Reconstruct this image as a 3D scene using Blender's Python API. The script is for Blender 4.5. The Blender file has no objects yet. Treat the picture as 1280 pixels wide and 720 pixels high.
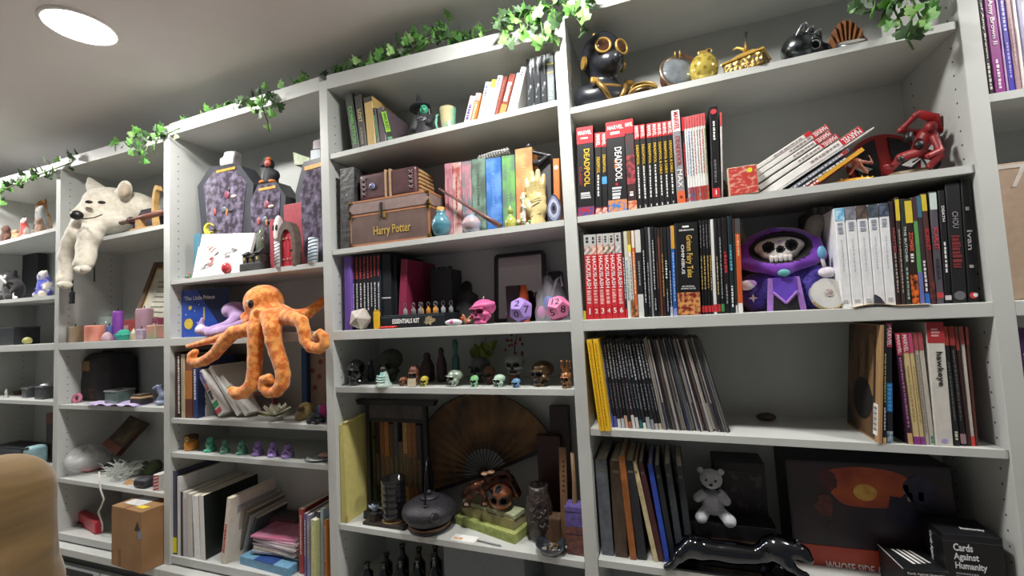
import bpy,bmesh,math,random
import numpy as np
from mathutils import Vector,Matrix,Euler
SC=bpy.context.scene
COL=SC.collection
R=math.radians
PI=math.pi
#camera
CAM=Vector((0.2337,-1.1900,1.5446))
YAW,PITCH,ROLL,FPX=-0.33790535,0.06205341,-0.05114779,538.18
_f=Vector((math.sin(YAW)*math.cos(PITCH),math.cos(YAW)*math.cos(PITCH),math.sin(PITCH)))
_r0=Vector((math.cos(YAW),-math.sin(YAW),0))
_u0=_r0 .cross(_f)
_r=math.cos(ROLL)*_r0+math.sin(ROLL)*_u0
_u=-math.sin(ROLL)*_r0+math.cos(ROLL)*_u0
cd=bpy.data.cameras.new('camera')
cam=bpy.data.objects.new('camera',cd)
COL.objects.link(cam)
cam.matrix_world=Matrix(((_r.x,_u.x,-_f.x,CAM.x),(_r.y,_u.y,-_f.y,CAM.y),(_r.z,_u.z,-_f.z,CAM.z),(0,0,0,1)))
cd.sensor_width=36.0
cd.lens=FPX/1280*36
cd.clip_start=0.02
SC.camera=cam
#world, exposure
w=bpy.data.worlds.new('room_light')
SC.world=w
w.use_nodes=True
bg=w.node_tree.nodes['Background']
bg.inputs['Color'].default_value=(0.93,0.96,1.0,1)
bg.inputs['Strength'].default_value=0.10
SC.view_settings.view_transform='Standard'
SC.view_settings.look='None'
SC.view_settings.exposure=0.22
SC.view_settings.gamma=1.0
LAMP=230.0
#pixel <-> place
def at(x,y,Y=None,Z=None,X=None):
 d=_f*FPX+_r*(x-640)+_u*(360-y)
 if Y is not None:t=(Y-CAM.y)/d.y
 elif Z is not None:t=(Z-CAM.z)/d.z
 else:t=(X-CAM.x)/d.x
 return CAM+d*t
def pj(p):
 q=Vector(p)-CAM
 d=q.dot(_f)
 return 640+FPX*q.dot(_r)/d,360-FPX*q.dot(_u)/d
DIV={-1:-4.05,0:-3.23,1:-2.4464,2:-1.6853,3:-0.8593,4:0.0,5:0.9,6:1.8}
DW=0.0354
DEP=0.25
ZR=1.5203
SHELF={}
def shelf_px(bay,n,a,b=None):
 xl,xr=DIV[bay]+DW/2,DIV[bay+1]-DW/2
 p=at(a[0],a[1],Y=0.004)
 q=at(b[0],b[1],Y=0.004)if b else p
 if b and abs(q.x-p.x)>0.1:
  m=(q.z-p.z)/(q.x-p.x)
 else:
  m=0.0
 SHELF[(bay,n)]=(xl,p.z+m*(xl-p.x),xr,p.z+m*(xr-p.x))
def zs(bay,n,X):
 xl,zl,xr,zr=SHELF[(bay,n)]
 return zl+(zr-zl)*(X-xl)/(xr-xl)
def xs(px,bay,n,Y,up=0.0):
 """X on a shelf, at depth Y, that the photograph shows in column px"""
 xl,zl,xr,zr=SHELF[(bay,n)]
 X=(xl+xr)/2
 for _ in range(8):
  Z=zs(bay,n,X)+up
  a=pj((X,Y,Z))[0]
  b=pj((X+.001,Y,Z))[0]
  X+=(px-a)/(b-a)*.001
 return X
def zt(py,X,Y):
 Z=CAM.z
 for _ in range(6):
  a=pj((X,Y,Z))[1]
  b=pj((X,Y,Z+.001))[1]
  Z+=(py-a)/(b-a)*.001
 return Z
def spot(pxl,pxr,pyt,bay,n,Y):
 """(x centre, z of the shelf, width, height) of a thing seen between two columns up to row pyt"""
 a,b=xs(pxl,bay,n,Y),xs(pxr,bay,n,Y)
 X=(a+b)/2
 z=zs(bay,n,X)
 return X,z,b-a,zt(pyt,X,Y)-z
def rspot(pxl,pxr,pyt,bay,n,Y):
 """spot() for round things: the width across the line of sight"""
 X,z,wd,h=spot(pxl,pxr,pyt,bay,n,Y)
 dx,dy=X-CAM.x,Y-CAM.y
 d=math.hypot(dx,dy)
 a,b=pj((X+dy/d*.01,Y-dx/d*.01,z)),pj((X-dy/d*.01,Y+dx/d*.01,z))
 wd=abs(pxr-pxl)*.02/abs(a[0]-b[0])
 X,z,_,h=spot(pxl,pxr,pyt,bay,n,min(Y+wd*.45,.2))
 return X,z,wd,h
#materials
def lin(c):
 if isinstance(c,str):
  c=tuple(int(c[i:i+2],16)for i in(0,2,4))
 return tuple(((v/255)/12.92 if v/255<=0.04045 else((v/255+0.055)/1.055)**2.4)for v in c)
MATS={}
def mat(c,rough=0.55,metal=0.0,var=0.10,scale=60.0,bump=0.0,c2=None,tex='noise',alpha=1.0,trans=0.0,emit=0.0,coat=0.0,sss=0.0,stretch=None,lo=0.35,hi=0.65,sheen=0.0):
 key=(c,rough,metal,var,scale,bump,c2,tex,alpha,trans,emit,coat,sss,stretch,lo,hi,sheen)
 if key in MATS:
  return MATS[key]
 m=bpy.data.materials.new('mat_%s'%(c if isinstance(c,str)else '%02x%02x%02x'%tuple(c)))
 MATS[key]=m
 m.use_nodes=True
 nt=m.node_tree
 N,L=nt.nodes,nt.links
 p=N['Principled BSDF']
 base=lin(c)
 p.inputs['Roughness'].default_value=rough
 p.inputs['Metallic'].default_value=metal
 p.inputs['Base Color'].default_value=(*base,1)
 p.inputs['Alpha'].default_value=alpha
 p.inputs['Transmission Weight'].default_value=trans
 if coat:p.inputs['Coat Weight'].default_value=coat
 if sss:
  p.inputs['Subsurface Weight'].default_value=sss
  p.inputs['Subsurface Radius'].default_value=(.01,.006,.004)
 if sheen:p.inputs['Sheen Weight'].default_value=sheen
 if emit:
  p.inputs['Emission Color'].default_value=(*base,1)
  p.inputs['Emission Strength'].default_value=emit
 if var>0 or c2 or bump:
  tc=N.new('ShaderNodeTexCoord')
  src=tc.outputs['Object']
  if stretch:
   mp=N.new('ShaderNodeMapping')
   mp.inputs['Scale'].default_value=stretch
   L.new(src,mp.inputs['Vector'])
   src=mp.outputs['Vector']
  if tex=='voronoi':
   t=N.new('ShaderNodeTexVoronoi')
   t.inputs['Scale'].default_value=scale
   out=t.outputs['Distance']
  elif tex=='wave':
   t=N.new('ShaderNodeTexWave')
   t.inputs['Scale'].default_value=scale
   t.inputs['Distortion'].default_value=3.0
   out=t.outputs['Fac']
  else:
   t=N.new('ShaderNodeTexNoise')
   t.inputs['Scale'].default_value=scale
   t.inputs['Detail'].default_value=3.0
   out=t.outputs['Fac']
  L.new(src,t.inputs['Vector'])
  cr=N.new('ShaderNodeValToRGB')
  cr.color_ramp.elements[0].position=lo
  cr.color_ramp.elements[1].position=hi
  b2=lin(c2)if c2 else tuple(min(1,v*(1+var))for v in base)
  b1=base if c2 else tuple(v*(1-var)for v in base)
  cr.color_ramp.elements[0].color=(*b1,1)
  cr.color_ramp.elements[1].color=(*b2,1)
  L.new(out,cr.inputs['Fac'])
  L.new(cr.outputs['Color'],p.inputs['Base Color'])
  if bump:
   bp=N.new('ShaderNodeBump')
   bp.inputs['Strength'].default_value=bump
   bp.inputs['Distance'].default_value=0.004
   L.new(out,bp.inputs['Height'])
   L.new(bp.outputs['Normal'],p.inputs['Normal'])
 return m
PAINT=mat('c3c6c4',.45,var=.03,scale=8)
BLACK=mat('141416',.45)
DARK=mat('25262b',.5)
WHITE=mat('efefee',.5,var=.03)
PAGES=mat('d9d2c0',.8,var=.12,scale=300,stretch=(1,.05,.05))
GOLD=mat('d4ad55',.35,.45)
BRASS=mat('b08d48',.38,.45)
COPPER=mat('9a5a3c',.35,.8)
CHROME=mat('b9bdc4',.15,1.0)
STEEL=mat('8d9096',.35,.9)
RED=mat('c4262f',.45)
#things, parts
def thing(name,label,cat,loc=(0,0,0),rz=0.0,group=None,rot=None):
 o=bpy.data.objects.new(name,None)
 COL.objects.link(o)
 o.empty_display_size=.03
 o.location=loc
 o.rotation_euler=rot if rot else(0,0,rz)
 return tag(o,label,cat,group)
def tag(o,label,cat=None,group=None,kind=None):
 if label:o['label']=label
 if cat:o['category']=cat
 if group:o['group']=group
 if kind:o['kind']=kind
 return o
def dup(root,loc=None,rz=None,label=None,group=None,scale=None):
 r=root.copy();COL.objects.link(r)
 if loc is not None:r.location=loc
 if rz is not None:r.rotation_euler=(0,0,rz)
 if scale is not None:r.scale=(scale,)*3 if not isinstance(scale,tuple)else scale
 if label:r['label']=label
 if group:r['group']=group
 for ch in list(root.children):
  c=ch.copy();COL.objects.link(c);c.parent=r
  for g in list(ch.children):
   d=g.copy();COL.objects.link(d);d.parent=c
 return r
class MB:
 """collects simple shapes and links them as ONE mesh object"""
 def __init__(s):s.v,s.f,s.m=[],[],[]
 def add(s,vs,fs,m=0):
  o=len(s.v)
  s.v+=[tuple(v)for v in vs]
  s.f+=[tuple(i+o for i in f)for f in fs]
  s.m+=[m]*len(fs)
  return s
 def hexa(s,p,m=0):
  return s.add(p,[(0,3,2,1),(4,5,6,7),(0,1,5,4),(1,2,6,5),(2,3,7,6),(3,0,4,7)],m)
 def box(s,x0,x1,y0,y1,z0,z1,m=0):
  return s.hexa([(x0,y0,z0),(x1,y0,z0),(x1,y1,z0),(x0,y1,z0),(x0,y0,z1),(x1,y0,z1),(x1,y1,z1),(x0,y1,z1)],m)
 def bbox(s,x0,x1,y0,y1,z0,z1,b=.002,m=0):
  """box with chamfered edges"""
  b=min(b,(x1-x0)*.45,(y1-y0)*.45,(z1-z0)*.45)
  bm=bmesh.new()
  bmesh.ops.create_cube(bm,size=1)
  for v in bm.verts:
   v.co=Vector(((x0+x1)/2+v.co.x*(x1-x0),(y0+y1)/2+v.co.y*(y1-y0),(z0+z1)/2+v.co.z*(z1-z0)))
  bmesh.ops.bevel(bm,geom=list(bm.edges),offset=b,segments=2,profile=.5,affect='EDGES')
  bm.verts.index_update()
  s.add([v.co.copy()for v in bm.verts],[[v.index for v in f.verts]for f in bm.faces],m)
  bm.free()
  return s
 def prism(s,poly,y0,y1,m=0):
  """polygon in (x, z) pushed from y0 to y1"""
  n=len(poly)
  area=sum(poly[i][0]*poly[(i+1)%n][1]-poly[(i+1)%n][0]*poly[i][1]for i in range(n))
  if area<0:poly=poly[::-1]
  vs=[(x,y0,z)for x,z in poly]+[(x,y1,z)for x,z in poly]
  fs=[tuple(range(n)),tuple(range(2*n-1,n-1,-1))]+[(i+n,(i+1)%n+n,(i+1)%n,i)for i in range(n)]
  return s.add(vs,fs,m)
 def lathe(s,prof,n=20,c=(0,0,0),m=0,ax='z',sx=1.0,sy=1.0,cap=True):
  vs,fs=[],[]
  k=len(prof)
  for i in range(n):
   a=2*PI*i/n
   for r,z in prof:
    p=(r*math.cos(a)*sx,r*math.sin(a)*sy,z)
    if ax=='y':p=(p[0],z,-p[1])
    elif ax=='x':p=(z,p[0],p[1])
    vs.append((p[0]+c[0],p[1]+c[1],p[2]+c[2]))
  for i in range(n):
   j=(i+1)%n
   for q in range(k-1):
    fs.append((i*k+q,j*k+q,j*k+q+1,i*k+q+1))
  if cap and prof[0][0]>1e-6:fs.append(tuple(i*k for i in range(n))[::-1])
  if cap and prof[-1][0]>1e-6:fs.append(tuple(i*k+k-1 for i in range(n)))
  return s.add(vs,fs,m)
 def cyl(s,r,z0,z1,n=16,c=(0,0,0),m=0,ax='z'):
  return s.lathe([(r,z0),(r,z1)],n,c,m,ax)
 def ball(s,c,r,n=12,k=8,m=0):
  if not isinstance(r,(tuple,list)):r=(r,r,r)
  prof=[(max(1e-7,math.sin(PI*i/k)),-math.cos(PI*i/k))for i in range(k+1)]
  o=len(s.v)
  s.lathe([(a,b)for a,b in prof],n,(0,0,0),m)
  for i in range(o,len(s.v)):
   x,y,z=s.v[i]
   s.v[i]=(c[0]+x*r[0],c[1]+y*r[1],c[2]+z*r[2])
  return s
 def tube(s,pts,r,n=8,m=0,flat=1.0):
  pts=[Vector(p)for p in pts]
  k=len(pts)
  rs=list(r)if isinstance(r,(list,tuple))else[r]*k
  vs,fs=[],[]
  up=None
  for i,p in enumerate(pts):
   t=(pts[min(i+1,k-1)]-pts[max(i-1,0)]).normalized()
   if up is None:
    up=Vector((0,0,1))if abs(t.z)<.9 else Vector((1,0,0))
   a=t.cross(up)
   if a.length<1e-5:a=t.cross(Vector((.3,.8,.1)))
   a.normalize();b=a.cross(t).normalized();up=b
   for j in range(n):
    q=2*PI*j/n
    vs.append(p+a*math.cos(q)*rs[i]+b*math.sin(q)*rs[i]*flat)
  for i in range(k-1):
   for j in range(n):
    jj=(j+1)%n
    fs.append((i*n+j,i*n+jj,(i+1)*n+jj,(i+1)*n+j))
  fs.append(tuple(range(n))[::-1]);fs.append(tuple(range((k-1)*n,k*n)))
  return s.add(vs,fs,m)
 def grid(s,P,m=0,close=False):
  """rows of points -> sheet"""
  a,b=len(P),len(P[0])
  vs=[p for row in P for p in row]
  fs=[(i*b+j,i*b+j+1,(i+1)*b+j+1,(i+1)*b+j)for i in range(a-1)for j in range(b-1)]
  return s.add(vs,fs,m)
 def xf(s,M,start=0):
  for i in range(start,len(s.v)):s.v[i]=tuple(M@Vector(s.v[i]))
  return s
 def build(s,name,mats,parent=None,smooth=False,loc=None,rot=None,label=None):
  me=bpy.data.meshes.new(name)
  me.from_pydata(s.v,[],s.f)
  if not isinstance(mats,(list,tuple)):mats=[mats]
  for q in mats:me.materials.append(q)
  if len(mats)>1:me.polygons.foreach_set('material_index',s.m)
  if smooth:me.polygons.foreach_set('use_smooth',[True]*len(me.polygons))
  me.update()
  o=bpy.data.objects.new(name,me)
  COL.objects.link(o)
  if parent:o.parent=parent
  if loc is not None:o.location=loc
  if rot is not None:o.rotation_euler=rot
  if label:o['label']=label
  return o
def solid(o,t):
 """gives a sheet thickness"""
 md=o.modifiers.new('solid','SOLIDIFY')
 md.thickness=t
 md.offset=0
 return o
#smooth bodies (distance fields -> one continuous surface)
def E(c,r,k=.01,m=0,op='+',rot=None):
 if not isinstance(r,(tuple,list)):r=(r,r,r)
 return('e',c,r,k,m,op,rot)
def C(a,b,ra,rb=None,k=.01,m=0,op='+'):
 return('c',a,(b,ra,ra if rb is None else rb),k,m,op,None)
def BX(c,h,rd=.003,k=.005,m=0,op='+',rot=None):
 return('b',c,(h,rd),k,m,op,rot)
def chain(pts,rs,k=.006,m=0):
 return[C(pts[i],pts[i+1],rs[i],rs[i+1],k,m)for i in range(len(pts)-1)]
def sdf_data(prims,cell):
 B=[]
 for t,c,r,k,m,op,rot in prims:
  c=np.array(c,float)
  if t=='e':e=np.full(3,max(r))if rot else np.array(r,float);lo,hi=c-e,c+e
  elif t=='b':
   e=np.array(r[0],float)+r[1]
   if rot:e=np.full(3,np.linalg.norm(e))
   lo,hi=c-e,c+e
  else:
   b=np.array(r[0],float)
   lo,hi=np.minimum(c-r[1],b-r[2]),np.maximum(c+r[1],b+r[2])
  B.append((lo,hi))
 lo=np.min([b[0]for b,p in zip(B,prims)if p[5]=='+'],0)-3*cell
 hi=np.max([b[1]for b,p in zip(B,prims)if p[5]=='+'],0)+3*cell
 n=np.ceil((hi-lo)/cell).astype(int)+1
 ax=[lo[i]+np.arange(n[i])*cell for i in range(3)]
 G=np.full(n,10*cell,np.float32)
 best=np.full(n,9.0,np.float32)
 mid=np.zeros(n,np.int16)
 for(blo,bhi),(t,c,r,k,m,op,rot)in zip(B,prims):
  mg=k+3*cell
  i0=np.clip(np.floor((blo-mg-lo)/cell).astype(int),0,n)
  i1=np.clip(np.ceil((bhi+mg-lo)/cell).astype(int)+1,0,n)
  if np.any(i1<=i0):continue
  sl=tuple(slice(a,b)for a,b in zip(i0,i1))
  x=(ax[0][sl[0]]-c[0])[:,None,None];y=(ax[1][sl[1]]-c[1])[None,:,None];z=(ax[2][sl[2]]-c[2])[None,None,:]
  if rot:
   Q=Euler(rot).to_matrix().transposed()
   x,y,z=(Q[i][0]*x+Q[i][1]*y+Q[i][2]*z for i in range(3))
  if t=='e':
   k0=np.sqrt((x/r[0])**2+(y/r[1])**2+(z/r[2])**2)
   k1=np.sqrt((x/r[0]**2)**2+(y/r[1]**2)**2+(z/r[2]**2)**2)+1e-9
   d=k0*(k0-1)/k1
   d=np.where(k0<.05,-min(r),d)
  elif t=='b':
   h,rd=r
   qx,qy,qz=np.abs(x)-h[0],np.abs(y)-h[1],np.abs(z)-h[2]
   d=np.sqrt(np.maximum(qx,0)**2+np.maximum(qy,0)**2+np.maximum(qz,0)**2)+np.minimum(np.maximum(qx,np.maximum(qy,qz)),0)-rd
  else:
   b,ra,rb=r
   bx,by,bz=(b[i]-c[i]for i in range(3))
   L2=bx*bx+by*by+bz*bz+1e-12
   hh=np.clip((x*bx+y*by+z*bz)/L2,0,1)
   d=np.sqrt((x-bx*hh)**2+(y-by*hh)**2+(z-bz*hh)**2)-(ra+(rb-ra)*hh)
  g=G[sl]
  kk=max(k,1e-5)
  if op=='+':
   h=np.maximum(kk-np.abs(g-d),0)/kk
   G[sl]=np.minimum(g,d)-h*h*kk*.25
   bb=best[sl];mm=mid[sl]
   q=d<bb
   best[sl]=np.where(q,d,bb);mid[sl]=np.where(q,m,mm)
  else:
   d=-d
   h=np.maximum(kk-np.abs(g-d),0)/kk
   G[sl]=np.maximum(g,d)+h*h*kk*.25
   if m is not None:
    mm=mid[sl]
    mid[sl]=np.where(d>-1.6*cell,m,mm)
    best[sl]=np.where(d>-1.6*cell,-9,best[sl])
 G[0]=G[-1]=1;G[:,0]=G[:,-1]=1;G[:,:,0]=G[:,:,-1]=1
 S=G<0
 cnt=np.zeros(n-1,np.int8)
 for i in(0,1):
  for j in(0,1):
   for q in(0,1):
    cnt+=S[i:n[0]-1+i,j:n[1]-1+j,q:n[2]-1+q]
 act=(cnt>0)&(cnt<8)
 I=np.argwhere(act)
 idx=np.full(n-1,-1,np.int32)
 idx[act]=np.arange(len(I))
 P=np.zeros((len(I),3));W=np.zeros(len(I))
 cor=[(i,j,q)for i in(0,1)for j in(0,1)for q in(0,1)]
 val={o:G[I[:,0]+o[0],I[:,1]+o[1],I[:,2]+o[2]]for o in cor}
 for a in cor:
  for x in range(3):
   if a[x]==0:
    b=list(a);b[x]=1;b=tuple(b)
    va,vb=val[a],val[b]
    q=(va<0)!=(vb<0)
    t=np.where(q,va/np.where(q,va-vb,1),0)
    pt=np.array(a,float)[None,:].repeat(len(I),0)
    pt[:,x]+=t
    P[q]+=pt[q];W[q]+=1
 P=lo+(I+P/W[:,None])*cell
 F=[]
 for x in range(3):
  y,z=(x+1)%3,(x+2)%3
  s0=[slice(1,-1)]*3;s1=[slice(1,-1)]*3
  s0[x]=slice(0,n[x]-1);s1[x]=slice(1,n[x])
  A,Bq=S[tuple(s0)],S[tuple(s1)]
  for sgn in(True,False):
   E_=np.argwhere(A&~Bq if sgn else~A&Bq)
   if not len(E_):continue
   off=np.ones(3,int);off[x]=0
   E_=E_+off
   def cellid(dy,dz):
    Q=E_.copy();Q[:,y]-=dy;Q[:,z]-=dz
    return idx[Q[:,0],Q[:,1],Q[:,2]]
   q=np.stack([cellid(1,1),cellid(0,1),cellid(0,0),cellid(1,0)],1)
   F.append(q if sgn else q[:,::-1])
 F=np.concatenate(F)
 vm=mid[I[:,0],I[:,1],I[:,2]]
 return P,F,vm[F[:,0]]
def body(name,prims,cell,mats,parent=None,loc=None,rot=None,label=None,M=None):
 P,F,mi=sdf_data(prims,cell)
 me=bpy.data.meshes.new(name)
 if M is not None:
  M=np.array(M);P=P@M[:3,:3].T+M[:3,3]
 me.from_pydata(P.tolist(),[],F.tolist())
 if not isinstance(mats,(list,tuple)):mats=[mats]
 for q in mats:me.materials.append(q)
 if len(mats)>1:me.polygons.foreach_set('material_index',mi.astype(np.int32))
 me.polygons.foreach_set('use_smooth',[True]*len(me.polygons))
 me.update()
 o=bpy.data.objects.new(name,me)
 COL.objects.link(o)
 if parent:o.parent=parent
 if loc is not None:o.location=loc
 if rot is not None:o.rotation_euler=rot
 if label:o['label']=label
 return o
#lettering
TXT=[]
def text(s,parent,loc,wd,ht,m,rot=(PI/2,0,0),name='lettering',keep=False,bold=0.0):
 cu=bpy.data.curves.new(name,'FONT')
 cu.body=s
 cu.align_x,cu.align_y='CENTER','CENTER'
 cu.size=1.0
 cu.resolution_u=2
 cu.offset=bold
 cu.materials.append(m)
 o=bpy.data.objects.new(name,cu)
 COL.objects.link(o)
 o.parent=parent
 o.location=loc
 o.rotation_euler=rot
 TXT.append((o,wd,ht,keep))
 return o
def fit_text():
 bpy.context.view_layer.update()
 for o,wd,ht,keep in TXT:
  dx,dy=max(o.dimensions.x,1e-4),max(o.dimensions.y,1e-4)
  sx,sy=wd/dx,ht/dy
  if keep:sx=sy=min(sx,sy)
  o.data.extrude=.0003
  o.scale=(sx,sy,1)
 bpy.context.view_layer.update()
 dg=bpy.context.evaluated_depsgraph_get()
 for o,wd,ht,keep in TXT:
  me=bpy.data.meshes.new_from_object(o.evaluated_get(dg))
  q=bpy.data.objects.new('tmp',me)
  q.parent,q.location,q.rotation_euler,q.scale=o.parent,o.location,o.rotation_euler,o.scale
  nm=o.name
  bpy.data.objects.remove(o)
  q.name=nm
  COL.objects.link(q)
DOWN=(PI/2,PI/2,0)
def ordinal(i):
 return['first','second','third','fourth','fifth','sixth','seventh','eighth','ninth','tenth','eleventh','twelfth','thirteenth','fourteenth','fifteenth','sixteenth','seventeenth','eighteenth','nineteenth','twentieth'][i]if i<20 else '%dth'%(i+1)
#the room
def shell(name,x0,x1,y0,y1,z0,z1,m):
 o=MB().box(x0,x1,y0,y1,z0,z1).build(name,m)
 o['kind']='structure'
 return o
CEIL=2.55
shell('floor',-5.2,3.4,-4.2,.40,-.05,0,mat('cdc6ba',.6,c2='b9b0a2',scale=3,stretch=(1,12,1)))
shell('ceiling',-5.2,3.4,-4.2,.40,CEIL,CEIL+.05,mat('e4e0e0',.9,var=.02,scale=5))
shell('wall_back',-5.2,3.4,.30,.40,0,CEIL,mat('9a9899',.85,var=.03,scale=5))
def downlight(X,Y,label):
 t=thing('ceiling_light',label,'light',(X,Y,CEIL),0,'recessed ceiling lights')
 MB().lathe([(.084,0.001),(.098,.001),(.098,-.004),(.092,-.008),(.084,-.006),(.084,.001)],40,cap=False).build('trim_ring',WHITE,t,True)
 MB().cyl(.085,-.005,-.001,40).build('diffuser',mat('fffcf6',.5,emit=LAMP,var=0),t)
 return t
downlight(-1.49,-.377,'round recessed ceiling light glowing white at the upper left')
for X,Y,l in((-.02,-.377,'above the right bays'),(1.45,-.377,'above the far right bay'),(-2.96,-.377,'above the far left bay'),(-4.4,-.377,'at the far left end')):
 downlight(X,Y,'round recessed ceiling light out of the picture, '+l)
#the bookcase
BK=thing('bookcase','pale grey built-in bookcase that fills the whole wall','bookcase',(0,0,0))
TOPZ=2.3655
for k in range(-1,7):
 MB().bbox(DIV[k]-DW/2,DIV[k]+DW/2,0,DEP+.03,.55,TOPZ+.045,.0015).build('divider',PAINT,BK)
for k in range(-1,6):
 xl,xr=DIV[k]+DW/2,DIV[k+1]-DW/2
 MB().box(xl,xr,DEP,DEP+.03,.55,TOPZ+.04).build('back_panel',PAINT,BK)
 MB().bbox(xl-.001,xr+.001,.0005,DEP,1.4887,ZR,.0015).build('middle_rail',PAINT,BK)
 SHELF[(k,'r')]=(xl,ZR,xr,ZR)
tops={3:((409.7,111),(694.4,44.4)),2:((219.7,167),(398.4,113)),1:((164,187),(204,171)),0:((20,232),(68,217)),4:((751,2),(768,-3))}
for k in range(-1,6):
 xl,xr=DIV[k]+DW/2,DIV[k+1]-DW/2
 if k in(2,3):
  p,q=at(*tops[k][0],Y=0),at(*tops[k][1],Y=0)
  m=(q.z-p.z)/(q.x-p.x)
  zl,zr=p.z+m*(xl-p.x),p.z+m*(xr-p.x)
 else:
  zl=zr={1:2.345,0:2.335,-1:2.33,4:2.39,5:2.39}[k]
 MB().hexa([(xl,0,zl),(xr,0,zr),(xr,DEP,zr),(xl,DEP,zl),(xl,0,zl+.05),(xr,0,zr+.05),(xr,DEP,zr+.05),(xl,DEP,zl+.05)]).build('top_panel',PAINT,BK)
 SHELF[(k,'top')]=(xl,zl+.05,xr,zr+.05)
shelf_px(0,1,(0,302),(66,285));shelf_px(0,2,(0,375),(63,369.3));shelf_px(0,3,(0,499.5),(62,502));shelf_px(0,4,(62,588))
shelf_px(1,1,(120,297.5),(205.7,280));shelf_px(1,3,(74,506),(204,509.8));shelf_px(1,4,(75,598),(203,616.7))
shelf_px(2,1,(216.7,350),(402.3,327.3));shelf_px(2,3,(216.7,523.3),(407,532));shelf_px(2,4,(216.7,565.8),(407,581))
shelf_px(3,1,(417,191.7),(695,125));shelf_px(3,2,(415.6,312.5),(704,274.6));shelf_px(3,3,(420.5,484),(717,486.7));shelf_px(3,4,(425,655),(731.7,703))
shelf_px(4,1,(712.5,135),(1190,27));shelf_px(4,2,(720.4,271),(1220,205));shelf_px(4,3,(738.4,536),(1258.4,562.8));shelf_px(4,4,(750,700),None)
shelf_px(5,1,(1237,117.5),None)
for b in(-1,):
 for n in(1,2,3,4):SHELF[(b,n)]=(DIV[b],zs(0,n,-3.2),DIV[b+1],zs(0,n,-3.2))
for(b,n),(xl,zl,xr,zr)in list(SHELF.items()):
 if isinstance(n,str)or b<0:continue
 e=.0015
 t=.0175
 o=MB()
 o.hexa([(xl+e,.004,zl-t),(xr-e,.004,zr-t),(xr-e,DEP,zr-t),(xl+e,DEP,zl-t),(xl+e,.004,zl),(xr-e,.004,zr),(xr-e,DEP,zr),(xl+e,DEP,zl)])
 o.build('shelf',PAINT,BK)
BASE=.667
for k in range(-1,6):
 xl,xr=DIV[k]+DW/2,DIV[k+1]-DW/2
 MB().bbox(xl,xr,.004,DEP,BASE-.03,BASE,.0015).build('base_shelf',PAINT,BK)
 SHELF[(k,'b')]=(xl,BASE,xr,BASE)
for k in range(-1,6):
 xl,xr=DIV[k],DIV[k+1]
 MB().bbox(xl+.001,xr-.001,-.03,DEP,.60,.63,.002).build('lower_rail',PAINT,BK)
 MB().box(xl,xr,0,DEP+.03,.05,.60).build('lower_carcass',mat('55585a',.6),BK)
 w2=(xr-xl)/2
 for j in(0,1):
  a,b=xl+j*w2+.004,xl+(j+1)*w2-.004
  d=MB().bbox(a,b,-.022,-.002,.06,.555,.002).build('cabinet_door',mat('b4bcc0',.5,var=.04),BK)
  MB().bbox(a+.04,b-.04,-.0235,-.020,.515,.545,.001).build('finger_slot',mat('202226',.7),d)
holes=MB()
for k in range(0,6):
 for side in(-1,1):
  X=DIV[k]+side*DW/2
  for Y in(.035,.20):
   for z in np.arange(.75,2.3,.032):
    if abs(z-1.5)<.035:continue
    holes.lathe([(.0025,-.0004),(.0025,.0004)],6,(X,Y,float(z)),0,'x')
o=holes.build('pin_holes',mat('3c3d3f',.9),BK)
o['kind']='stuff'
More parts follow.
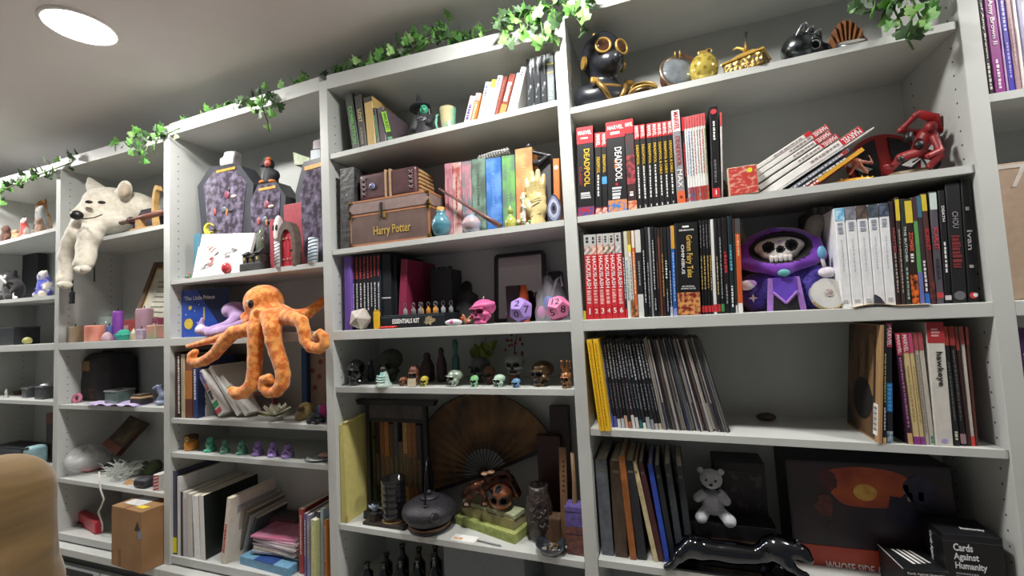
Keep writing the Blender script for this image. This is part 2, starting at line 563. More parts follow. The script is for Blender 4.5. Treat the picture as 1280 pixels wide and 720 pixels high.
#books
BOOKS=[]
def book(X,Y,Z,th,dep,h,lean,m,label,cat='book',group=None,deco=(),pages=PAGES,rz=0.0,name=None,hard=False,lift=True):
 name=name or cat
 if lean>0 and lift:Z+=th*math.sin(lean)
 t=thing(name,label,cat,(X,Y,Z),0,group)
 t.rotation_mode='XYZ'
 t.rotation_euler=(0,lean,rz)
 c=min(.0022 if hard else.0007,th*.2)
 b=min(.0018,th*.22)
 poly=[(0,dep),(0,b),(b,0),(th-b,0),(th,b),(th,dep),(th-c,dep),(th-c,max(c,b)),(c,max(c,b)),(c,dep)]
 cv=MB()
 n=len(poly)
 vs=[(x,y,0)for x,y in poly]+[(x,y,h)for x,y in poly]
 cv.add(vs,[(i,(i+1)%n,(i+1)%n+n,i+n)for i in range(n)])
 for q in((0,9,8,1),(1,8,7,2),(2,7,6,3),(3,6,5,4)):
  pass
 caps=[(0,1,8,9),(1,2,3,4,7,8),(4,5,6,7)]
 cv.add(vs,[tuple(i for i in reversed(q))for q in caps]+[tuple(i+n for i in q)for q in caps])
 cv.build('cover',m,t)
 ins=.003 if hard else.0008
 MB().box(c,th-c,max(c,b),dep-ins,ins,h-ins).build('pages',pages,t)
 rnd=random.Random(len(BOOKS)*7+3)
 BOOKS.append(t)
 e=.0004
 for d in deco:
  k=d[0]
  if k=='band':
   MB().box(b*.3,th-b*.3,-e,.002,d[1]*h,d[2]*h).build('spine_band',mat(d[3],.45,var=.03)if not hasattr(d[3],'name')else d[3],t)
  elif k=='art':
   MB().box(b*.3,th-b*.3,-e,.002,d[1]*h,d[2]*h).build('spine_picture',mat(d[3],.45,c2=d[4],scale=90,lo=.42,hi=.58),t)
  elif k=='txt':
   wf=d[5]if len(d)>5 else.6
   xo=d[6]if len(d)>6 else.5
   text(d[1],t,(th*xo,-2*e,(d[2]+d[3])/2*h),(d[3]-d[2])*h,th*wf,mat(d[4],.5,var=0),DOWN,'spine_title',bold=.012)
  elif k=='htxt':
   text(d[1],t,(th/2,-2*e,d[2]*h),th*(d[5]if len(d)>5 else.8),d[3]*h,mat(d[4],.5,var=0),(PI/2,0,0),'spine_title',keep=len(d[1])==1,bold=.012)
  elif k=='print':
   p=MB()
   z=d[2]*h
   wd=th*(d[4]if len(d)>4 else.4)
   while z>d[1]*h+.004:
    ln=rnd.uniform(.003,.009)
    p.box(th/2-wd/2,th/2+wd/2*rnd.uniform(.5,1),-2*e,.0005,max(z-ln,d[1]*h),z)
    z-=ln+rnd.uniform(.0012,.0035)
   if p.v:p.build('spine_print',mat(d[3],.5,var=0),t)
  elif k=='dot':
   MB().lathe([(min(th*.38,d[3]if len(d)>3 else 1),-2*e),(min(th*.38,d[3]if len(d)>3 else 1),.001)],14,(th/2,0,d[1]*h),0,'y').build('spine_emblem',mat(d[2],.4,var=0),t)
 return t
def bk(bay,n,Y,xl,xr,xt,yt,m,label,cat='book',dep=.17,deco=(),group=None,**kw):
 """a book on a shelf: bottom columns xl..xr, top-left corner of the spine at (xt, yt)"""
 X0,X1=xs(xl,bay,n,Y),xs(xr,bay,n,Y)
 z=zs(bay,n,(X0+X1)/2)
 T=at(xt,yt,Y=Y)
 lean=math.atan2(T.x-X0,T.z-z)
 h=math.hypot(T.x-X0,T.z-z)
 th=(X1-X0)*math.cos(lean)*.97
 if not hasattr(m,'name'):m=mat(m,.42,var=.05)
 return book(X0,Y,z+.0003,th,dep,h,lean,m,label,cat,group,deco,**kw)
def bp(Y,a,b,th,m,label,cat='book',dep=.17,deco=(),group=None,**kw):
 """a book held askew: left edge of the spine runs from pixel a (bottom) to pixel b (top)"""
 A,T=at(a[0],a[1],Y=Y),at(b[0],b[1],Y=Y)
 lean=math.atan2(T.x-A.x,T.z-A.z)
 h=math.hypot(T.x-A.x,T.z-A.z)
 if not hasattr(m,'name'):m=mat(m,.42,var=.05)
 return book(A.x,Y,A.z,th,dep,h,lean,m,label,cat,group,deco,lift=False,**kw)
RT,WT,YT,KT='c8202c','f2f0ee','e2bb2c','17171b'
#right bay, second shelf: the red-topped comics
Y=.012
MV=lambda f=.93:('htxt','MARVEL',f,.045,WT,.82)
top=lambda f=.84:('band',f,1.0,RT)
bk(4,2,Y,722.5,744,720.4,161,KT,'thick black comic omnibus with red top and large yellow title','book',deco=[top(.81),MV(.93),('print',.85,.88,WT,.5),('txt','DEADPOOL',.33,.75,YT,.34,.58),('txt','CLASSIC',.34,.55,'a02a3a',.18,.2),('print',.17,.26,'c8c8cc',.6),('art',0,.1,'b0242c','3a4a8a')])
bk(4,2,Y,744.5,753,743,167,KT,'slim black comic with red top, just right of the thickest omnibus','book',deco=[top(.82),('txt','MARVEL',.84,.98,WT,.6),('txt','DEADPOOL',.5,.7,YT,.5),('print',.22,.48,WT,.3),('art',0,.08,'b0242c','d8c8b8')])
bk(4,2,Y,753.2,760,751,166,KT,'narrow black comic with blue lower lettering between slim comic and second omnibus','book',deco=[top(.82),('txt','MARVEL',.84,.98,WT,.6),('txt','DEADPOOL',.5,.72,YT,.5),('band',.36,.45,'4c9ad0'),('art',0,.08,'b0242c','d8c8b8')])
bk(4,2,Y,760.4,785.3,756.6,154.5,KT,'thick black comic omnibus with red top and large white title','book',deco=[top(.82),MV(.93),('print',.855,.885,WT,.5),('txt','DEADPOOL',.34,.71,WT,.36,.6),('print',.46,.57,'d07a3c',.18),('dot',.3,'b0242c',.004),('print',.14,.27,'cfd2d8',.5),('art',0,.13,'3a78b8','d88a4a')])
bk(4,2,Y,785.5,797,780,150,'3a2226','dark red and teal comic volume with red top beside the white-titled omnibus','book',deco=[top(.84),MV(.935),('art',.28,.6,'a8424a','4a2026'),('art',.6,.82,'2c3a3a','56262c'),('print',.14,.2,WT,.5),('art',0,.1,'c85a3a','d8b090')])
tl=[791.8,799,807.5,813.8,820.2,826.6,833,839]
bl=[797,804,811,817.8,825,831.7,838.6,845.8]
for i in range(7):
 full='DEADPOOL & CABLE' if i>=4 else 'DEADPOOL'
 bk(4,2,Y,bl[i],bl[i+1],tl[i],157.3-i*.95,KT,'%s from left of the seven slim black comics with red tops and yellow titles'%ordinal(i),'book',group='slim black comics with red tops and yellow titles',deco=[top(.83),('txt','MARVEL',.845,.985,WT,.66),('txt',full,.38 if i>=4 else.52,.76,YT,.45),('print',.1,.36 if i>=4 else.5,WT,.26),('htxt',str(i+1),.025,.03,WT,.5)])
bk(4,2,Y-.004,847,857.5,839,139,'8c8a90','tall grey and white comic with red lettering that stands above its neighbours','book',dep=.18,deco=[('band',.77,1,'e8dede'),('txt','MARVEL',.79,.985,'c84a56',.62),('txt','DEADPOOL',.4,.72,'a84a54',.6),('txt','MAX',.17,.36,WT,.6),('band',0,.13,'d8683c'),('dot',.065,'8a2420',.004)])
bk(4,2,Y,857.6,860.8,851.5,147.4,KT,'black comic with thin red lettering right of the tall grey one','book',deco=[top(.84),('print',.3,.7,'b8303a',.5),('band',.0,.05,'b8303a')])
wc=[('e6e4e2','a8b0b4'),('e4e2e0','3a66b0'),('dedcda','2c6a72'),('e8e6e4','b04a48'),('e6e4e2','8a9a9a'),('d8dcda','a8403c'),('e2e0de','b04240'),('c8c8b8','8a8a5a')]
for i,(c,a)in enumerate(wc):
 x0,x1=861+i*3.3,861+(i+1)*3.3
 bk(4,2,Y,x0,x1,854.6+i*3.35,146.8-i*.75,c,'%s from left of the thin white-spined comics with red tips'%ordinal(i),'book',group='thin white comics with red tips',deco=[('band',.86,1,'cc5a5e'),('print',.3,.82,a,.35),('art',.0,.17,a,'a8302c')])
bk(4,2,Y-.006,890.6,901,886.8,134.6,'121214','tall black book with a red disc on top of its spine','book',dep=.18,deco=[('dot',.945,'c8404a'),('print',.62,.84,WT,.28),('print',.17,.42,'6a6a70',.3),('band',.01,.11,'cc3038'),('htxt','I',.06,.05,WT,.3)])
bk(4,2,Y,901.4,904.3,899.6,141,'dcdad6','thin white red-tipped comic at the right end of the upright row','book',deco=[('band',.84,1,'cc4a4e')])
#right bay, second shelf: white comics slumped to the left
L1='MARVEL'
sl=[((936,213),(1012,163),.011,'dddbd8',0),((940,217.5),(1032,155),.0135,'e6e4e2',1),((943,224),(1036,162.5),.0135,'e6e4e2',1),((947,232),(1044.5,167),.0135,'e8e6e4',1),((951,240),(1073.5,157.5),.019,'eceae8',1)]
wl=['thin topmost comic of the slumped white pile','second white comic from the top of the slumped pile, red-tipped','third white comic from the top of the slumped pile, red-tipped','fourth white comic from the top of the slumped pile, red-tipped','thickest white comic of the slumped pile, red tip sticking out']
for i,(a,b,th,c,t_)in enumerate(sl):
 bp(.02+.001*i,a,b,th,c,wl[i],'book',dep=.165,group='white comics slumped to one side',deco=([('band',.8,1,RT),('txt',L1,.815,.985,WT,.75),('print',.5,.78,'9a8a8a',.35)]if t_ else[('band',.9,1,RT),('print',.4,.85,'9a8a8a',.3)]))
for i,(a,b,th,c,deco,lab)in enumerate([((962,244.5),(1092,158.5),.004,'c8c8c8',[('print',.2,.8,'888',.3)]if 0 else[],'thin grey comic under the white slumped pile'),((975,243),(1060,185),.010,'5a5c66',[('print',.1,.9,'c8ccd8',.5),('band',.86,.97,'9a3038')],'grey lettered comic under the slumped pile'),((988,241),(1068,188),.009,'26262c',[('print',.1,.85,'d8d8dc',.5)],'black lettered comic near the bottom of the slumped pile'),((998,240),(1077,184),.010,'b43a26',[('band',.3,1,'d8a02c'),('print',.05,.3,WT,.4)],'red and yellow comic at the bottom of the slumped pile')]):
 bp(.022,a,b,th,c,lab,'book',dep=.16,group='comics under the slumped pile',deco=deco)
#right bay, shelf on the middle rail
Y=.014
bk(4,'r',Y,727.8,733,725,291,'26241f','dark book with a yellow foot at the left end of the red-numbered row','book',deco=[('band',0,.1,'c8b83a')])
hb=[733.4,742.6,750.2,758,765.8,773.6,782]
ht=[729.2,737.4,745.4,752.8,760,767.8,775.6]
ft=['7a7a80','b87a70','c89080','3a5a4a','56565e','7aa0b8']
for i in range(6):
 bk(4,'r',Y,hb[i],hb[i+1],ht[i],294.2-.55*i,'d3343c','red volume with a white figure %s at its foot'%['one','two','three','four','five','six'][i],'book',group='six red numbered volumes',deco=[('band',.87,1,'b8bab8'),('band',.9,.97,'2a2a2c')if 0 else('print',.89,.97,'2a2a2c',.4),('art',.76,.87,ft[i],'e0c8b8'),('txt','HACK/SLASH',.36,.74,'f4eeee',.62),('print',.16,.34,'e8b0b0',.6),('band',0,.15,'c42630'),('htxt',str(i+1),.09,.075,WT,.5)])
seq=[(782.2,785,776,290,'3a2a2e',[('band',0,.1,'c8303a'),('print',.2,.7,'d8d8d8',.4)],'thin dark book right of the volume numbered 6'),(785,789.6,779,289.5,'dcdedc',[('band',.7,1,'c8c6b4'),('print',.2,.66,'7a98a8',.4)],'white-spined slim book near the red volumes'),(789.8,794,783.5,289,'e6e2d8',[('band',.84,1,'9a7a34'),('band',.76,.84,'e8d84a'),('print',.2,.7,'6a8a9a',.35),('art',0,.2,'b8803c','6a3a2a')],'white book with a brown and yellow tip'),(794.2,798.4,788.5,288.6,'c8683a',[('band',.8,1,'e0d8c8'),('print',.25,.75,'f0d8b8',.4),('art',0,.14,'3a1a1a','d88a5a')],'orange-spined book with pale tip'),(798.6,806,793,288,'22242a',[('band',.74,1,'d2d0cc'),('band',0,.26,'d4d6d4'),('print',.34,.64,'9aa0a8',.25)],'dark book with white blocks at head and foot'),(806.2,811,800.5,286,'141518',[('print',.15,.75,'d8dade',.26)],'black book with fine white lettering right of the white-blocked one'),(811.2,815.2,805.6,284,'1b1c20',[('print',.1,.6,'aeb2b8',.26)],'black book with grey lettering, second right of the white-blocked one'),(815.4,818,809.6,284.4,'8a8c90',[],'thin grey-spined book among the black ones'),(818.2,823,812.6,284,'121318',[('print',.3,.85,'d8dade',.26),('print',.05,.2,'c8ccd4',.26)],'black book right of the thin grey spine'),(823.2,826.2,817.8,284.6,'1a1a1e',[('print',.3,.6,'8a5a4a',.3)],'black book with rust lettering'),(826.4,829.4,821,285,'6a3a28',[('band',.9,1,'2a2020')],'rust-brown thin book among the black ones'),(829.6,833.2,824.6,284.8,'2c221c',[('print',.2,.7,'c09a5a',.4)],'dark brown book with gold lettering left of the blue spine'),(833.4,838,828.6,284.4,'17181c',[('print',.4,.62,'e0e2e6',.5),('print',.05,.3,'9aa8c0',.3)],'black book with white mark left of the blue spine'),(838.2,841.8,833.6,283.6,'20242c',[('print',.1,.5,'c8d0e0',.3),('band',.0,.1,'b8c0d8')],'dark book touching the blue and yellow spine'),(842,847.2,837.6,282.5,'2a62b8',[('band',.74,1,'d8a23c'),('print',.15,.7,'a8c8f0',.35),('band',0,.08,'8a9ad0')],'blue-spined book with an orange-yellow top')]
for a,b,xt,yt,c,dc,lab in seq:
 bk(4,'r',Y,a,b,xt,yt,c,lab,'book',deco=dc)
bk(4,'r',Y-.006,847.6,877.2,843.4,280.2,'131417','thick black omnibus with golden fairy-tale lettering and a red picture','book',dep=.185,deco=[('htxt','ZENESCOPE',.915,.018,'e8e8e8',.66),('print',.945,.965,'e8e8e8',.34),('txt','Grimm Fairy Tales',.4,.86,'d8b45a',.33,.6),('txt','OMNIBUS',.44,.76,'e6e4e0',.14,.3),('htxt','AN ORIGINAL',.305,.016,'e8e8e8',.56),('htxt','GRAPHIC NOVEL',.28,.016,'e8e8e8',.66),('art',.0,.24,'7a1c20','d89a5a')])
seq=[(877.6,881,873.4,276,'17161a','b09a5a','c83038'),(881.2,885.4,876.8,275.8,'141416','c8b068','c83038'),(885.6,889.4,880.8,275.5,'17161a','b8a060','c83038'),(889.6,892.4,884.8,275.2,'1c1a18','c0a860','c83038')]
for i,(a,b,xt,yt,c,pc,fc)in enumerate(seq):
 bk(4,'r',Y,a,b,xt,yt,c,'%s black book with gold lettering right of the fairy-tale omnibus'%ordinal(i),'book',group='black books with gold lettering',deco=[('print',.25,.62,pc,.4),('band',.02,.09,fc),('print',.7,.95,'7a7a80',.3)])
seq=[(892.6,897,887.6,274.6,'dedee0',[('band',.02,.1,'c83038')],'white-spined book among black ones right of the omnibus'),(897.2,901.4,892.2,274.2,'18191c',[('print',.2,.6,'c0b080',.35),('band',.02,.1,'b83038')],'black book directly right of the white spine'),(901.6,906.4,896.6,273.6,'141618',[('print',.15,.8,'9aa4a4',.3),('band',.02,.1,'3a8a4a')],'black book with a green foot'),(906.6,913.4,901.6,272.4,'1a1416',[('print',.42,.64,'b83040',.5),('print',.08,.3,'9a9a9e',.25)],'dark book with red lettering left of the purple plush'),(913.6,919.6,909,270.6,'16262c',[('print',.42,.7,'58a8c0',.5),('print',.06,.28,'e8e8ea',.35)],'dark teal book with light blue lettering'),(919.8,922.6,915.4,273.4,'2a2a2c',[('band',0,.08,'c8c8c8')],'thin dark book left of the orange spine'),(922.8,929.4,918.2,273.6,'c85a2c',[('band',.84,1,'4a4a4e'),('band',0,.1,'e4e4e2'),('print',.6,.82,'e8c89a',.3)],'orange-spined book touching the purple plush')]
for a,b,xt,yt,c,dc,lab in seq:
 bk(4,'r',Y,a,b,xt,yt,c,lab,'book',deco=dc)
for i,(a,b,xt,yt,c)in enumerate([(1024,1030,1016,260,'5c5654'),(1030.4,1035,1022,259.5,'4a4648'),(1035.4,1041,1026.5,259,'6a6462'),(1041.4,1047,1032,258.5,'57525a'),(1047.4,1052.6,1037,258.4,'77716e')]):
 bk(4,'r',.11,a,b,xt,yt,c,'%s of the dull grey paperbacks half hidden behind the purple plush'%ordinal(i),'book',group='grey paperbacks behind the plush',dep=.13,deco=[('print',.3,.9,'9a9490',.2)])
wb=[1053,1066,1080.6,1094.6,1108,1121]
wt=[1042.5,1055.5,1070,1084.4,1098,1110.6]
for i in range(5):
 bk(4,'r',Y,wb[i],wb[i+1],wt[i],261-i*1.5,'e4e6ea','white-spined volume with %s picture at its head, %s from left of five'%(['a light blue','a grey','a dark brown','a slate','a navy'][i],ordinal(i)),'book',group='five white volumes',dep=.18,deco=[('art',.87,1,['5aa8d8','6a6a78','3a3438','54606e','2c3040'][i],['b8e0f0','8a8a96','6a5a50','3a4450','5a6a80'][i])]+([('txt','HULK',.7,.85,'9aa0b0',.5)]if 0 else[('print',.74,.85,'9298a8',.5),('print',.35,.68,'b8bcc6',.08)])+[('print',.03,.08,'b0b4bc',.5)])
seq=[(1121.4,1127.4,1111,252,'2a1a1c',[('txt','HUNTED',.5,.74,'b85a5c',.5),('print',.1,.5,'b8a8a0',.3)],'dark maroon book right of the white volumes'),(1127.6,1133.2,1118.2,247,'3a2c2c',[('band',.78,.98,'d8c23c'),('print',.1,.7,'a89a90',.3)],'brown book with yellow top, first of the yellow-topped'),(1133.4,1140.4,1125,249,'26302c',[('txt','THE BUTCHER',.4,.74,'c8ccc8',.45),('print',.05,.35,'a8b0a8',.35)],'dark green-grey book with pale lettering'),(1140.6,1150.4,1129.8,249.2,'2c1e1c',[('band',.77,.98,'d8c23c'),('txt','ZOMBIE',.5,.68,'d8604a',.5),('print',.4,.48,'e0e0dc',.4),('art',0,.28,'3a1a14','e8702c')],'dark book with yellow top and fiery orange foot'),(1150.6,1156.8,1139.4,247,'5a9a5a',[('band',.78,1,'4a2a34'),('band',0,.3,'6a70b0')],'green and violet spine right of the fiery book'),(1157,1163.6,1144.6,245.5,'3a2a30',[('band',0,.1,'2c6ac0'),('print',.1,.4,'e0e0e4',.4),('band',.8,1,'3a6a80')],'dark book with a bright blue foot'),(1163.8,1171.2,1150.4,242.4,'50302e',[('band',.84,.99,'d0bc3c'),('txt','SCARLET',.48,.68,'c83a44',.6),('art',.05,.2,'7a3a2c','3a2a2c')],'brown book with yellow top and scarlet title'),(1171.6,1181.2,1161.2,240.5,'54505a',[('band',.84,.99,'c8d8d4'),('txt','SCARLET',.48,.68,'d04450',.6),('print',.2,.4,'2c2c34',.4),('band',.05,.1,'b8454a')],'grey book with white top and scarlet title'),(1182,1190.6,1172.6,238.6,'17161a',[('txt','DEATH',.72,.86,'e0e0e2',.4),('print',.25,.54,'e0e0e2',.3),('band',.03,.07,'c8c8c8')],'black book with white lettering in the right part of the rail row'),(1191,1210.6,1181.4,230.5,'1e1d20',[('txt','CHOU',.62,.76,'8a8a8e',.4),('print',.28,.56,'7a2a2e',.6),('dot',.06,'6a6a6e')],'wide black book with dull red lettering, second from the right end'),(1211,1224.6,1200.6,224.5,'121315',[('txt','Ivan',.42,.58,'a8aaae',.5),('print',.74,.77,'9a9a9e',.4),('print',.26,.3,'9a9a9e',.4),('dot',.055,'c8404a'),],'black book with a red and white disc at its foot, last in the rail row')]
for a,b,xt,yt,c,dc,lab in seq:
 t=bk(4,'r',Y,a,b,xt,yt,c,lab,'book',deco=dc,dep=.18)
h_=.26
MB().lathe([(.0042,-.0012),(.0042,.001)],14,(.012,0,.0155),0,'y').build('spine_emblem',WHITE,t)
#right bay, third shelf: yellow pair and the long row of thin comics
bk(4,3,-.014,749,756,733,425,'e8b820','left one of the two tall yellow magazines','magazine',group='two yellow magazines',dep=.17,deco=[('print',.04,.96,'b8860c',.28)])
bk(4,3,-.014,756.2,763,740.6,424.6,'ecbe26','right one of the two tall yellow magazines','magazine',group='two yellow magazines',dep=.17,deco=[('print',.04,.96,'b8860c',.28)])
rng=random.Random(5)
fb=['2a3a78','1c1d24','20222a','26242c','1a1a20','222430','2c2226','1c1c22','182a34','26262c','17171c','202228','1c1c20','24242a']
fo=['3a5ac0','5a5aa8','c8d0d8','b8c0c8','d8b0a0','a8684c','d0d0d0','c8c8c8','2a6a70','e0e0d8','aab0b8','8a8a90','b0b0b0','c8b8a8']
x=763.6
for i in range(14):
 wd=4.3 if i!=10 else 5.5
 f=(x-763)/142
 bk(4,3,.03+rng.uniform(-.004,.004),x,x+wd,x-14.5-21*f,425.5+rng.uniform(-1.6,1.2),fb[i],'%s of the dark lettered graphic novels right of the yellow magazines'%ordinal(i),'comic',group='dark lettered graphic novels',dep=.17,deco=[('print',.55,.95,rng.choice(['9aa0a8','b8bcc4','8a8e98']),.4),('band',0,rng.uniform(.06,.16),fo[i]),('print',.2,.5,rng.choice(['6a6a72','8a8e98']),.3)])
 x+=wd+.25
x0=x
pc=['a8a29c','6a645e','3c3c42','8e8a86','26262c','b8b0a8','4a4448','9a9288','302e34','c0bab2','58606a','7a5a54','3a4048','a49c98','2a3050','8a847e']
for i in range(40):
 wd=1.9+(0.5 if i%5==0 else 0)
 f=(x-763)/142
 c=pc[(i*7+i//5)%len(pc)]
 bk(4,3,.035+rng.uniform(-.006,.006),x,x+wd,x-14.5-21.5*f,424.2+rng.uniform(-2.2,1.6),c,'%s thin stapled comic, counted from the lettered novels in the leaning row'%ordinal(i),'comic',group='thin stapled comics leaning in a long row',dep=.17,deco=[('band',.02,.3,pc[(i*5+3)%len(pc)])]if i%3==0 else[])
 x+=wd+.12
#right bay, third shelf, right end
seq=[(1103.6,1108.2,1105,405.5,'1a1c22',[('print',.1,.3,'b8b8c0',.4),('print',.34,.75,'a8a85a',.3),('band',0,.05,'c8a878')],'thin black book right of the picture-covered one',.004),(1108.4,1117,1106.6,404.6,'1c222c',[('band',.8,1,'c83a54'),('txt','MARVEL',.81,.985,'e8d8e0',.62),('band',.26,.5,'2c6aa8'),('print',.27,.49,'4aa0e0',.6),('art',0,.1,'4a6a8a','a8b8c0')],'dark book with pink-red tip and blue lettering',.008),(1135.6,1142.2,1118.4,417,'3a1e34',[('band',.8,1,'c83a54'),('txt','MARVEL',.815,.985,'e8d8e0',.6),('print',.15,.78,'a86a9a',.4),('band',0,.1,'c8a878')],'purple-black book leaning beside the yellowish spines',.01),(1142.4,1151.4,1125.4,416.6,'cdb98a',[('band',.82,1,'c83a54'),('txt','MARVEL',.83,.985,'e8d8e0',.6),('band',0,.07,'8a3a8a'),('print',.2,.7,'a8905a',.2)],'cream-yellow spine with red top, broader one of the two',.012),(1151.6,1157,1134.4,416.4,'c6b384',[('band',.82,1,'b84a74'),('band',0,.07,'8a3a8a'),('print',.2,.7,'a8905a',.25)],'cream-yellow spine with red top, narrower one of the two',.012),(1157.2,1163,1140.4,416,'b4aea4',[('band',.84,1,'a85058'),('print',.1,.8,'8a8478',.25)],'grey-beige book left of the white titled one, first of two',.014),(1163.2,1169.8,1146.4,415.6,'bcb6ac',[('band',.84,1,'a85058'),('print',.02,.08,'4a8a7a',.6)],'grey-beige book touching the white titled one',.014),(1170.2,1193,1157.4,403.4,'cfccc6',[('band',.83,1,'a83038'),('print',.87,.95,'d8a0a0',.5),('txt','hawkeye',.48,.76,'2a2a2c',.46,.6),('dot',.04,'a89ad0',.005)],'wide white book with dark lower-case title and red top',.012),(1193.4,1201,1177,408.6,'22252a',[('band',.84,1,'a84438'),('print',.03,.12,'c8d0b8',.5),('print',.2,.7,'5a605a',.3)],'black book with red top just right of the wide white one',.016),(1201.2,1209.2,1184.4,408.4,'201c1e',[('band',.84,1,'a03c38'),('band',.02,.1,'9a7a84'),('print',.2,.8,'5a5456',.3)],'black book with red top and mauve foot',.018),(1209.4,1214.2,1192,409,'3a2424',[('band',.8,1,'8a3a34')],'dark red-brown narrow book near the right divider',.02),(1214.4,1219.6,1199,408.6,'bdb6ae',[('band',.85,1,'a4504a'),('band',0,.08,'c8403a')],'pale narrow book with a red foot',.022),(1219.8,1224,1206,409,'5a3430',[('band',.85,1,'a4504a')],'brown narrow book, last before the right divider',.024)]
for a,b,xt,yt,c,dc,lab,y in seq:
 bk(4,3,y,a,b,xt,yt,c,lab,'book',deco=dc,dep=.17)
t=bk(4,3,.002,1098.6,1103.4,1101,406.6,'a8845c','book showing its brown picture cover and white bar code sticker','book',dep=.175)
dims=.14*2
e=-.0006
hh=zt(406.6,t.location.x,.002)-t.location.z
MB().box(e,0,.02,.175,.004,hh-.002).build('cover_picture',mat('3a2c24',.5,c2='6a4e36',scale=14,lo=.4,hi=.6),t)
for q,(y0,y1,z0,z1,c)in enumerate([(.03,.055,.1,.24,'8a6a48'),(.075,.1,.09,.225,'7a5c40'),(.115,.145,.12,.245,'6a4e3a')]):
 MB().box(e*2,e,y0,y1,z0,z1).build('cover_plank',mat(c,.6),t)
MB().ball((e*2,.085,.085),(.0006,.055,.05),14,8).build('cover_shape',mat('1d1918',.6),t)
s=MB().box(e*2,0,.006,.026,.015,.085).build('bar_code_sticker',WHITE,t)
p=MB()
for q in range(14):p.box(e*3,e*2,.009,.023,.025+q*.004,.025+q*.004+(.0012 if q%3 else.0024))
p.build('bar_code',BLACK,s)
#right bay, lowest shelf: old bound volumes
leather=lambda c:mat(c,.5,var=.25,scale=40,bump=.15)
seq=[(752.4,768,743.2,574,'5c6068',.03,'thick slate-grey bound volume, first against the divider'),(769,785.6,761.6,576,'4c3d30',.03,'worn brown bound volume, second from the divider'),(787.4,796,772.6,570,'9a5c2c',.025,'orange-brown leather notebook among the dark volumes'),(797,809,781,576,'26262c',.03,'black bound volume right of the orange-brown one'),(817,823.4,789.4,577,'c8b890',.03,'cream-edged volume leaning among the dark ones'),(823.6,830.8,797,578,'4a2228',.034,'maroon bound volume right of the cream edge'),(831,838,809,581,'2c4ab0',.036,'bright blue bound volume leaning by the panther'),(838.4,846,817.4,582,'1f2228',.04,'black bound volume right of the blue one'),(848,857,830,580,'3a4046',.045,'slate bound volume, second from the white bear'),(860,869,845,583,'2c3036',.05,'dark slate bound volume next to the white bear')]
for a,b,xt,yt,c,y,lab in seq:
 bk(4,4,y,a,b,xt,yt,leather(c),lab,'book',dep=.18,hard=True,group='old bound volumes',deco=[('print',.86,.9,'6a6458',.6)]if c not in('9a5c2c','2c4ab0')else[])
MB()
#middle bay, top shelf
Y=.03
seq=[(441,450.4,430.5,119.5,'23291f',[('txt','COMBUSTION',.12,.78,'5ab04a',.5)],'black book with green hand-drawn letters'),(450.8,459.4,442.6,121,'2b2926',[('txt','LOST',.5,.74,'c8b478',.5),('print',.1,.4,'8a8270',.3)],'black book with gold letters, second on the top shelf'),(459.8,470.4,454.4,123,'b89c62',[('band',.9,1,'3a342c')],'tan wooden-looking book on the top shelf'),(471,475,465.2,135.6,'2a3028',[('print',.1,.8,'6aa86a',.4)],'slim dark book with green specks'),(475.4,483.4,471.2,135.6,'5c5058',[('band',.0,.08,'9a98a8')],'dusty purple-grey book on the top shelf')]
for a,b,xt,yt,c,dc,lab in seq:
 bk(3,1,Y,a,b,xt,yt,c,lab,'book',deco=dc,dep=.15)
t=bk(3,1,Y,486,491.5,477.6,140,'26301f','black book with bright green spine, leaning with its cover showing','book',dep=.12,deco=[('band',.35,.95,'8ac832'),('txt','WICKED',.4,.92,'1a2a10',.6),('band',0,.2,'6a9a7a')],rz=.5)
th_=t
MB().box(.0105,.0112,.01,.115,.005,.1).build('cover_picture',mat('20261f',.5,c2='5a8a2a',scale=30,lo=.55,hi=.6),t)
seq=[(579,586.6,587.6,121.8,'e0dcdc',[('print',.1,.7,'6a5a9a',.5)],'white book with purple print, shortest of the right-leaning row'),(586.8,594,595.4,118,'c87c3c',[('band',.75,1,'d8a8a8'),('print',.1,.7,'f0e0c0',.4)],'orange book in the right-leaning row'),(596,603,607,104,'e8e8ea',[('print',.6,.9,'6a78b0',.4)],'white book with blue print right of the orange one'),(603.4,609.6,615.2,101,'e8e6d8',[('band',.8,1,'d8c850'),('print',.2,.7,'a8b8b0',.3)],'white book with yellow head'),(610,616.6,622.4,96,'ebebec',[('print',.7,.95,'7a6a9a',.4)],'plain white book left of the dark red pair'),(616.8,622.6,629.4,97,'7c3a34',[('print',.1,.9,'b07060',.3)],'dark red book in the right-leaning row'),(623,631.6,637,94.4,'8a4636',[('band',.05,.28,'d88a50'),('print',.35,.8,'f0e0d8',.6)],'red-brown book with white lettering'),(632.4,638,646.2,92.6,'e0e2ea',[('band',.85,1,'8a9ac8')],'white book with a pale blue head'),(638.2,645.2,651.4,85.4,'eae8e4',[('print',.8,.9,'3a3a3e',.4)],'tallest white book of the right-leaning row')]
for a,b,xt,yt,c,dc,lab in seq:
 bk(3,1,Y,a,b,xt,yt,c,lab,'book',deco=dc,dep=.13,group='right-leaning white and brown books')
wrap_glints=mat('3a3d40',.12,var=.5,scale=22,c2='a8adb0',lo=.56,hi=.6,coat=.6,stretch=(2.2,2.2,.8))  # dark covers; pale streaks are the clear wrap's highlights painted into the colour
for a,b,xt,yt,c,lab in[(658.6,668,657.6,74.5,wrap_glints,'dark volume in crinkled clear wrap, first of three'),(668.4,676,666.6,72,wrap_glints,'dark volume in crinkled clear wrap, second of three'),(676.4,684,674.6,70,wrap_glints,'dark volume in crinkled clear wrap, third of three')]:
 bk(3,1,Y,a,b,xt,yt,c,lab,'book',dep=.16,hard=True,group='volumes in clear wrap')
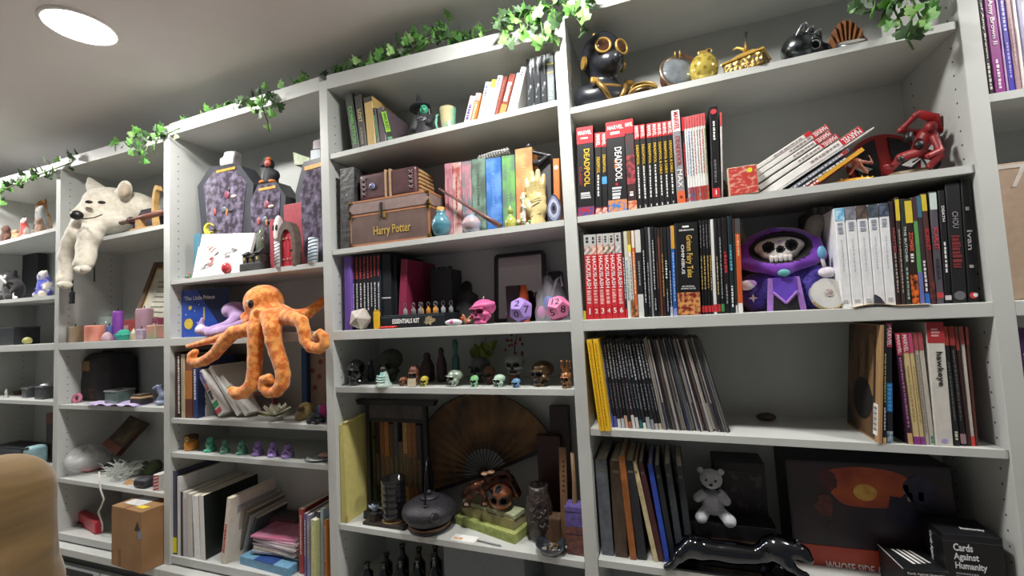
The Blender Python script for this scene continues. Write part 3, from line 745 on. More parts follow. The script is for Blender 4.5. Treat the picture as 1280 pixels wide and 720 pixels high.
bk(3,1,Y,684.6,694,682.6,68,'5a676b','grey-green book with gold lines against the divider','book',dep=.16,hard=True,deco=[('band',.78,.81,'c8a850'),('band',.62,.64,'c8a850'),('print',.1,.5,'8a989a',.5)])
#middle bay, second shelf: the set of coloured volumes behind the pots
bk(3,2,.015,425.4,443.6,424.6,212,mat('2c2c2e',.45,c2='4a4a4c',scale=60,bump=.5),'black embossed tome standing at the left of the trunk','book',dep=.17,hard=True,deco=[('band',.22,.235,'55565a'),('band',.52,.535,'55565a'),('band',.8,.815,'55565a'),('dot',.66,'7a7b80',.006)])
seq=[(556.6,566,555.4,205.4,'c8929c','a86a78','rose-pink volume, first of the coloured set'),(566.4,577.8,564.8,204.4,'d8c0bc','a84a4a','pale pink volume, second of the coloured set'),(578.2,590.6,576.4,203,'74848c','c88a98','slate and pink volume, third of the coloured set'),(591,608.4,588.8,200.4,'7c9a8a','5a6a60','sage green volume, fourth of the coloured set'),(609,628.6,606.6,199.6,'3a72c0','6a9ae0','bright blue volume, fifth of the coloured set'),(629,645.6,626.8,196,'6a8478','7ab86a','grey-green volume, sixth of the coloured set'),(646,668,643.6,187.6,'d08a5a','e8b078','orange volume, tallest of the coloured set')]
for a,b,xt,yt,c,c2,lab in seq:
 m_=mat(c,.5,c2=c2,scale=16,lo=.45,hi=.6)
 bk(3,2,.05,a,b,xt,yt,m_,lab,'book',dep=.16,hard=True,group='coloured volume set',deco=[('print',.35,.8,c2,.2)])
bk(3,2,.07,673,690,672,198,'55565c','grey slab-like book behind the cream hand','book',dep=.15,hard=True)
bk(3,2,.05,692.6,700.6,691,199,'cf8048','orange book with a ring, tight against the divider','book',dep=.15,hard=True,deco=[('dot',.86,'d8d0c8')])
#middle bay, rail shelf: game books
bk(3,'r',.03,431,440.4,429.6,322,'7a5ab8','purple hardback at the left end of the rail shelf','book',dep=.2,hard=True)
gb=[440.6,445,449.6,454.4,459,463.4,467.4,472,476.8]
for i in range(8):
 bk(3,'r',.04,gb[i],gb[i+1],gb[i]-1.6,320.2-.35*i,['1e1a1e','1c1a22','20181c','1a2026','221a24','1c1a1e','1a1c24','182430'][i],'%s of eight dark game hardbacks with red heads'%ordinal(i),'book',dep=.2,hard=True,group='dark game hardbacks with red heads',deco=[('print',.68,.97,'c0464a',.42),('print',.2+.05*(i%3),.62,'d8d8dc',.3)])
bk(3,'r',.045,477.6,489.4,476.4,318.5,'1d2026','thick black hardback with a white line, right of the red-headed ones','book',dep=.19,hard=True,deco=[('band',.4,.415,'d8d8dc')])
bk(3,'r',.06,489.8,496,488.6,319,'23252b','plain black hardback left of the maroon one','book',dep=.18,hard=True)
bk(3,'r',.055,497,506,501,325,'8c2c4c','maroon hardback leaning to the right','book',dep=.18,hard=True)
#second bay, lower shelves
seq=[(217,221.6,216,440.4,'4a3028',[],'dark brown book at the left end under the octopus'),(221.8,226.4,221,441.6,'1c1a1a',[('print',.05,.95,'e8e4e0',.5)],'black book with white lettering under the octopus'),(226.6,231.2,225.8,443,'cbbda0',[('print',.1,.9,'b0a080',.3)],'cream book under the octopus'),(231.6,241,230.8,444,'7c5236',[('band',0,.3,'6a3a2c'),('band',.3,.75,'b0713a')],'brown and orange book under the octopus'),(241.4,247.4,240.6,447,'2c3a6a',[('print',.3,.8,'d8dce8',.4)],'blue book with white print under the octopus')]
for a,b,xt,yt,c,dc,lab in seq:
 bk(2,3,.02,a,b,xt,yt,c,lab,'book',deco=dc,dep=.17)
bp(.03,(273,521.5),(246.8,467),.030,'dcdad6','white book leaning left with a spine of coloured letters','book',dep=.16,deco=[('print',.72,.98,'6a5aa8',.6),('print',.55,.7,'c8606a',.6),('print',.34,.54,'3a3a4a',.6),('band',.18,.3,'3a8a5a'),('band',.05,.15,'c8505a')])
bp(.05,(296,520.5),(260,461),.020,'e2e2e0','plain white book lying against the one with coloured letters','book',dep=.15,group='white books slumped under the octopus',deco=[('print',.2,.8,'b0b0b4',.2)])
bp(.055,(306,520.5),(275,472),.018,'e6e6e2','white book with a yellow mark in the slumped pair','book',dep=.14,group='white books slumped under the octopus',deco=[('band',.62,.72,'d8cc4a'),('print',.4,.5,'2a2a2c',.4)])
bk(2,3,.05,249,258,247.6,470,'b8b8b4','black and white animal picture book at the foot of the slumped pile','book',dep=.13,deco=[('art',.1,.8,'1c1c1e','d8d8d4')])
bk(2,3,.15,377,384,376,436,'254a74','dark blue book standing at the back','book',dep=.09)
#second bay, bottom: binders and magazines
Y=.012
seq=[(213.6,221,212,588,'45475a','dark blue-grey portfolio with a yellow tag',[('band',.02,.2,'e6d820')]),(221.6,225.4,221.2,596,'d8dadb','white portfolio standing second from left',[]),(225.6,229,225.4,615,'3a3a40','thin black folder between white ones',[]),(229.2,233.6,228.4,615,'d6d4d8','white folder with a lilac edge',[('band',.0,.9,'c0b8c4')]),(233.8,240.4,233,617,'c4c2be','grey-white folder left of the broad white binder',[]),(243,251,239.6,619.5,'e4e6e8','broad white binder with an orange tag on top',[]),(251.4,257,248.6,619.6,'1d2320','black board portfolio showing its broad dark side',[('band',0,1,'dcdcda')])]
for a,b,xt,yt,c,lab,dc in seq:
 bk(2,'b',Y,a,b,xt,yt,c,lab,'portfolio',dep=.235,deco=dc,group='portfolios and binders',name='portfolio')
bk(2,'b',Y,275.4,280.6,283.6,623,'d8cfc4','white and red magazine leaning with an orange picture on its cover','magazine',dep=.2,deco=[('print',.15,.6,'b84a44',.5)])
t=BOOKS[-1]
MB().box(.016,.0168,.01,.09,.12,.24).build('cover_picture',mat('a8623a',.5,c2='5a4438',scale=20),t)
for i,(a,b,xt,yt,c)in enumerate([(281.5,287,292,632,'9aa0a6'),(288,292.6,298,636,'a49c90'),(293.6,299,304,641,'7a7670'),(300,304.6,310.6,645,'b4b6b8'),(305.8,311,317,648,'5f6468')]):
 bk(2,'b',Y+.03+.015*i,a,b,xt,yt,c,'%s grey magazine leaning behind the orange-pictured one'%ordinal(i),'magazine',dep=.18,group='grey leaning magazines')
for a,b,xt,yt,c,lab,y in[(373.6,379.8,373,636,'a83c3a','red book left of the coloured paperbacks at the bottom',.04),(380,383.4,379.4,642,'6a5a8a','purple paperback at the bottom',.03),(383.6,388,383,644,'8a8ab0','lilac paperback at the bottom',.03),(388.4,395.4,388,650,'b8bc8a','yellow-green paperback standing out in front',.012),(396,400,395.4,640,'2c302c','black paperback at the bottom',.03),(400.4,404.6,400,636,'a8bcc8','pale blue paperback at the bottom',.03),(405,409,404.6,650,'c87a3a','orange paperback next to the divider',.03)]:
 bk(2,'b',y,a,b,xt,yt,c,lab,'book',dep=.17,deco=[('print',.3,.9,'d8d088' if c=='b8bc8a' else 'c8c4c0',.3)])
#far right bay
for a,b,c,lab,dc in[(1236.8,1243.6,'231c26','black art book at the left end of the far right bay',[('txt','Art of Amy Brown',.3,.9,'e8e4d8',.45),('print',.03,.26,'d8d4c8',.4)]),(1244.2,1259,'8c2c84','broad magenta-purple art book',[('txt','Art of Amy Brown II',.4,.96,'f0e8f0',.5),('print',.04,.28,'e8d8e8',.25)]),(1259.4,1262,'b89ac8','thin lilac book between the purple ones',[]),(1262.4,1270.4,'3c2ca8','violet-blue book in the far right bay',[('print',.5,.9,'c8c0f0',.35),('print',.1,.4,'a8a0e0',.3)]),(1270.8,1278.4,'a8848c','dusty mauve book in the far right bay',[('print',.2,.6,'c8b0b4',.2)]),(1278.8,1284,'e0dcdc','white book at the edge of the picture',[]),(1284.6,1291,'9a94b8','grey-violet book beyond the white one',[])]:
 X0=xs(a,5,1,.012)
 z=zs(5,1,X0)
 X1=xs(b,5,1,.012)
 book(X0,.012,z,(X1-X0)*.97,.2,.27,0,mat(c,.4,var=.05),lab,'book','art books in the far right bay',dc)
#right bay: ornaments
def SX(s):
 return Matrix.Scale(s,4)
def disc(parent,name,r,th,m,loc,rot=(0,0,0),n=28,dome=0.0):
 prof=[(r,-th/2),(r,th/2)]
 if dome:prof+=[(r*.7,th/2+dome*.7),(r*.35,th/2+dome*.95),(0,th/2+dome)]
 return MB().lathe(prof,n).build(name,m,parent,bool(dome),loc,rot)
def ring(parent,name,r,tube_r,m,loc,rot=(0,0,0),n=28,k=8,flat=1.0):
 mb=MB()
 vs,fs=[],[]
 for i in range(n):
  a=2*PI*i/n
  for j in range(k):
   b=2*PI*j/k
   q=r+tube_r*math.cos(b)
   vs.append((q*math.cos(a),q*math.sin(a),tube_r*math.sin(b)*flat))
 for i in range(n):
  for j in range(k):
   fs.append((i*k+j,((i+1)%n)*k+j,((i+1)%n)*k+(j+1)%k,i*k+(j+1)%k))
 mb.add(vs,fs)
 return mb.build(name,m,parent,True,loc,rot)
X,z,wd,h=spot(722,784,43,4,1,.085)
t=thing('bust','black and bronze bust of a head in a round-goggled gas mask','bust',(max(X,DW/2+.36*h+.004),.085,z),R(32))
rub=mat('22252c',.33,var=.2,scale=50)
S=h
body('head',[E((0,.02,.71),(.245,.27,.27),.05),E((0,-.14,.53),(.17,.17,.14),.06),C((0,.03,.2),(0,.02,.6),.165,.16,.06),E((0,.03,.15),(.36,.26,.2),.08),C((-.24,.03,.2),(.24,.03,.2),.12,.12,.06),C((0,-.25,.52),(0,-.35,.48),.075,.06,.03),E((.11,-.2,.66),(.08,.06,.085),.02),E((-.11,-.2,.66),(.08,.05,.085),.02),E((0,-.24,.47),(.09,.05,.03),.03),C((0,-.1,.93),(0,.12,.93),.025,k=.03),BX((0,0,-.2),(1,1,.2),0,.001,op='-')],.017,rub,t,M=SX(S))
for sx in(-1,1):
 ring(t,'goggle_ring',.082*S,.016*S,BRASS,(sx*.115*S,-.262*S,.67*S),(PI/2,0,sx*.3))
 disc(t,'lens',.076*S,.008*S,mat('4a2e20',.1,coat=.8,var=.3,scale=30),(sx*.115*S,-.263*S,.67*S),(PI/2,0,sx*.3),dome=.01*S)
 disc(t,'ear_plate',.07*S,.03*S,BRASS,(sx*.25*S,.0,.6*S),(0,PI/2,0))
 MB().ball((sx*.12*S,-.06*S,.92*S),.028*S,10,6).build('stud',BRASS,t,True)
MB().tube([(math.cos(a)*.235*S,.03*S+math.sin(a)*.225*S,(.29-.06*math.sin(-a))*S)for a in np.linspace(0,2*PI,24)],.028*S,8).build('collar_strap',mat('8a6a34',.4,.5),t,True)
for sx in(-1,1):
 MB().tube([(sx*.2*S,-.17*S,.3*S),(sx*.14*S,-.24*S,.18*S),(sx*.06*S,-.25*S,.04*S)],.032*S,8).build('breast_strap',mat('7a5e30',.4,.5),t,True)
 MB().bbox(-.05*S,.05*S,-.02*S,.02*S,-.035*S,.035*S,.008).build('buckle',BRASS,t,loc=(sx*.22*S,-.2*S,.28*S))
X,z,wd,h=spot(786,826,93,4,1,.04)
t=thing('compass','opened brass pocket compass lying beside the bust','compass',(X,.04,z))
disc(t,'case',.038,.012,mat('5c4a34',.35,.7),(-.004,0,.008),(0,0,0),dome=.004)
ring(t,'bezel',.036,.004,BRASS,(-.004,0,.016))
disc(t,'lid',.036,.006,mat('4a4038',.3,.7),(.0,.02,.034),(R(50),0,R(10)))
ring(t,'lid_rim',.034,.003,BRASS,(.0,.0165,.037),(R(50),0,R(10)))
X,z,wd,h=spot(832,863,68,4,1,.05)
t=thing('goggles','large round eyepiece in a brown rim standing on edge','goggles',(X,.05,z))
q=(R(78),0,R(20))
disc(t,'cup',h*.48,.045,mat('5a3a2a',.45),(.012,.02,h*.5),q)
ring(t,'rim',h*.44,.006,mat('8a7a6c',.3,.8),(.004,-.003,h*.5),q)
disc(t,'lens',h*.42,.008,mat('6d747a',.08,coat=1,var=.2),(.004,-.003,h*.5),q,dome=.006)
for i in range(2):ring(t,'strap_loop',.008,.002,BRASS,(.0+.012*i,.0,h*.97),(0,PI/2,0),14)
X,z,wd,h=spot(863,900,64,4,1,.05)
t=thing('globe','mottled gold glass globe with a small clasp on top','ornament',(X,.05,z))
MB().ball((0,0,h*.46),(wd*.5,wd*.5,h*.46),28,18).build('globe',mat('8a7420',.12,.35,c2='c8b458',scale=70,tex='voronoi',lo=.1,hi=.5,coat=.7),t,True)
MB().bbox(-.012,.012,-.006,.006,h*.9,h*.99,.002).build('clasp',BRASS,t)
ring(t,'clasp_ring',.007,.0018,BRASS,(.016,0,h*.96),(PI/2,0,0),14)
X,z,wd,h=spot(905,965,56,4,1,.04)
t=thing('casket','small gilded house-shaped casket with pierced filigree panels','casket',(X,.045,z),R(-24))
a,b=wd*.42,wd*.3
gm=mat('a98f45',.3,.8,bump=.4,scale=90,c2='6a5426',tex='voronoi',lo=.1,hi=.4)
MB().bbox(-a,a,-b,b,0,h*.45,.003).build('box',gm,t)
MB().add([(-a,-b,h*.45),(a,-b,h*.45),(a,b,h*.45),(-a,b,h*.45),(-a*.35,0,h*.8),(a*.35,0,h*.8)],[(0,1,5,4),(1,2,5),(2,3,4,5),(3,0,4),(3,2,1,0)]).build('roof',GOLD,t)
for y_ in(-1,):
 p=MB()
 for i in range(7):
  for j in range(2):
   p.lathe([(.0036,0),(.0036,.001)],8,(-a*.8+i*a*.27,-b-.0008,h*(.14+.17*j)),0,'y')
 p.build('filigree',mat('2a2216',.6),t)['kind']='stuff'
MB().tube([(-a*1.05,-b*1.05,h*.46),(a*1.05,-b*1.05,h*.46),(a*1.05,b*1.05,h*.46),(-a*1.05,b*1.05,h*.46),(-a*1.05,-b*1.05,h*.46)],.003,6).build('cornice',GOLD,t)
MB().tube([(0,0,h*.8),(-.004,0,h*.92),(-.018,0,h*1.04),(-.028,0,h*1.03)],[.004,.004,.003,.002],6).build('finial_hook',GOLD,t,True)
MB().tube([(.002,0,h*.8),(.002,.0,h*1.1)],[.004,.002],6).build('finial',BRASS,t,True)
MB().tube([(.0,.012,h*.9),(-.001,.014,h*1.25),(.002,.014,h*1.52)],[.003,.003,.005],6).build('key_stem',mat('1e1e22',.5),t,True)
X,z,wd,h=spot(980,1038,31,4,1,.05)
t=thing('skull_helmet','silver mechanical skull lying on its side at the shelf edge','skull',(X,.06,z),R(15))
sv=mat('6f7478',.25,.9,c2='3b3f44',scale=60,lo=.4,hi=.6)
s=wd*1.25
body('skull',[E((-.05,.02,.36),(.36,.34,.32),.05),E((.22,-.12,.2),(.2,.17,.16),.06),C((.02,-.16,.1),(.34,-.14,.1),.07,.06,.04),E((.26,-.25,.24),(.09,.1,.1),.02,1,'-'),E((.06,-.28,.27),(.09,.1,.1),.02,1,'-'),E((.17,-.3,.1),(.04,.06,.05),.01,1,'-'),BX((0,0,-.3),(1,1,.3),0,.001,op='-')],.02,[sv,mat('16171a',.6)],t,M=SX(s))
for i in range(3):MB().tube([(s*(-.3+.13*i+.35*q),-s*(.30*math.sin(PI*q)),s*(.28+.42*math.sin(PI*q)*(1-.2*i)))for q in np.linspace(0,1,9)],.004,6).build('pipe',STEEL,t,True)
ring(t,'eye_ring',s*.09,s*.016,STEEL,(s*.06,-s*.255,s*.27),(PI/2,0,0),16)
X,z,wd,h=spot(1040,1092,20,4,1,.1)
t=thing('shell_fan','brown pleated scallop shell leaning at the back','shell',(X,.12,z))
P=[]
for r_ in(.06,.5,.85,1.0):
 P.append([(math.cos(PI*(i/24))*r_*wd*.55,(.008 if i%2 else-.004)*r_+(1-r_)*.01,math.sin(PI*(i/24))*r_*h*(1+(.03 if i%2 else 0)))for i in range(25)])
solid(MB().grid(P).build('shell',mat('8a5a34',.6,var=.25,scale=30),t),.004)
X,z,wd,h=spot(1049,1086,38,4,1,.03)
t=thing('medallion','white round medallion with a silver rim lying tilted','medallion',(X,.04,z))
disc(t,'plate',wd*.5,.006,mat('c8c4bc',.35),(0,0,h*.45),(R(35),0,0))
ring(t,'rim',wd*.48,.004,STEEL,(0,0,h*.45),(R(35),0,0),flat=1)
X,z,wd,h=spot(1132,1166,-14,4,1,.12)
t=thing('carton','white carton half hidden behind the hanging ivy','box',(X,.13,z))
MB().bbox(-wd*.5,wd*.5,0,.09,0,h,.002).build('carton',WHITE,t)
MB().box(-wd*.5-.001,wd*.5+.001,-.001,.0,h*.2,h*.3).build('printed_line',mat('8a8a90',.5),t)
X,z,wd,h=spot(1176,1187,-30,4,1,.15)
t=thing('rod','dark wooden rod standing in the top right corner','rod',(X,.16,z))
MB().cyl(.006,0,h,10).build('rod',mat('6a4a30',.5),t,True)
#second shelf, right end
X,z,wd,h=spot(912,949,207,4,2,.0)
t=thing('card_box','small card box with a swirling red picture and yellow dot','box',(X,.004,z),R(-4))
MB().bbox(-wd/2,wd/2,0,.024,0,h,.001).build('box',mat('c9b49a',.5),t)
MB().box(-wd/2+.003,wd/2-.001,-.0005,0,.002,h-.002).build('picture',mat('c0403a',.4,c2='d8a090',scale=60,lo=.5,hi=.62,stretch=(1,1,2.4)),t)
MB().lathe([(.006,-.001),(.006,0)],14,(wd*.26,0,h*.82),0,'y').build('dot',mat('e0d43c',.4),t)
X,z,wd,h=spot(901,914,226,4,2,.03)
t=thing('dry_leaf','curled brown dry leaf behind the small card box','leaf',(X,.035,z))
P=[[((u-.5)*wd*(1-abs(v-.4)),.012*math.sin(u*5+v*3),v*h)for u in np.linspace(0,1,6)]for v in np.linspace(0,1,6)]
solid(MB().grid(P).build('leaf',mat('54463a',.8,var=.3),t),.002)
X,z,wd,h=spot(938,972,182,4,2,.17)
t=thing('raven_figure','black feathered bird shape behind the slumped comics','ornament',(X,.17,z))
body('bird',[E((0,0,.3),(.34,.2,.3),.05),C((.1,0,.5),(.42,0,.95),.09,.02,.05),C((.0,0,.5),(.2,0,.9),.08,.02,.05),C((-.2,0,.4),(-.35,0,.1),.12,.05,.05)],.04,mat('131317',.5),t,M=SX(wd))
c=at(1104,196,Y=.205)
rr=abs(at(1152,196,Y=.205).x-c.x)
z=zs(4,2,c.x)
t=thing('emblem_disc','round black and red emblem disc with white eyes, propped at the back','disc',(c.x,.195,z),0)
M_=(R(-8),0,0)
cz=rr*1.0
disc(t,'red_rim',rr,.014,mat('a82a2c',.45),(0,.014,cz),(PI/2+R(-8),0,0),48)
for sx in(-1,1):
 poly=[(sx*(.016+0),-math.sqrt(max(0,(rr*.86)**2-.016**2)))]+[(sx*math.cos(a)*rr*.86,math.sin(a)*rr*.86)for a in np.linspace(-1.36,1.36,22)]+[(sx*.016,math.sqrt((rr*.86)**2-.016**2))]
 MB().prism(poly,-.006,.004).build('black_half',mat('1c1d22',.5),t,loc=(0,.008,cz),rot=M_)
 eye=[(sx*.03,-.016),(sx*.078,.012),(sx*.082,.002),(sx*.05,-.024)]
 MB().prism(eye,-.003,.003).build('white_eye',WHITE,t,loc=(0,.0015,cz),rot=M_)
c=at(1140,190,Y=.07)
X,z,wd,h=spot(1107,1172,140,4,2,.06)
t=thing('action_figure','crouching red and black action figure with raised arm on a stone base','figurine',(X,.07,z))
st=body('stone_base',[E((0,0,.1),(.46,.3,.1),.03),E((-.2,-.05,.1),(.28,.24,.09),.03),E((.26,.02,.13),(.2,.22,.1),.03),BX((0,0,-.2),(1,1,.2),0,.001,op='-')],.025,mat('b5a58c',.8,c2='8f8068',scale=40,bump=.5),t,M=SX(wd))
def lp(x,y,Y=.07):
 q=at(x,y,Y=Y)
 return((q.x-X)/wd,(Y-.07)/wd,(q.z-z)/wd)
fr=[E(lp(1163,159,.05),(.12,.13,.13),.03),C(lp(1158,170),lp(1148,188),.19,.15,.05),C(lp(1150,166,.09),lp(1126,163,.07),.085,.075,.03),C(lp(1126,163,.07),lp(1142,147,.06),.07,.065,.02),E(lp(1145,144,.055),(.08,.08,.08),.02),C(lp(1168,172,.04),lp(1175,188,.03),.09,.07,.03),C(lp(1175,188,.03),lp(1160,195,.02),.07,.06,.03),C(lp(1148,190,.06),lp(1126,197,.03),.12,.1,.04),C(lp(1126,197,.03),lp(1116,209,.045),.09,.07,.03),C(lp(1154,192,.09),lp(1174,196,.06),.12,.1,.04),C(lp(1174,196,.06),lp(1162,208,.05),.085,.07,.03),C(lp(1116,209,.045),lp(1107,208,.03),.06,.05,.02)]
rp=PB_plate=[lp(1146,141,.09),lp(1166,147,.1),lp(1176,165,.1)]
MB().tube([tuple(Vector(p)*wd)for p in rp],[.012,.018,.008],8,flat=.4).build('back_plate',mat('a8282c',.4),t,True)
for q0,q1,r_ in[(lp(1152,176,.045),lp(1146,186,.04),.1),(lp(1130,196,.02),lp(1122,202,.03),.08)]:MB().ball(tuple((Vector(q0)+Vector(q1))*.5*wd),(r_*wd,r_*wd*.8,r_*wd),10,6).build('black_padding',mat('1c1b1e',.5),t,True)
body('body',fr,.022,mat('8c2428',.45,var=.06,scale=12),t,M=SX(wd))
q=lp(1118,164,.055)
MB().tube([Vector(lp(1136,166,.05))*wd,Vector(lp(1134,178,.05))*wd],.008,8).build('black_belt',BLACK,t,True)
MB().prism([(0,0),(.006,.0),(.005,.06),(.002,.075)],-.001,.001).build('blade',mat('d4d6d8',.25,.6),t,loc=(-wd*.42,-.02,wd*.32),rot=(0,R(60),0))
MB().prism([(0,0),(.012,.02),(.016,.07),(.008,.098),(.0,.06)],-.003,.003).build('dark_blade',mat('3a2c30',.5),t,loc=(wd*.62,.03,0.01),rot=(0,R(6),0))
MB().tube([(wd*.3,.04,wd*.5),(wd*.5,.045,wd*.62),(wd*.6,.045,wd*.35),(wd*.56,.04,.01)],.0025,6).build('cable',mat('4a4246',.5),t,True)
X,z,wd,h=spot(1045,1097,190,4,2,.035)
t=thing('creature_figure','small red-brown creature springing from a golden flame base','figurine',(X,.045,z))
def lp2(x,y,Y=.045):
 q=at(x,y,Y=Y)
 return((q.x-X)/wd,(Y-.045)/wd,(q.z-z)/wd)
body('creature',[E(lp2(1071,203),(.13,.1,.12),.05),E(lp2(1073,189,.035),(.07,.07,.07),.04),C(lp2(1066,200),lp2(1056,207),.05,.04,.03),C(lp2(1078,202),lp2(1090,204),.05,.04,.03),C(lp2(1090,204),lp2(1086,194),.035,.02,.02),C(lp2(1068,208),lp2(1062,218),.06,.04,.03),C(lp2(1076,208),lp2(1084,216),.06,.04,.03)],.03,mat('8a4030',.45,c2='b8765a',scale=40),t,M=SX(wd))
fl=[E((0,0,.08),(.5,.16,.09),.05)]+[C((-.42+i*.12,.02*(i%2),.08),(-.46+i*.13,-.02,.14+.1*((i*3)%4)/3),.05,.012,.03)for i in range(8)]
body('flame_base',fl+[BX((0,0,-.2),(1,1,.2),0,.001,op='-')],.025,mat('b8741c',.35,c2='e0b03c',scale=40,coat=.4),t,M=SX(wd))
#rail: purple plush, agate, leaflets
X,z,wd,h=spot(929,1033,275,4,'r',.075)
S=wd*1.13
t=thing('plush_reaper','plush skeleton doll in a purple hood with horns and a blue gem','plush toy',(X+.006,.10,z),R(-6))
fur=mat('32257e',.9,c2='5340b0',scale=120,bump=.6,sheen=.5)
vel=mat('7d2fc0',.7,c2='6a24a8',scale=14,sheen=.6,bump=.2)
body('body',[E((0,.05,.3),(.36,.24,.3),.05),E((-.28,-.02,.22),(.19,.19,.23),.05),E((.28,-.02,.22),(.19,.19,.24),.05),E((-.3,0,.36),(.15,.16,.12),.05),E((.34,-.05,.42),(.14,.13,.12),.05),BX((0,0,-.3),(1,1,.3),0,.001,op='-')],.018,fur,t,M=SX(S))
body('hood',[E((0,.06,.74),(.46,.28,.31),.05),C((-.4,-.08,.62),(0,-.18,.51),.075,.1,.05),C((.4,-.08,.64),(0,-.18,.52),.075,.1,.05),C((-.42,-.05,.64),(-.36,-.04,.82),.07,.05,.04),C((-.36,-.05,.82),(-.05,-.05,.99),.055,.05,.04),C((-.05,-.05,.99),(.38,-.04,.82),.05,.055,.04),C((.38,-.04,.82),(.42,-.05,.66),.055,.07,.04),E((-.22,-.13,.56),(.16,.09,.06),.04),E((.22,-.13,.57),(.16,.09,.06),.04),E((0,-.26,.765),(.34,.3,.185),.02,1,'-')],.017,[vel,mat('17131c',.9)],t,M=SX(S))
sk=body('skull_face',[E((0,-.03,.80),(.29,.14,.125),.03),E((0,-.05,.70),(.2,.13,.1),.05),E((-.125,-.19,.78),(.055,.09,.06),.005,1,'-'),E((.125,-.19,.78),(.055,.09,.06),.005,1,'-'),E((0,-.19,.735),(.03,.05,.03),.004,1,'-')]+[C((-.1+.05*i,-.17,.655),(-.1+.05*i,-.165,.61),.024,.022,.008)for i in range(5)],.012,[mat('dcd8d6',.75,var=.05,sheen=.3),mat('1b191d',.8)],t,M=SX(S))
MB().prism([(-.03,0),(0,-.03),(.03,0),(.012,.015),(0,.008),(-.012,.015)],-.004,.004).xf(SX(S)).build('forehead_heart',mat('b48ad0',.7),t,loc=(0,-.168*S,.845*S),rot=(R(-18),0,0))
for sx in(-1,1):
 body('horn',[C((sx*.36,.04,.9),(sx*(.4 if sx>0 else.42),.04,1.02),.1 if sx>0 else.07,.09 if sx>0 else.05,.02)]+([C((-.43,.03,1.0),(-.4,.02,1.15),.06,.03,.03)]if sx<0 else[E((.43,.02,1.05),(.11,.07,.1),.03)]),.015,mat('86807a',.8,sheen=.3),t,M=SX(S))
 a=body('hand',[E((sx*.40 if sx<0 else.44,-.2,.33 if sx<0 else.42),(.085,.06,.06),.02),E((-.36 if sx<0 else.44,-.19,.35 if sx<0 else.44),(.08,.055,.05),.02,1)],.012,[mat('e2dce4',.8),mat('b48acc',.8)],t,M=SX(S))
 MB().prism([(0,.055),(.014,.014),(.055,0),(.014,-.014),(0,-.055),(-.014,-.014),(-.055,0),(-.014,.014)],-.004,.004).xf(SX(S)).build('silver_star',mat('d8d8de',.5),t,loc=(sx*.335*S,-.205*S,.17*S),rot=(R(-4),0,R(sx*16)))
 MB().hexa([(sx*.17-.03,-.262,.0),(sx*.17+.03,-.262,.0),(sx*.17+.03,-.22,.0),(sx*.17-.03,-.22,.0),(sx*.13-.03,-.245,.40),(sx*.13+.03,-.245,.40),(sx*.13+.03,-.2,.40),(sx*.13-.03,-.2,.40)]).xf(SX(S)).build('lilac_trim',mat('9a6cc0',.7,sheen=.4),t)
MB().prism([(-.12,.4),(.12,.4),(.125,.22),(0,.09),(-.125,.22)],-.262,-.2).xf(SX(S)).build('front_panel',mat('5a34b4',.7,sheen=.4),t)
for sx in(-1,1):
 MB().tube([(sx*.125*S,-.266*S,.225*S),(0,-.266*S,.09*S)],.017*S,6).build('lilac_trim',mat('9a6cc0',.7,sheen=.4),t)
MB().prism([(-.14,.2),(.14,.2),(.17,0),(-.17,0)],-.25,-.15).xf(SX(S)).build('black_skirt',mat('1a171e',.8),t)
MB().ball((0,-.29*S,.45*S),(.065*S,.025*S,.045*S),16,10).build('teal_pendant',mat('5aa0a8',.5),t,True)
MB().ball((.40*S,-.24*S,.66*S),(.045*S,.03*S,.075*S),14,10).build('blue_gem',mat('6aa8d0',.4),t,True)
MB().tube([(.40*S,-.23*S,.6*S),(.43*S,-.2*S,.42*S)],.02*S,8).build('wand_stem',mat('b8b4bc',.6),t,True)
X,z,wd,h=spot(1019,1064,346,4,'r',-.002)
t=thing('agate','pale round agate slice with a rough rim leaning on white books','stone',(X,.012,z))
mb=MB()
rnd=random.Random(3)
po=[(math.cos(a)*wd*.5*(1+rnd.uniform(-.04,.03)),h*.5+math.sin(a)*h*.5*(1+rnd.uniform(-.04,.02)))for a in np.linspace(0,2*PI,30,endpoint=False)]
mb.prism(po,0,.016)
mb.build('slice',mat('b9bcc0',.25,c2='d8d4cc',scale=18,coat=.5),t,rot=(R(-10),0,0))
MB().prism([(x*.22+.002,(y_-h*.5)*.24+h*.52)for x,y_ in po],-.002,0).build('crystal_heart',mat('8a7a78',.3,c2='c8bcb8',scale=200,bump=.6),t,rot=(R(-10),0,0))
mb=MB()
for i in range(0,22):
 a=-2.6+i*.14
 mb.ball((math.cos(a)*wd*.49,-.001+.006,h*.5+math.sin(a)*h*.49),(.0045,.007,.0035),7,5)
mb.build('rough_rim',mat('a8946c',.8,var=.3),t,rot=(R(-10),0,0))
X0,X1=xs(1066,4,'r',.004),xs(1162,4,'r',.004)
t=thing('leaflet','brown curled leaflet lying at the rail edge before the white volumes','paper',((X0+X1)/2,.004,ZR))
P=[[((u-.5)*(X1-X0),v*.06-.002,.001+.006*max(0,math.sin(u*5.5))*(1-v*.4)+.003*v)for u in np.linspace(0,1,14)]for v in np.linspace(0,1,4)]
solid(MB().grid(P).build('leaflet',mat('9a7a58',.7,c2='d8ccb8',scale=20),t),.0012)
t.location.y=.0
X,z,wd,h=spot(1096,1110,371,4,'r',.0)
t=thing('clip','small dark folded clip standing on the brown leaflet','clip',(X,.01,z+.006))
MB().prism([(-wd/2,0),(wd/2,0),(wd*.1,h*.7),(-wd*.3,h)],0,.01).build('clip',mat('3a3c48',.4),t)
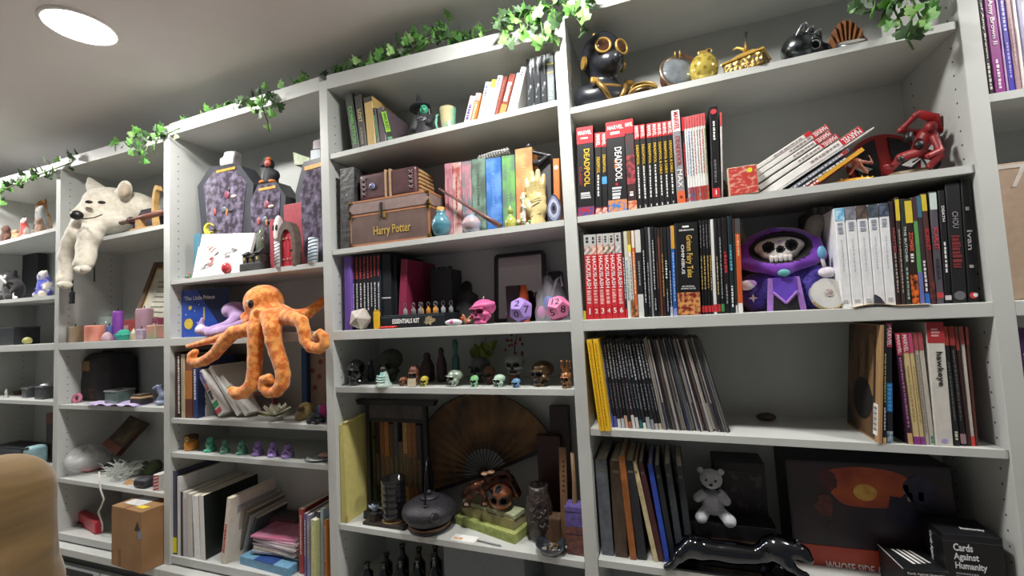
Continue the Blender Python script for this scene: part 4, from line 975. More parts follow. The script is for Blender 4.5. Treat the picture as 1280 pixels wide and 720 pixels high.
#third shelf: dark pebble at the back
X,z,wd,h=spot(946,972,506,4,3,.17)
t=thing('pebble','dark maroon rounded pebble alone at the back of the shelf','stone',(X,.18,z))
body('pebble',[E((0,0,.2),(.5,.35,.2),.05),E((.1,0,.24),(.3,.25,.18),.05)],.05,mat('4a3a40',.7),t,M=SX(wd))
#lowest shelf: boxes, bear, panther
Yf=.10
best=None
for q in range(60):
 Yq=.02+q*.003
 Xq=at(982,575,Y=Yq).x
 e=abs(pj((Xq,.245,at(982,575,Y=Yq).z))[0]-967)
 if best is None or e<best[0]:best=(e,Yq)
Yf=best[1]
TL,TR=at(982,575,Y=Yf),at(1190,584,Y=Yf)
z=zs(4,4,1)
Hb=(TL.z+TR.z)/2-z
Wb=min(TR.x,.879)-TL.x
t=thing('board_game','large dark board game box with an orange sunset picture','board game',(TL.x,Yf,z))
t.rotation_euler=(0,math.atan2(TL.z-TR.z,Wb)*.5,0)
MB().bbox(0,Wb,0,.245-Yf,0,Hb,.002).build('box',mat('1d1c22',.4),t)
sun=at(1082,616,Y=Yf)
sx_,sz_=sun.x-TL.x,sun.z-z
RB=at(1050,684,Y=Yf).z-z
MB().box(.006,Wb-.004,-.0006,.001,RB,Hb-.006).build('picture',mat('241f2a',.35,c2='3a2a34',scale=9),t)
gl=MB()
for i,(rx,rz)in enumerate([(.085,.062)]):
 gl.prism([(sx_+math.cos(a)*rx*(1+.15*math.sin(3*a)),sz_+math.sin(a)*rz*(.9+.12*math.cos(2*a))+.012)for a in np.linspace(0,2*PI,36,endpoint=False)],-.0009,0)
gl.build('sunset_glow',mat('8a3424',.4,c2='b4552c',scale=14),t)
MB().prism([(sx_+math.cos(a)*.024,sz_+math.sin(a)*.02)for a in np.linspace(0,2*PI,24,endpoint=False)],-.0012,0).build('printed_sun',mat('d8b456',.4,c2='c88a3a',scale=40),t)
rnd=random.Random(8)
for i,(px_,py_,rr_,c_)in enumerate([(1036,600,.03,'4a2026'),(1032,632,.028,'5a2c28'),(1040,660,.02,'30222a'),(1128,640,.045,'232236'),(1150,612,.035,'2c2a44'),(1160,650,.03,'1e1d28')]):
 q=at(px_,py_,Y=Yf)
 MB().prism([(q.x-TL.x+math.cos(a)*rr_*rnd.uniform(.5,1),q.z-z+math.sin(a)*rr_*rnd.uniform(.7,1.2))for a in np.linspace(0,2*PI,12,endpoint=False)],-.0014-.0001*i,0).build('printed_shape',mat(c_,.4,var=.3,scale=60),t)
for q in((1133,612,'8a8aa8'),(1138,622,'a89a98'),(1152,622,'b8a890')):
 a=at(q[0],q[1],Y=Yf)
 MB().box(a.x-TL.x-.005,a.x-TL.x+.005,-.0018,0,a.z-z-.01,a.z-z+.01).build('printed_light',mat(q[2],.4),t)
MB().box(-.001,Wb-.001,-.002,.001,0,RB).build('red_band',mat('b03826',.45,c2='c4503a',scale=6),t)
q=at(1070,711,Y=Yf)
text('WHOSE SIDE ARE YOU ON?',t,(q.x-TL.x+.045,-.003,q.z-z),.215,.0215,WHITE,(PI/2,0,0),'slogan',bold=.01)
Y=.015
A,B_=at(1177.5,667.5,Y=Y),at(1253,672,Y=Y)
Hc=(A.z+B_.z)/2-z
t=thing('card_game','upright black card game box with bold white title, right corner','card game',(A.x,Y,z))
Wc=B_.x-A.x
if A.x+Wc>.878:Wc=.878-A.x
MB().bbox(0,Wc,0,.085,0,Hc,.0015).build('box',mat('17181c',.35),t)
MB().box(-.0003,Wc+.0003,-.0003,.0853,Hc-.0145,Hc-.014).build('lid_seam',mat('4a4c52',.5),t)
for i,s_ in enumerate(['Cards','Against','Humanity']):
 o=text(s_,t,(Wc*(.34 if i==0 else.41 if i==1 else.5),-.001,Hc-.027-i*.0185),[.042,.054,.068][i]*Wc/.15*1.16,[.0155,.0175,.0175][i],mat('d8d8dc',.5,var=0),name='title',bold=.02)
 o.data.align_x='LEFT';o.location.x=Wc*.16
p=MB()
for j in range(2):
 for i in range(9+4*j):p.box(Wc*.17+i*.0042,Wc*.17+i*.0042+.003,-.001,0,Hc-.082-j*.007,Hc-.079-j*.007)
p.build('small_print',mat('8a8a90',.5,var=0),t)
text('Cards Against Humanity',t,(-.001,.045,Hc*.5),Hc*.8,.012,mat('d8d8dc',.5,var=0),(PI/2,PI/2,-PI/2),'side_title',bold=.015)
text('humanity',t,(Wc*.66,.03,Hc+.001),.04,.012,mat('e8e8ea',.5,var=0),(0,0,R(-4)),'top_title',bold=.02)
a0=at(1102.5,691,Z=z+.0)
Y0=.0
t=thing('card_game_small','low black card game box lying flat with white stripes','card game',(.615,.0,z),R(-28))
q1,q2=at(1103,692,Y=.075),at(1130,712,Y=-.005)
zt_=(q1 .z+q2 .z)/2-z
zt_=max(.03,q2 .z-z)
t.location=(q2 .x,-.0+.0,z)
t.rotation_euler=(0,0,R(4))
Ws=.083
MB().bbox(0,Ws,0,.1,0,zt_,.0015).build('box',mat('1b1c1f',.35),t)
p=MB()
for i in range(4):
 p.add([(.03+i*.011,.022+i*.003,zt_+.0006),(.035+i*.011,.022+i*.003,zt_+.0006),(.022+i*.011,.08,zt_+.0006),(.017+i*.011,.08,zt_+.0006)],[(0,1,2,3)])
solid(p.build('white_stripes',WHITE,t),.0006)
MB().box(-.0006,.0006,-.0006,.1,zt_-.001,zt_+.0006).build('white_edge',mat('c8c8cc',.5),t)
text('Cards Against Humanity',t,(.04,-.001,zt_-.009),.066,.006,mat('c8c8cc',.5,var=0),name='front_title')
def dbox(px0,px1,py,Y,dep,bay,n,c,label,cat='box',name='game_box',extra=None,rz=0,**kw):
 X,z,wd,h=spot(px0,px1,py,bay,n,Y)
 t=thing(name,label,cat,(X,Y,z),rz)
 MB().bbox(-wd/2,wd/2,0,dep,0,h,.0015).build('box',c if hasattr(c,'name')else mat(c,.45),t)
 return t,wd,h
t,wd,h=dbox(900,965,578,.15,.09,4,4,'1b1a20','tall dark box behind the white bear',rz=0)
MB().box(-wd*.4,wd*.42,-.001,0,h*.3,h*.9).build('picture',mat('241d22',.4,c2='4a3c44',scale=30,lo=.55,hi=.6),t)
t2,wd,h=dbox(862,976,656,.075,.07,4,4,'201d1f','low dark box on which the white bear sits')
zb=t2 .location.z+h
MB().box(-wd*.3,wd*.3,-.001,0,h*.3,h*.6).build('printed_line',mat('4a3a2a',.5),t2)
c0=at(891,655,Y=.1)
X0,X1=at(866,640,Y=.1).x,at(919,640,Y=.1).x
s=X1-X0
hb_=at(891,585,Y=.1).z-zb
t=thing('teddy_bear','small white teddy bear sitting in front of dark boxes','plush toy',((X0+X1)/2,.105,zb),R(-6))
wf=mat('c9cbd2',.9,c2='b4b6c0',scale=140,bump=.5,sheen=.5)
k=hb_
body('body',[E((0,.02,.30),(.21,.2,.25),.04),E((0,0,.77),(.21,.19,.19),.03),E((0,-.16,.71),(.1,.09,.08),.03),E((-.19,.02,.92),(.065,.045,.065),.02),E((.19,.02,.92),(.065,.045,.065),.02),C((-.16,-.05,.48),(-.27,-.14,.42),.09,.085,.03),C((.17,-.05,.5),(.25,-.14,.42),.09,.085,.03),C((-.15,-.05,.14),(-.22,-.3,.11),.1,.11,.03),C((.16,-.05,.14),(.28,-.3,.12),.1,.12,.03),BX((0,0,-.3),(1,1,.3),0,.001,op='-')],.018,wf,t,M=SX(k))
for sx in(-1,1):MB().ball((sx*.085*k,-.185*k,.8*k),.024*k,10,6).build('eye',BLACK,t,True)
MB().ball((0,-.25*k,.735*k),(.04*k,.02*k,.028*k),10,6).build('nose',BLACK,t,True)
MB().tube([(math.cos(a)*.17*k,.0+math.sin(a)*.15*k,(.565+.02*math.sin(a))*k)for a in np.linspace(0,2*PI,20)],.028*k,8).build('neck_ribbon',mat('6a6a78',.7),t,True)
def pl(x,y,Y=.02):
 q=at(x,y,Y=Y)
 return(q.x,Y,q.z)
zp=zs(4,4,.3)
t=thing('panther','glossy black panther statue striding along the shelf edge','statue',(at(915,700,Y=.03).x,.03,zp))
o=Vector(t.location)
def pp(x,y,Y):return tuple(Vector(pl(x,y,Y))-o)
sc=.012
pr=[E(pp(868,684,.03),(.034,.03,.030),.02),E(pp(900,689,.03),(.05,.026,.024),.03),E(pp(935,693,.03),(.05,.024,.022),.03),E(pp(968,686,.03),(.036,.03,.032),.02),C(pp(975,682,.03),pp(992,688,.022),.02,.019,.02),E(pp(999,690,.02),(.024,.018,.019),.01),E(pp(1009,699,.012),(.014,.012,.01),.008),E(pp(993,677,.034),(.007,.004,.008),.004),E(pp(998,677,.012),(.007,.004,.008),.004),C(pp(864,682,.015),pp(850,694,.01),.022,.016,.012),C(pp(850,694,.01),pp(840,706,.008),.014,.009,.008),C(pp(840,706,.008),pp(833,709,.004),.009,.008,.006),C(pp(860,684,.05),pp(842,690,.055),.02,.013,.012),C(pp(842,690,.055),pp(828,698,.055),.012,.008,.008),C(pp(828,698,.055),pp(822,698,.055),.009,.008,.006),C(pp(972,692,.012),pp(985,706,.006),.018,.012,.012),C(pp(985,706,.006),pp(1000,717,.004),.011,.008,.008),C(pp(1000,717,.004),pp(1008,719,.004),.008,.007,.005),C(pp(966,694,.05),pp(955,712,.05),.017,.011,.012),C(pp(955,712,.05),pp(950,724,.05),.01,.008,.006),C(pp(856,680,.035),pp(838,684,.06),.007,.006,.006),C(pp(838,684,.06),pp(822,693,.07),.006,.005,.004)]
body('panther',pr,.0042,mat('54575e',.1,1.0,var=0),t)
for Yq in(.008,.03):MB().ball(pp(1003,686,Yq-.002),.0025,8,6).build('eye',mat('8a8a92',.2),t,True)
MB().bbox(pp(836,716,.0)[0],pp(1010,716,.0)[0],-.026,.04,.0,.006,.002).build('base',mat('101114',.1,coat=1),t)
#middle bay
def psc(x,y,Y):
 return(at(x,y,Y=Y)-CAM).dot(_f)/FPX
class PB:
 """a body laid out on points of the photograph at given depths, in metres about an origin"""
 def __init__(s,o):s.o=Vector(o);s.p=[]
 def q(s,x,y,Y):return tuple(at(x,y,Y=Y)-s.o)
 def e(s,x,y,Y,r,k=.5,m=0,op='+',ry=None,rz=None,rot=None):
  u=psc(x,y,Y)
  s.p.append(E(s.q(x,y,Y),(r*u,(ry or r)*u,(rz or r)*u),k*r*u,m,op,rot));return s
 def c(s,pts,k=.5,m=0):
  """pts: (x, y, Y, radius in pixels)"""
  for a,b in zip(pts,pts[1:]):
   ua,ub=psc(*a[:3]),psc(*b[:3])
   s.p.append(C(s.q(*a[:3]),s.q(*b[:3]),a[3]*ua,b[3]*ub,k*min(a[3]*ua,b[3]*ub),m))
  return s
def turned(name,label,cat,bay,n,Y,pxl,pxr,pyt,prof,m,part='vessel',seg=24,group=None,rz=0):
 """a turned vessel: prof in shares of (half width, height)"""
 X,z,wd,h=rspot(pxl,pxr,pyt,bay,n,Y)
 t=thing(name,label,cat,(X,Y+wd*.0,z),rz,group)
 MB().lathe([(r*wd/2,q*h)for r,q in prof],seg).build(part,m if hasattr(m,'name')else mat(m,.4),t,True)
 return t,wd,h
#skulls: one master shape, many owners
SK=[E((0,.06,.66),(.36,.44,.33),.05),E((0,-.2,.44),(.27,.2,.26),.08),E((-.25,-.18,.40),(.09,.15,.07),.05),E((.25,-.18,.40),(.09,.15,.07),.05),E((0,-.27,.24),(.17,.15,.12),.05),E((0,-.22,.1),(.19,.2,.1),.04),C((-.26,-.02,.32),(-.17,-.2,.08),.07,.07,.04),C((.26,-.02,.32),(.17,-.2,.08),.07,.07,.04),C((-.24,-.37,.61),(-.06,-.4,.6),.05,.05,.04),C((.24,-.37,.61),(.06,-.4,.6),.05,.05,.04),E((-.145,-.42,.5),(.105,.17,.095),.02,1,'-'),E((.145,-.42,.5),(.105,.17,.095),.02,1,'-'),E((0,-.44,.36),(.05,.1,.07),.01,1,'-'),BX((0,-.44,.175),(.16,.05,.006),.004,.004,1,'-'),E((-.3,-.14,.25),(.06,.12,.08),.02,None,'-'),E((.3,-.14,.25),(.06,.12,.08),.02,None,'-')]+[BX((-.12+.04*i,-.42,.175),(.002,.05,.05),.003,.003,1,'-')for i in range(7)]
SKD=sdf_data(SK,.019)
def skull(name,label,bay,n,Y,pxl,pxr,pyt,m,dark=None,rz=0.0,group=None,lift=0.0,cat='skull',flat=1.0):
 X,z,wd,h=rspot(pxl,pxr,pyt,bay,n,Y)
 t=thing(name,label,cat,(X,Y+wd*.45,z+lift),rz,group)
 P,F,mi=SKD
 me=bpy.data.meshes.new('skull')
 sx,sz=wd/.74,(h-lift)/.99
 me.from_pydata((P*np.array([sx,min(sx,sz*1.1),sz])).tolist(),[],F.tolist())
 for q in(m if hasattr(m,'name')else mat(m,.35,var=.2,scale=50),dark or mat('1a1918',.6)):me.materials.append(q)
 me.polygons.foreach_set('material_index',mi.astype(np.int32))
 me.polygons.foreach_set('use_smooth',[True]*len(me.polygons))
 o=bpy.data.objects.new('bone',me)
 COL.objects.link(o);o.parent=t
 return t,wd,h
G='small collected skulls'
skull('glass_skull','black glossy glass skull at the left end of the skull shelf',3,3,.03,434,457,449,mat('121316',.06,coat=1),rz=R(20))
skull('stone_skull','large dark green skull with hollow eyes behind the pale cone figure',3,3,.09,473,504,436,mat('3c4438',.6,var=.3),rz=R(8))
skull('bronze_skull_mini','tiny rust-brown skull between the pale cone and the toothy skull',3,3,.03,499,509,471,'7a4a30',rz=R(-20))
t,wd,h=skull('toothy_skull','brown skull baring long cream teeth',3,3,.03,511,526,456,'6a4032',rz=R(10))
for i in range(5):MB().bbox(-.003,.003,-.004,.004,0,h*.36,.0015).build('tooth',mat('cbbda4',.5),t,loc=(-wd*.28+i*wd*.14,-wd*.62,.001))
skull('yellow_skull','small yellow-gold skull beside the toothy brown one',3,3,.025,525.5,536,470,mat('a8902c',.4,c2='c8c048',scale=60),rz=R(12))
skull('silver_skull','pale mint-silver skull turned to the left',3,3,.02,558,580,462,mat('a9b8a8',.18,.4,var=.2,coat=.6),rz=R(-30))
skull('green_skull','tiny bright green skull standing alone near the middle',3,3,.02,588,598.6,469,mat('6aa864',.3,c2='9ad0b0',scale=40),rz=R(5))
skull('brown_skull','brown glazed skull behind the two green ones',3,3,.07,604,620,457,'6e4a3a',rz=R(-5))
skull('mint_skull','small mint-white skull right of the tiny green one',3,3,.02,617,632,468,mat('a8c4b0',.25,var=.15,coat=.5),rz=R(-18))
t,wd,h=skull('painted_skull','tiny white skull painted with blue dots',3,3,.015,640,651,473,mat('b8ccd8',.3,c2='5a86b0',tex='voronoi',scale=180,lo=.1,hi=.3),rz=R(-10))
t,wd,h=skull('grey_skull','larger grey skull raised on a brown foot',3,3,.07,632,658,443,'8a8a88',lift=.028)
MB().lathe([(wd*.3,-.028),(wd*.24,-.01),(wd*.28,.004)],16).build('foot',mat('6a4430',.5),t,True,loc=(0,-wd*.15,0))
skull('bronze_skull','big bronze skull turned left near the right end',3,3,.035,664,693,451,mat('6d583a',.35,.5,c2='4a3a26',scale=40),rz=R(-25))
t,wd,h=skull('crowned_skull','copper skull wearing a spiked crown against the right divider',3,3,.015,701.6,716,463,mat('a8734c',.35,.5,var=.25),rz=R(-12))
cr=MB().lathe([(wd*.36,0),(wd*.42,.012)],14,cap=False)
for i in range(7):
 a=2*PI*i/7
 cr.lathe([(.0035,.01),(.0012,.026),(.003,.03),(0,.033)],6,(math.cos(a)*wd*.4,math.sin(a)*wd*.4,0))
cr.build('crown',mat('a8734c',.3,.7),t,True,loc=(0,.0,h*.92))
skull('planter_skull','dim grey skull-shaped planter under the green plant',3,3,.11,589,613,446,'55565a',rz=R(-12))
X,z,wd,h=spot(587,617,423,3,3,.13)
t=thing('plant','yellow-green leafy plant growing above the dim grey planter','plant',(X,.155,zt(450,X,.155)))
rnd=random.Random(4)
lf=MB().grid([[((u-.5)*.016*math.sin(PI*min(v+.08,1)),.004*math.cos(u*3),v*.034)for u in(0,.5,1)]for v in np.linspace(0,1,5)])
first=None
for i in range(34):
 a=rnd.uniform(0,2*PI);tl=rnd.uniform(.15,1.1)
 o=lf.build('leaf',mat('66702a',.5,c2='7e8c3a',scale=30),t)if first is None else first.copy()
 if first is None:first=o
 else:COL.objects.link(o);o.parent=t
 rr_=rnd.uniform(0,.03)
 o.location=(math.cos(a)*rr_*1.2,math.sin(a)*rr_*.6,rnd.uniform(-.004,.045))
 o.rotation_euler=(tl,0,a+PI/2)
t,wd,h=turned('cone_figure','pale teal and white cone-shaped seated figure','figurine',3,3,.02,475,497,457,[(.0,0),(1,0),(.98,.1),(.72,.25),(.6,.4),(.5,.6),(.3,.78),(.24,.82)],mat('8ab8b4',.35,c2='c4d0c4',scale=28,bump=.3),'body')
MB().ball((0,-.002,h*.86),(wd*.2,wd*.2,h*.15),14,8).build('dark_head',mat('23211f',.5),t,True)
for i in range(3):MB().tube([(-wd*.3,-wd*(.32-.04*i),h*(.32+.12*i)),(0,-wd*(.36-.03*i),h*(.27+.12*i)),(wd*.3,-wd*(.32-.04*i),h*(.32+.12*i))],.003,6).build('robe_fold',mat('a8c8c0',.4),t,True)
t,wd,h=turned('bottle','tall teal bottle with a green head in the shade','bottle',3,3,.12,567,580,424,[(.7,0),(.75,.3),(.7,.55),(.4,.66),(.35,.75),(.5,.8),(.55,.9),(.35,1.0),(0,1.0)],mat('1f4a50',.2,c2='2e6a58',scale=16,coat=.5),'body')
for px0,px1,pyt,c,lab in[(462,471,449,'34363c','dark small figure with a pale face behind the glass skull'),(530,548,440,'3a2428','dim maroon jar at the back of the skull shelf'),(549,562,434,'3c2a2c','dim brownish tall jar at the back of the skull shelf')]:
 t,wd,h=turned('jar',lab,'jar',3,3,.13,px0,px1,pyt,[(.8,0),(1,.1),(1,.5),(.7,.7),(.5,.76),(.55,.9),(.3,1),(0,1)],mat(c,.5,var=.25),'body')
 if 'face' in lab:MB().ball((0,-wd*.4,h*.86),(wd*.28,wd*.16,h*.1),10,6).build('face',mat('8a8c90',.6),t,True)
X,z,wd,h=spot(626,645,419,3,3,.1)
t=thing('berry_branch','dry sprig with small red berries behind the grey skull','sprig',(X,.16,z))
MB().tube([(-.01,0,.0),(0,.005,h*.4),(.006,0,h*.7),(.016,0,h*.98)],[.003,.0025,.002,.0012],6).build('stem',mat('4a3a34',.7),t,True)
rnd=random.Random(2)
b0=None
for i in range(16):
 o=MB().ball((0,0,0),.0052,8,5).build('berry',mat('8a3438',.4),t,True)if b0 is None else b0 .copy()
 if b0 is None:b0=o
 else:COL.objects.link(o);o.parent=t
 o.location=(rnd.uniform(-.028,.03),rnd.uniform(-.012,.012),h*rnd.uniform(.5,1.0))
#top shelf: witch, mug
X,z,wd,h=spot(516,545,111,3,1,.06)
H=h
t=thing('witch_figure','small green-faced witch figure in black with a pointed hat','figurine',(X-.002,.07,z),R(15))
body('gown',[C((0,0,0),(0,0,.38),.22,.13,.05),E((0,0,.42),(.17,.12,.1),.05),C((-.14,-.02,.44),(-.2,-.1,.22),.07,.06,.03),C((.14,-.02,.44),(.12,-.16,.3),.07,.06,.03),C((0,0,.45),(0,0,.56),.06,.05,.03),BX((0,0,-.3),(1,1,.3),0,.001,op='-')],.018,mat('2a2a30',.6,bump=.3),t,M=SX(H))
MB().ball((0,-.02*H,.6*H),(.082*H,.085*H,.105*H),14,10).build('green_face',mat('3aa07e',.5),t,True)
for sx in(-1,1):MB().ball((sx*.03*H,-.1*H,.62*H),.014*H,8,5).build('eye',BLACK,t,True)
MB().ball((0,-.112*H,.595*H),(.012*H,.018*H,.02*H),8,5).build('nose',mat('3aa07e',.5),t,True)
MB().tube([(-.025*H,-.095*H,.55*H),(.025*H,-.095*H,.55*H)],.008*H,6).build('mouth',mat('2a1a20',.5),t,True)
MB().lathe([(.2*H,.66*H),(.21*H,.675*H),(.1*H,.7*H),(.06*H,.82*H),(.0,1.0*H)],18).build('hat',mat('24252b',.6),t,True,rot=(R(-6),R(-8),0),loc=(.0,-.03*H,.01*H))
body('hair',[C((-.08,.03,.62),(-.1,.03,.42),.05,.05,.03),C((.08,.03,.62),(.1,.03,.42),.05,.05,.03),E((0,.05,.6),(.09,.06,.12),.03)],.02,BLACK,t,M=SX(H))
p=MB()
rnd=random.Random(6)
for i in range(9):p.tube([(rnd.uniform(-.1,.1)*H,-.14*H,rnd.uniform(.3,.44)*H),(rnd.uniform(-.1,.1)*H,-.16*H,rnd.uniform(.3,.44)*H)],.008*H,5)
p.build('silver_brooch',STEEL,t,True)
X,z,wd,h=spot(548,567,133,3,1,.05)
t=thing('mug','cream and teal swirled mug with a handle next to the witch','mug',(X,.07,z))
mm=mat('b9b08a',.3,c2='6aa890',scale=14,lo=.45,hi=.55,coat=.5)
MB().lathe([(wd*.36,0),(wd*.4,.1*h),(wd*.5,h),(wd*.46,h),(wd*.35,.12*h),(0,.1*h)],24).build('cup',mm,t,True)
MB().tube([(-wd*.44,0,h*.85),(-wd*.72,0,h*.85),(-wd*.84,0,h*.55),(-wd*.7,0,h*.25),(-wd*.42,0,h*.25)],.005,8).build('handle',mat('7ab8a0',.3),t,True)
#second shelf: trunk, journal, pots, hand...
Y=.012
A,B_,C_=at(439,309,Y=Y),at(537.6,297,Y=Y),at(438,252,Y=Y)
D_=at(537.2,239.5,Y=Y)
z=zs(3,2,(A.x+B_.x)/2)
X0,X1=A.x,B_.x
h=(C_.z+D_.z)/2-z
t=thing('trunk','brown trunk-style box with brass corners and gold lettering','trunk',((X0+X1)/2,Y,z))
wd=X1-X0
dp=.155
br=mat('6c5650',.5,c2='5c4842',scale=20)
MB().bbox(-wd/2,wd/2,0,dp,0,h*.7,.002).build('box',br,t)
ld=MB().bbox(-wd/2-.002,wd/2+.002,-.002,dp+.002,h*.715,h,.002).build('lid',mat('8a7672',.45),t)
tan_=mat('a8714e',.5)
for x0,x1,z0,z1 in[(-wd/2,wd/2,0,.008),(-wd/2,wd/2,h*.66,h*.7),(-wd/2,-wd/2+.004,0,h*.7),(wd/2-.004,wd/2,0,h*.7)]:
 MB().box(x0,x1,-.001,.001,z0,z1).build('edge_strip',tan_,t)
for y0,y1,z0,z1 in[(0,dp,0,.008),(0,dp,h*.66,h*.7),(0,.005,0,h*.7),(dp-.005,dp,0,h*.7)]:
 MB().box(wd/2-.001,wd/2+.001,y0,y1,z0,z1).build('edge_strip',tan_,t)
for z0,z1 in((h*.96,h),):MB().box(-wd/2-.003,wd/2+.003,-.003,dp+.003,z0+.001,z1+.0008).build('lid_strip',tan_,ld)
for sx in(-1,1):
 for(z0,s_)in((.003,1),(h*.69,-1),(h*.995,-1),(h*.73,1)):
  q=MB()
  x0=sx*(wd/2+.0035)
  q.add([(x0,-.0042,z0),(x0-sx*.017,-.0042,z0),(x0-sx*.007,-.0042,z0+s_*.009),(x0,-.0042,z0+s_*.017),(x0,.013,z0)],[(0,1,2,3),(0,3,4),(3,2,1,0)])
  q.build('brass_corner',BRASS,t)
  for dx,dz in((.004,.004),(.011,.003),(.003,.011)):MB().ball((x0-sx*dx,-.0045,z0+s_*dz),.0014,8,5).build('rivet',GOLD,t,True)
MB().bbox(-.005,.005,-.008,-.002,h*.58,h*.9,.002).build('latch',mat('3c3634',.4,.5),t,loc=(-wd*.08,0,0))
MB().bbox(-.008,.008,-.004,-.0,h*.56,h*.69,.002).build('latch_plate',BRASS,t,loc=(-wd*.06,0,0))
text('Harry Potter',t,(.012,-.0018,h*.29),wd*.47,h*.25,mat('d8b866',.35,.4,var=0),name='title',bold=.012)
ztop=z+h
X0,X1=at(451,249,Y=.03).x,at(524,240,Y=.03).x
wj=X1-X0
hj=zt(214,(X0+X1)/2,.03)-zt(248,(X0+X1)/2,.03)
t=thing('journal','laced burgundy leather journal lying on the trunk','book',((X0+X1)/2,.028,ztop+.001))
lt=mat('573a3c',.35,c2='462c30',scale=24,bump=.3,coat=.3)
body('cover',[BX((0,.06,hj*.5),(wj*.5-.008,.058,hj*.5-.008),.008,.004),BX((0,.06,hj*.5),(wj*.52,.05,hj*.5-.012),.001,.002,None,'-')]if 0 else[BX((-.002,.05,hj*.5),(wj*.5-.012,.048,hj*.5-.009),.009,.004)],.004,lt,t)
for i in range(6):MB().box(wj*.5-.004,wj*.5+.002-.0012*(i%2),.008,.1,hj*(.1+.14*i),hj*(.1+.14*i)+hj*.09).build('page_block',mat('a8875c',.8,var=.2),t)
for i in range(2):MB().bbox(-.004,.004,-.010,.1,-.0,hj+.003,.0015).build('strap',mat('a88a6a',.7),t,loc=(-.006+i*.018,0,0))
MB().ball((-wj*.26,-.009,hj*.5),(.0125,.006,.0125),16,8).build('blue_stone',mat('8a94b8',.2,c2='5a6488',scale=60,coat=.8),t,True)
MB().ball((-wj*.26,-.015,hj*.48),(.003,.002,.003),8,5).build('stone_pupil',BLACK,t,True)
for sx in(-1,1):
 for i in range(4):
  for s2 in(-1,1):
   MB().tube([(sx*wj*.40-.007*s2,-.0085,hj*(.18+.18*i)),(sx*wj*.40+.007*s2,-.0095,hj*(.3+.18*i))],.0016,5).build('lacing',mat('8a7a84',.4),t,True)
a,b=at(549,236,Y=.03),at(626,283,Y=.02)
t=thing('wand','thick reddish-brown tapered rod leaning from the trunk to the shelf','wand',a)
MB().tube([(0,0,0),tuple((b-a)*.6),tuple((b-a)*.75),tuple(b-a)],[.0035,.0055,.0075,.0085],10).build('rod',mat('6a4844',.4,var=.2),t,True)
t,wd,h=turned('doily','grey-white lace doily under the blue pot','doily',3,2,.035,546,580,288,[(.0,0),(.95,0),(1,.5),(.9,1),(0,1)],mat('a8a8a0',.8,c2='7a7a74',tex='voronoi',scale=160),'lace')
t.scale=(1,.6,.0025/max(h,.001));zdo=.003
for a_,b_,py,c,c2,lab in[(545,570,263,'3f7386','5a94a4','round blue glazed pot with a cork'),(582,608.5,268,'c09a9c','8ab0c4','round pink and pale blue pot with an open neck')]:
 t,wd,h=turned('pot',lab,'pot',3,2,.03,a_,b_,py,[(.55,0),(.8,.08),(1,.36),(.96,.5),(.7,.68),(.5,.74),(.46,.82),(.54,.86),(.46,.86),(.36,.76),(0,.7)],mat(c,.22,c2=c2,scale=14,coat=.7,stretch=(.4,.4,3)),'vessel')
 t.location.z+=zdo
 if 'cork' in lab:MB().lathe([(wd*.17,h*.76),(wd*.21,h),(0,h)],14).build('cork',mat('b88a50',.8,var=.3),t,True)
X0,X1=at(560,275,Y=.045).x,at(668,268,Y=.045).x
t,wd,h=turned('perfume_bottle','small green perfume bottle with a pointed stopper','bottle',3,2,.03,633,650,257,[(.7,0),(1,.08),(.95,.3),(.55,.46),(.3,.52),(.3,.62),(.45,.66),(.35,.8),(.15,.92),(0,1)],mat('6f9a52',.15,c2='c8c060',scale=20,coat=.8),'bottle')
X,z,wd,h=spot(646,661,273,3,2,.02)
t=thing('beads','cluster of orange and white glass beads by the green bottle','beads',(X,.02,z))
rnd=random.Random(11)
b0=None
for i in range(14):
 o=MB().ball((0,0,0),.0052,8,6).build('bead',mat(['c8783a','dcd8d0','6a9a5a'][i%3],.2),t,True)
 o.location=(rnd.uniform(-.016,.016),rnd.uniform(-.004,.016),.006+(i//7)*.009)
zz=zt(199,at(612,195,Y=.07).x,.07)
a,b=at(597,199,Y=.06),at(636,188,Y=.06)
t=thing('comb','white ribbed comb lying across the coloured volumes','comb',(a.x,.062,max(a.z,zt(200.4,a.x,.06))+.004),0)
t.rotation_euler=(0,-math.atan2(b.z-a.z,b.x-a.x),0)
L_=(b-a).length
MB().tube([(0,.0,0),(L_*.5,0,.006),(L_,0,0)],.003,8).build('spine',mat('b8bab8',.5),t,True)
for i in range(12):MB().box(L_*(.05+.08*i),L_*(.05+.08*i)+.003,-.002,.02,-.006,.008).build('tooth',mat('a8aaa8',.5),t)
a=at(672,199,Y=.04)
t=thing('pipe','black curved pipe resting on the grey slab book','pipe',(a.x,.06,zt(198.5,at(681,198,Y=.07).x,.07)+.005))
pb=PB(t.location)
pb.c([(660,184,.06,3.2),(664,190,.06,2.2),(674,192,.06,2),(688,195,.06,2.4)],.5).c([(664,204,.06,3.2),(674,204,.06,4),(684,196,.06,2.6)],.5).e(661,182,.06,2.8)
body('pipe',pb.p,.0022,mat('2b2c31',.35),t)
X,z,wd,h=spot(656,686,211,3,2,.03)
t=thing('hand_figure','cream ceramic palmistry hand standing with fingers up','ornament',(X,.045,z))
H=h
fing=[(-.13,.55,-.17,.86,.052),(-.05,.6,-.06,.96,.055),(.04,.6,.05,.98,.055),(.12,.55,.15,.88,.05)]
hp=[C((0,0,0),(0,0,.14),.15,.12,.04),E((0,0,.28),(.19,.11,.17),.05),E((.0,0,.46),(.18,.085,.16),.06),C((-.12,-.04,.3),(-.24,-.06,.5),.075,.05,.04),C((-.24,-.06,.5),(-.22,-.06,.58),.05,.04,.02),BX((0,0,-.3),(1,1,.3),0,.001,op='-')]
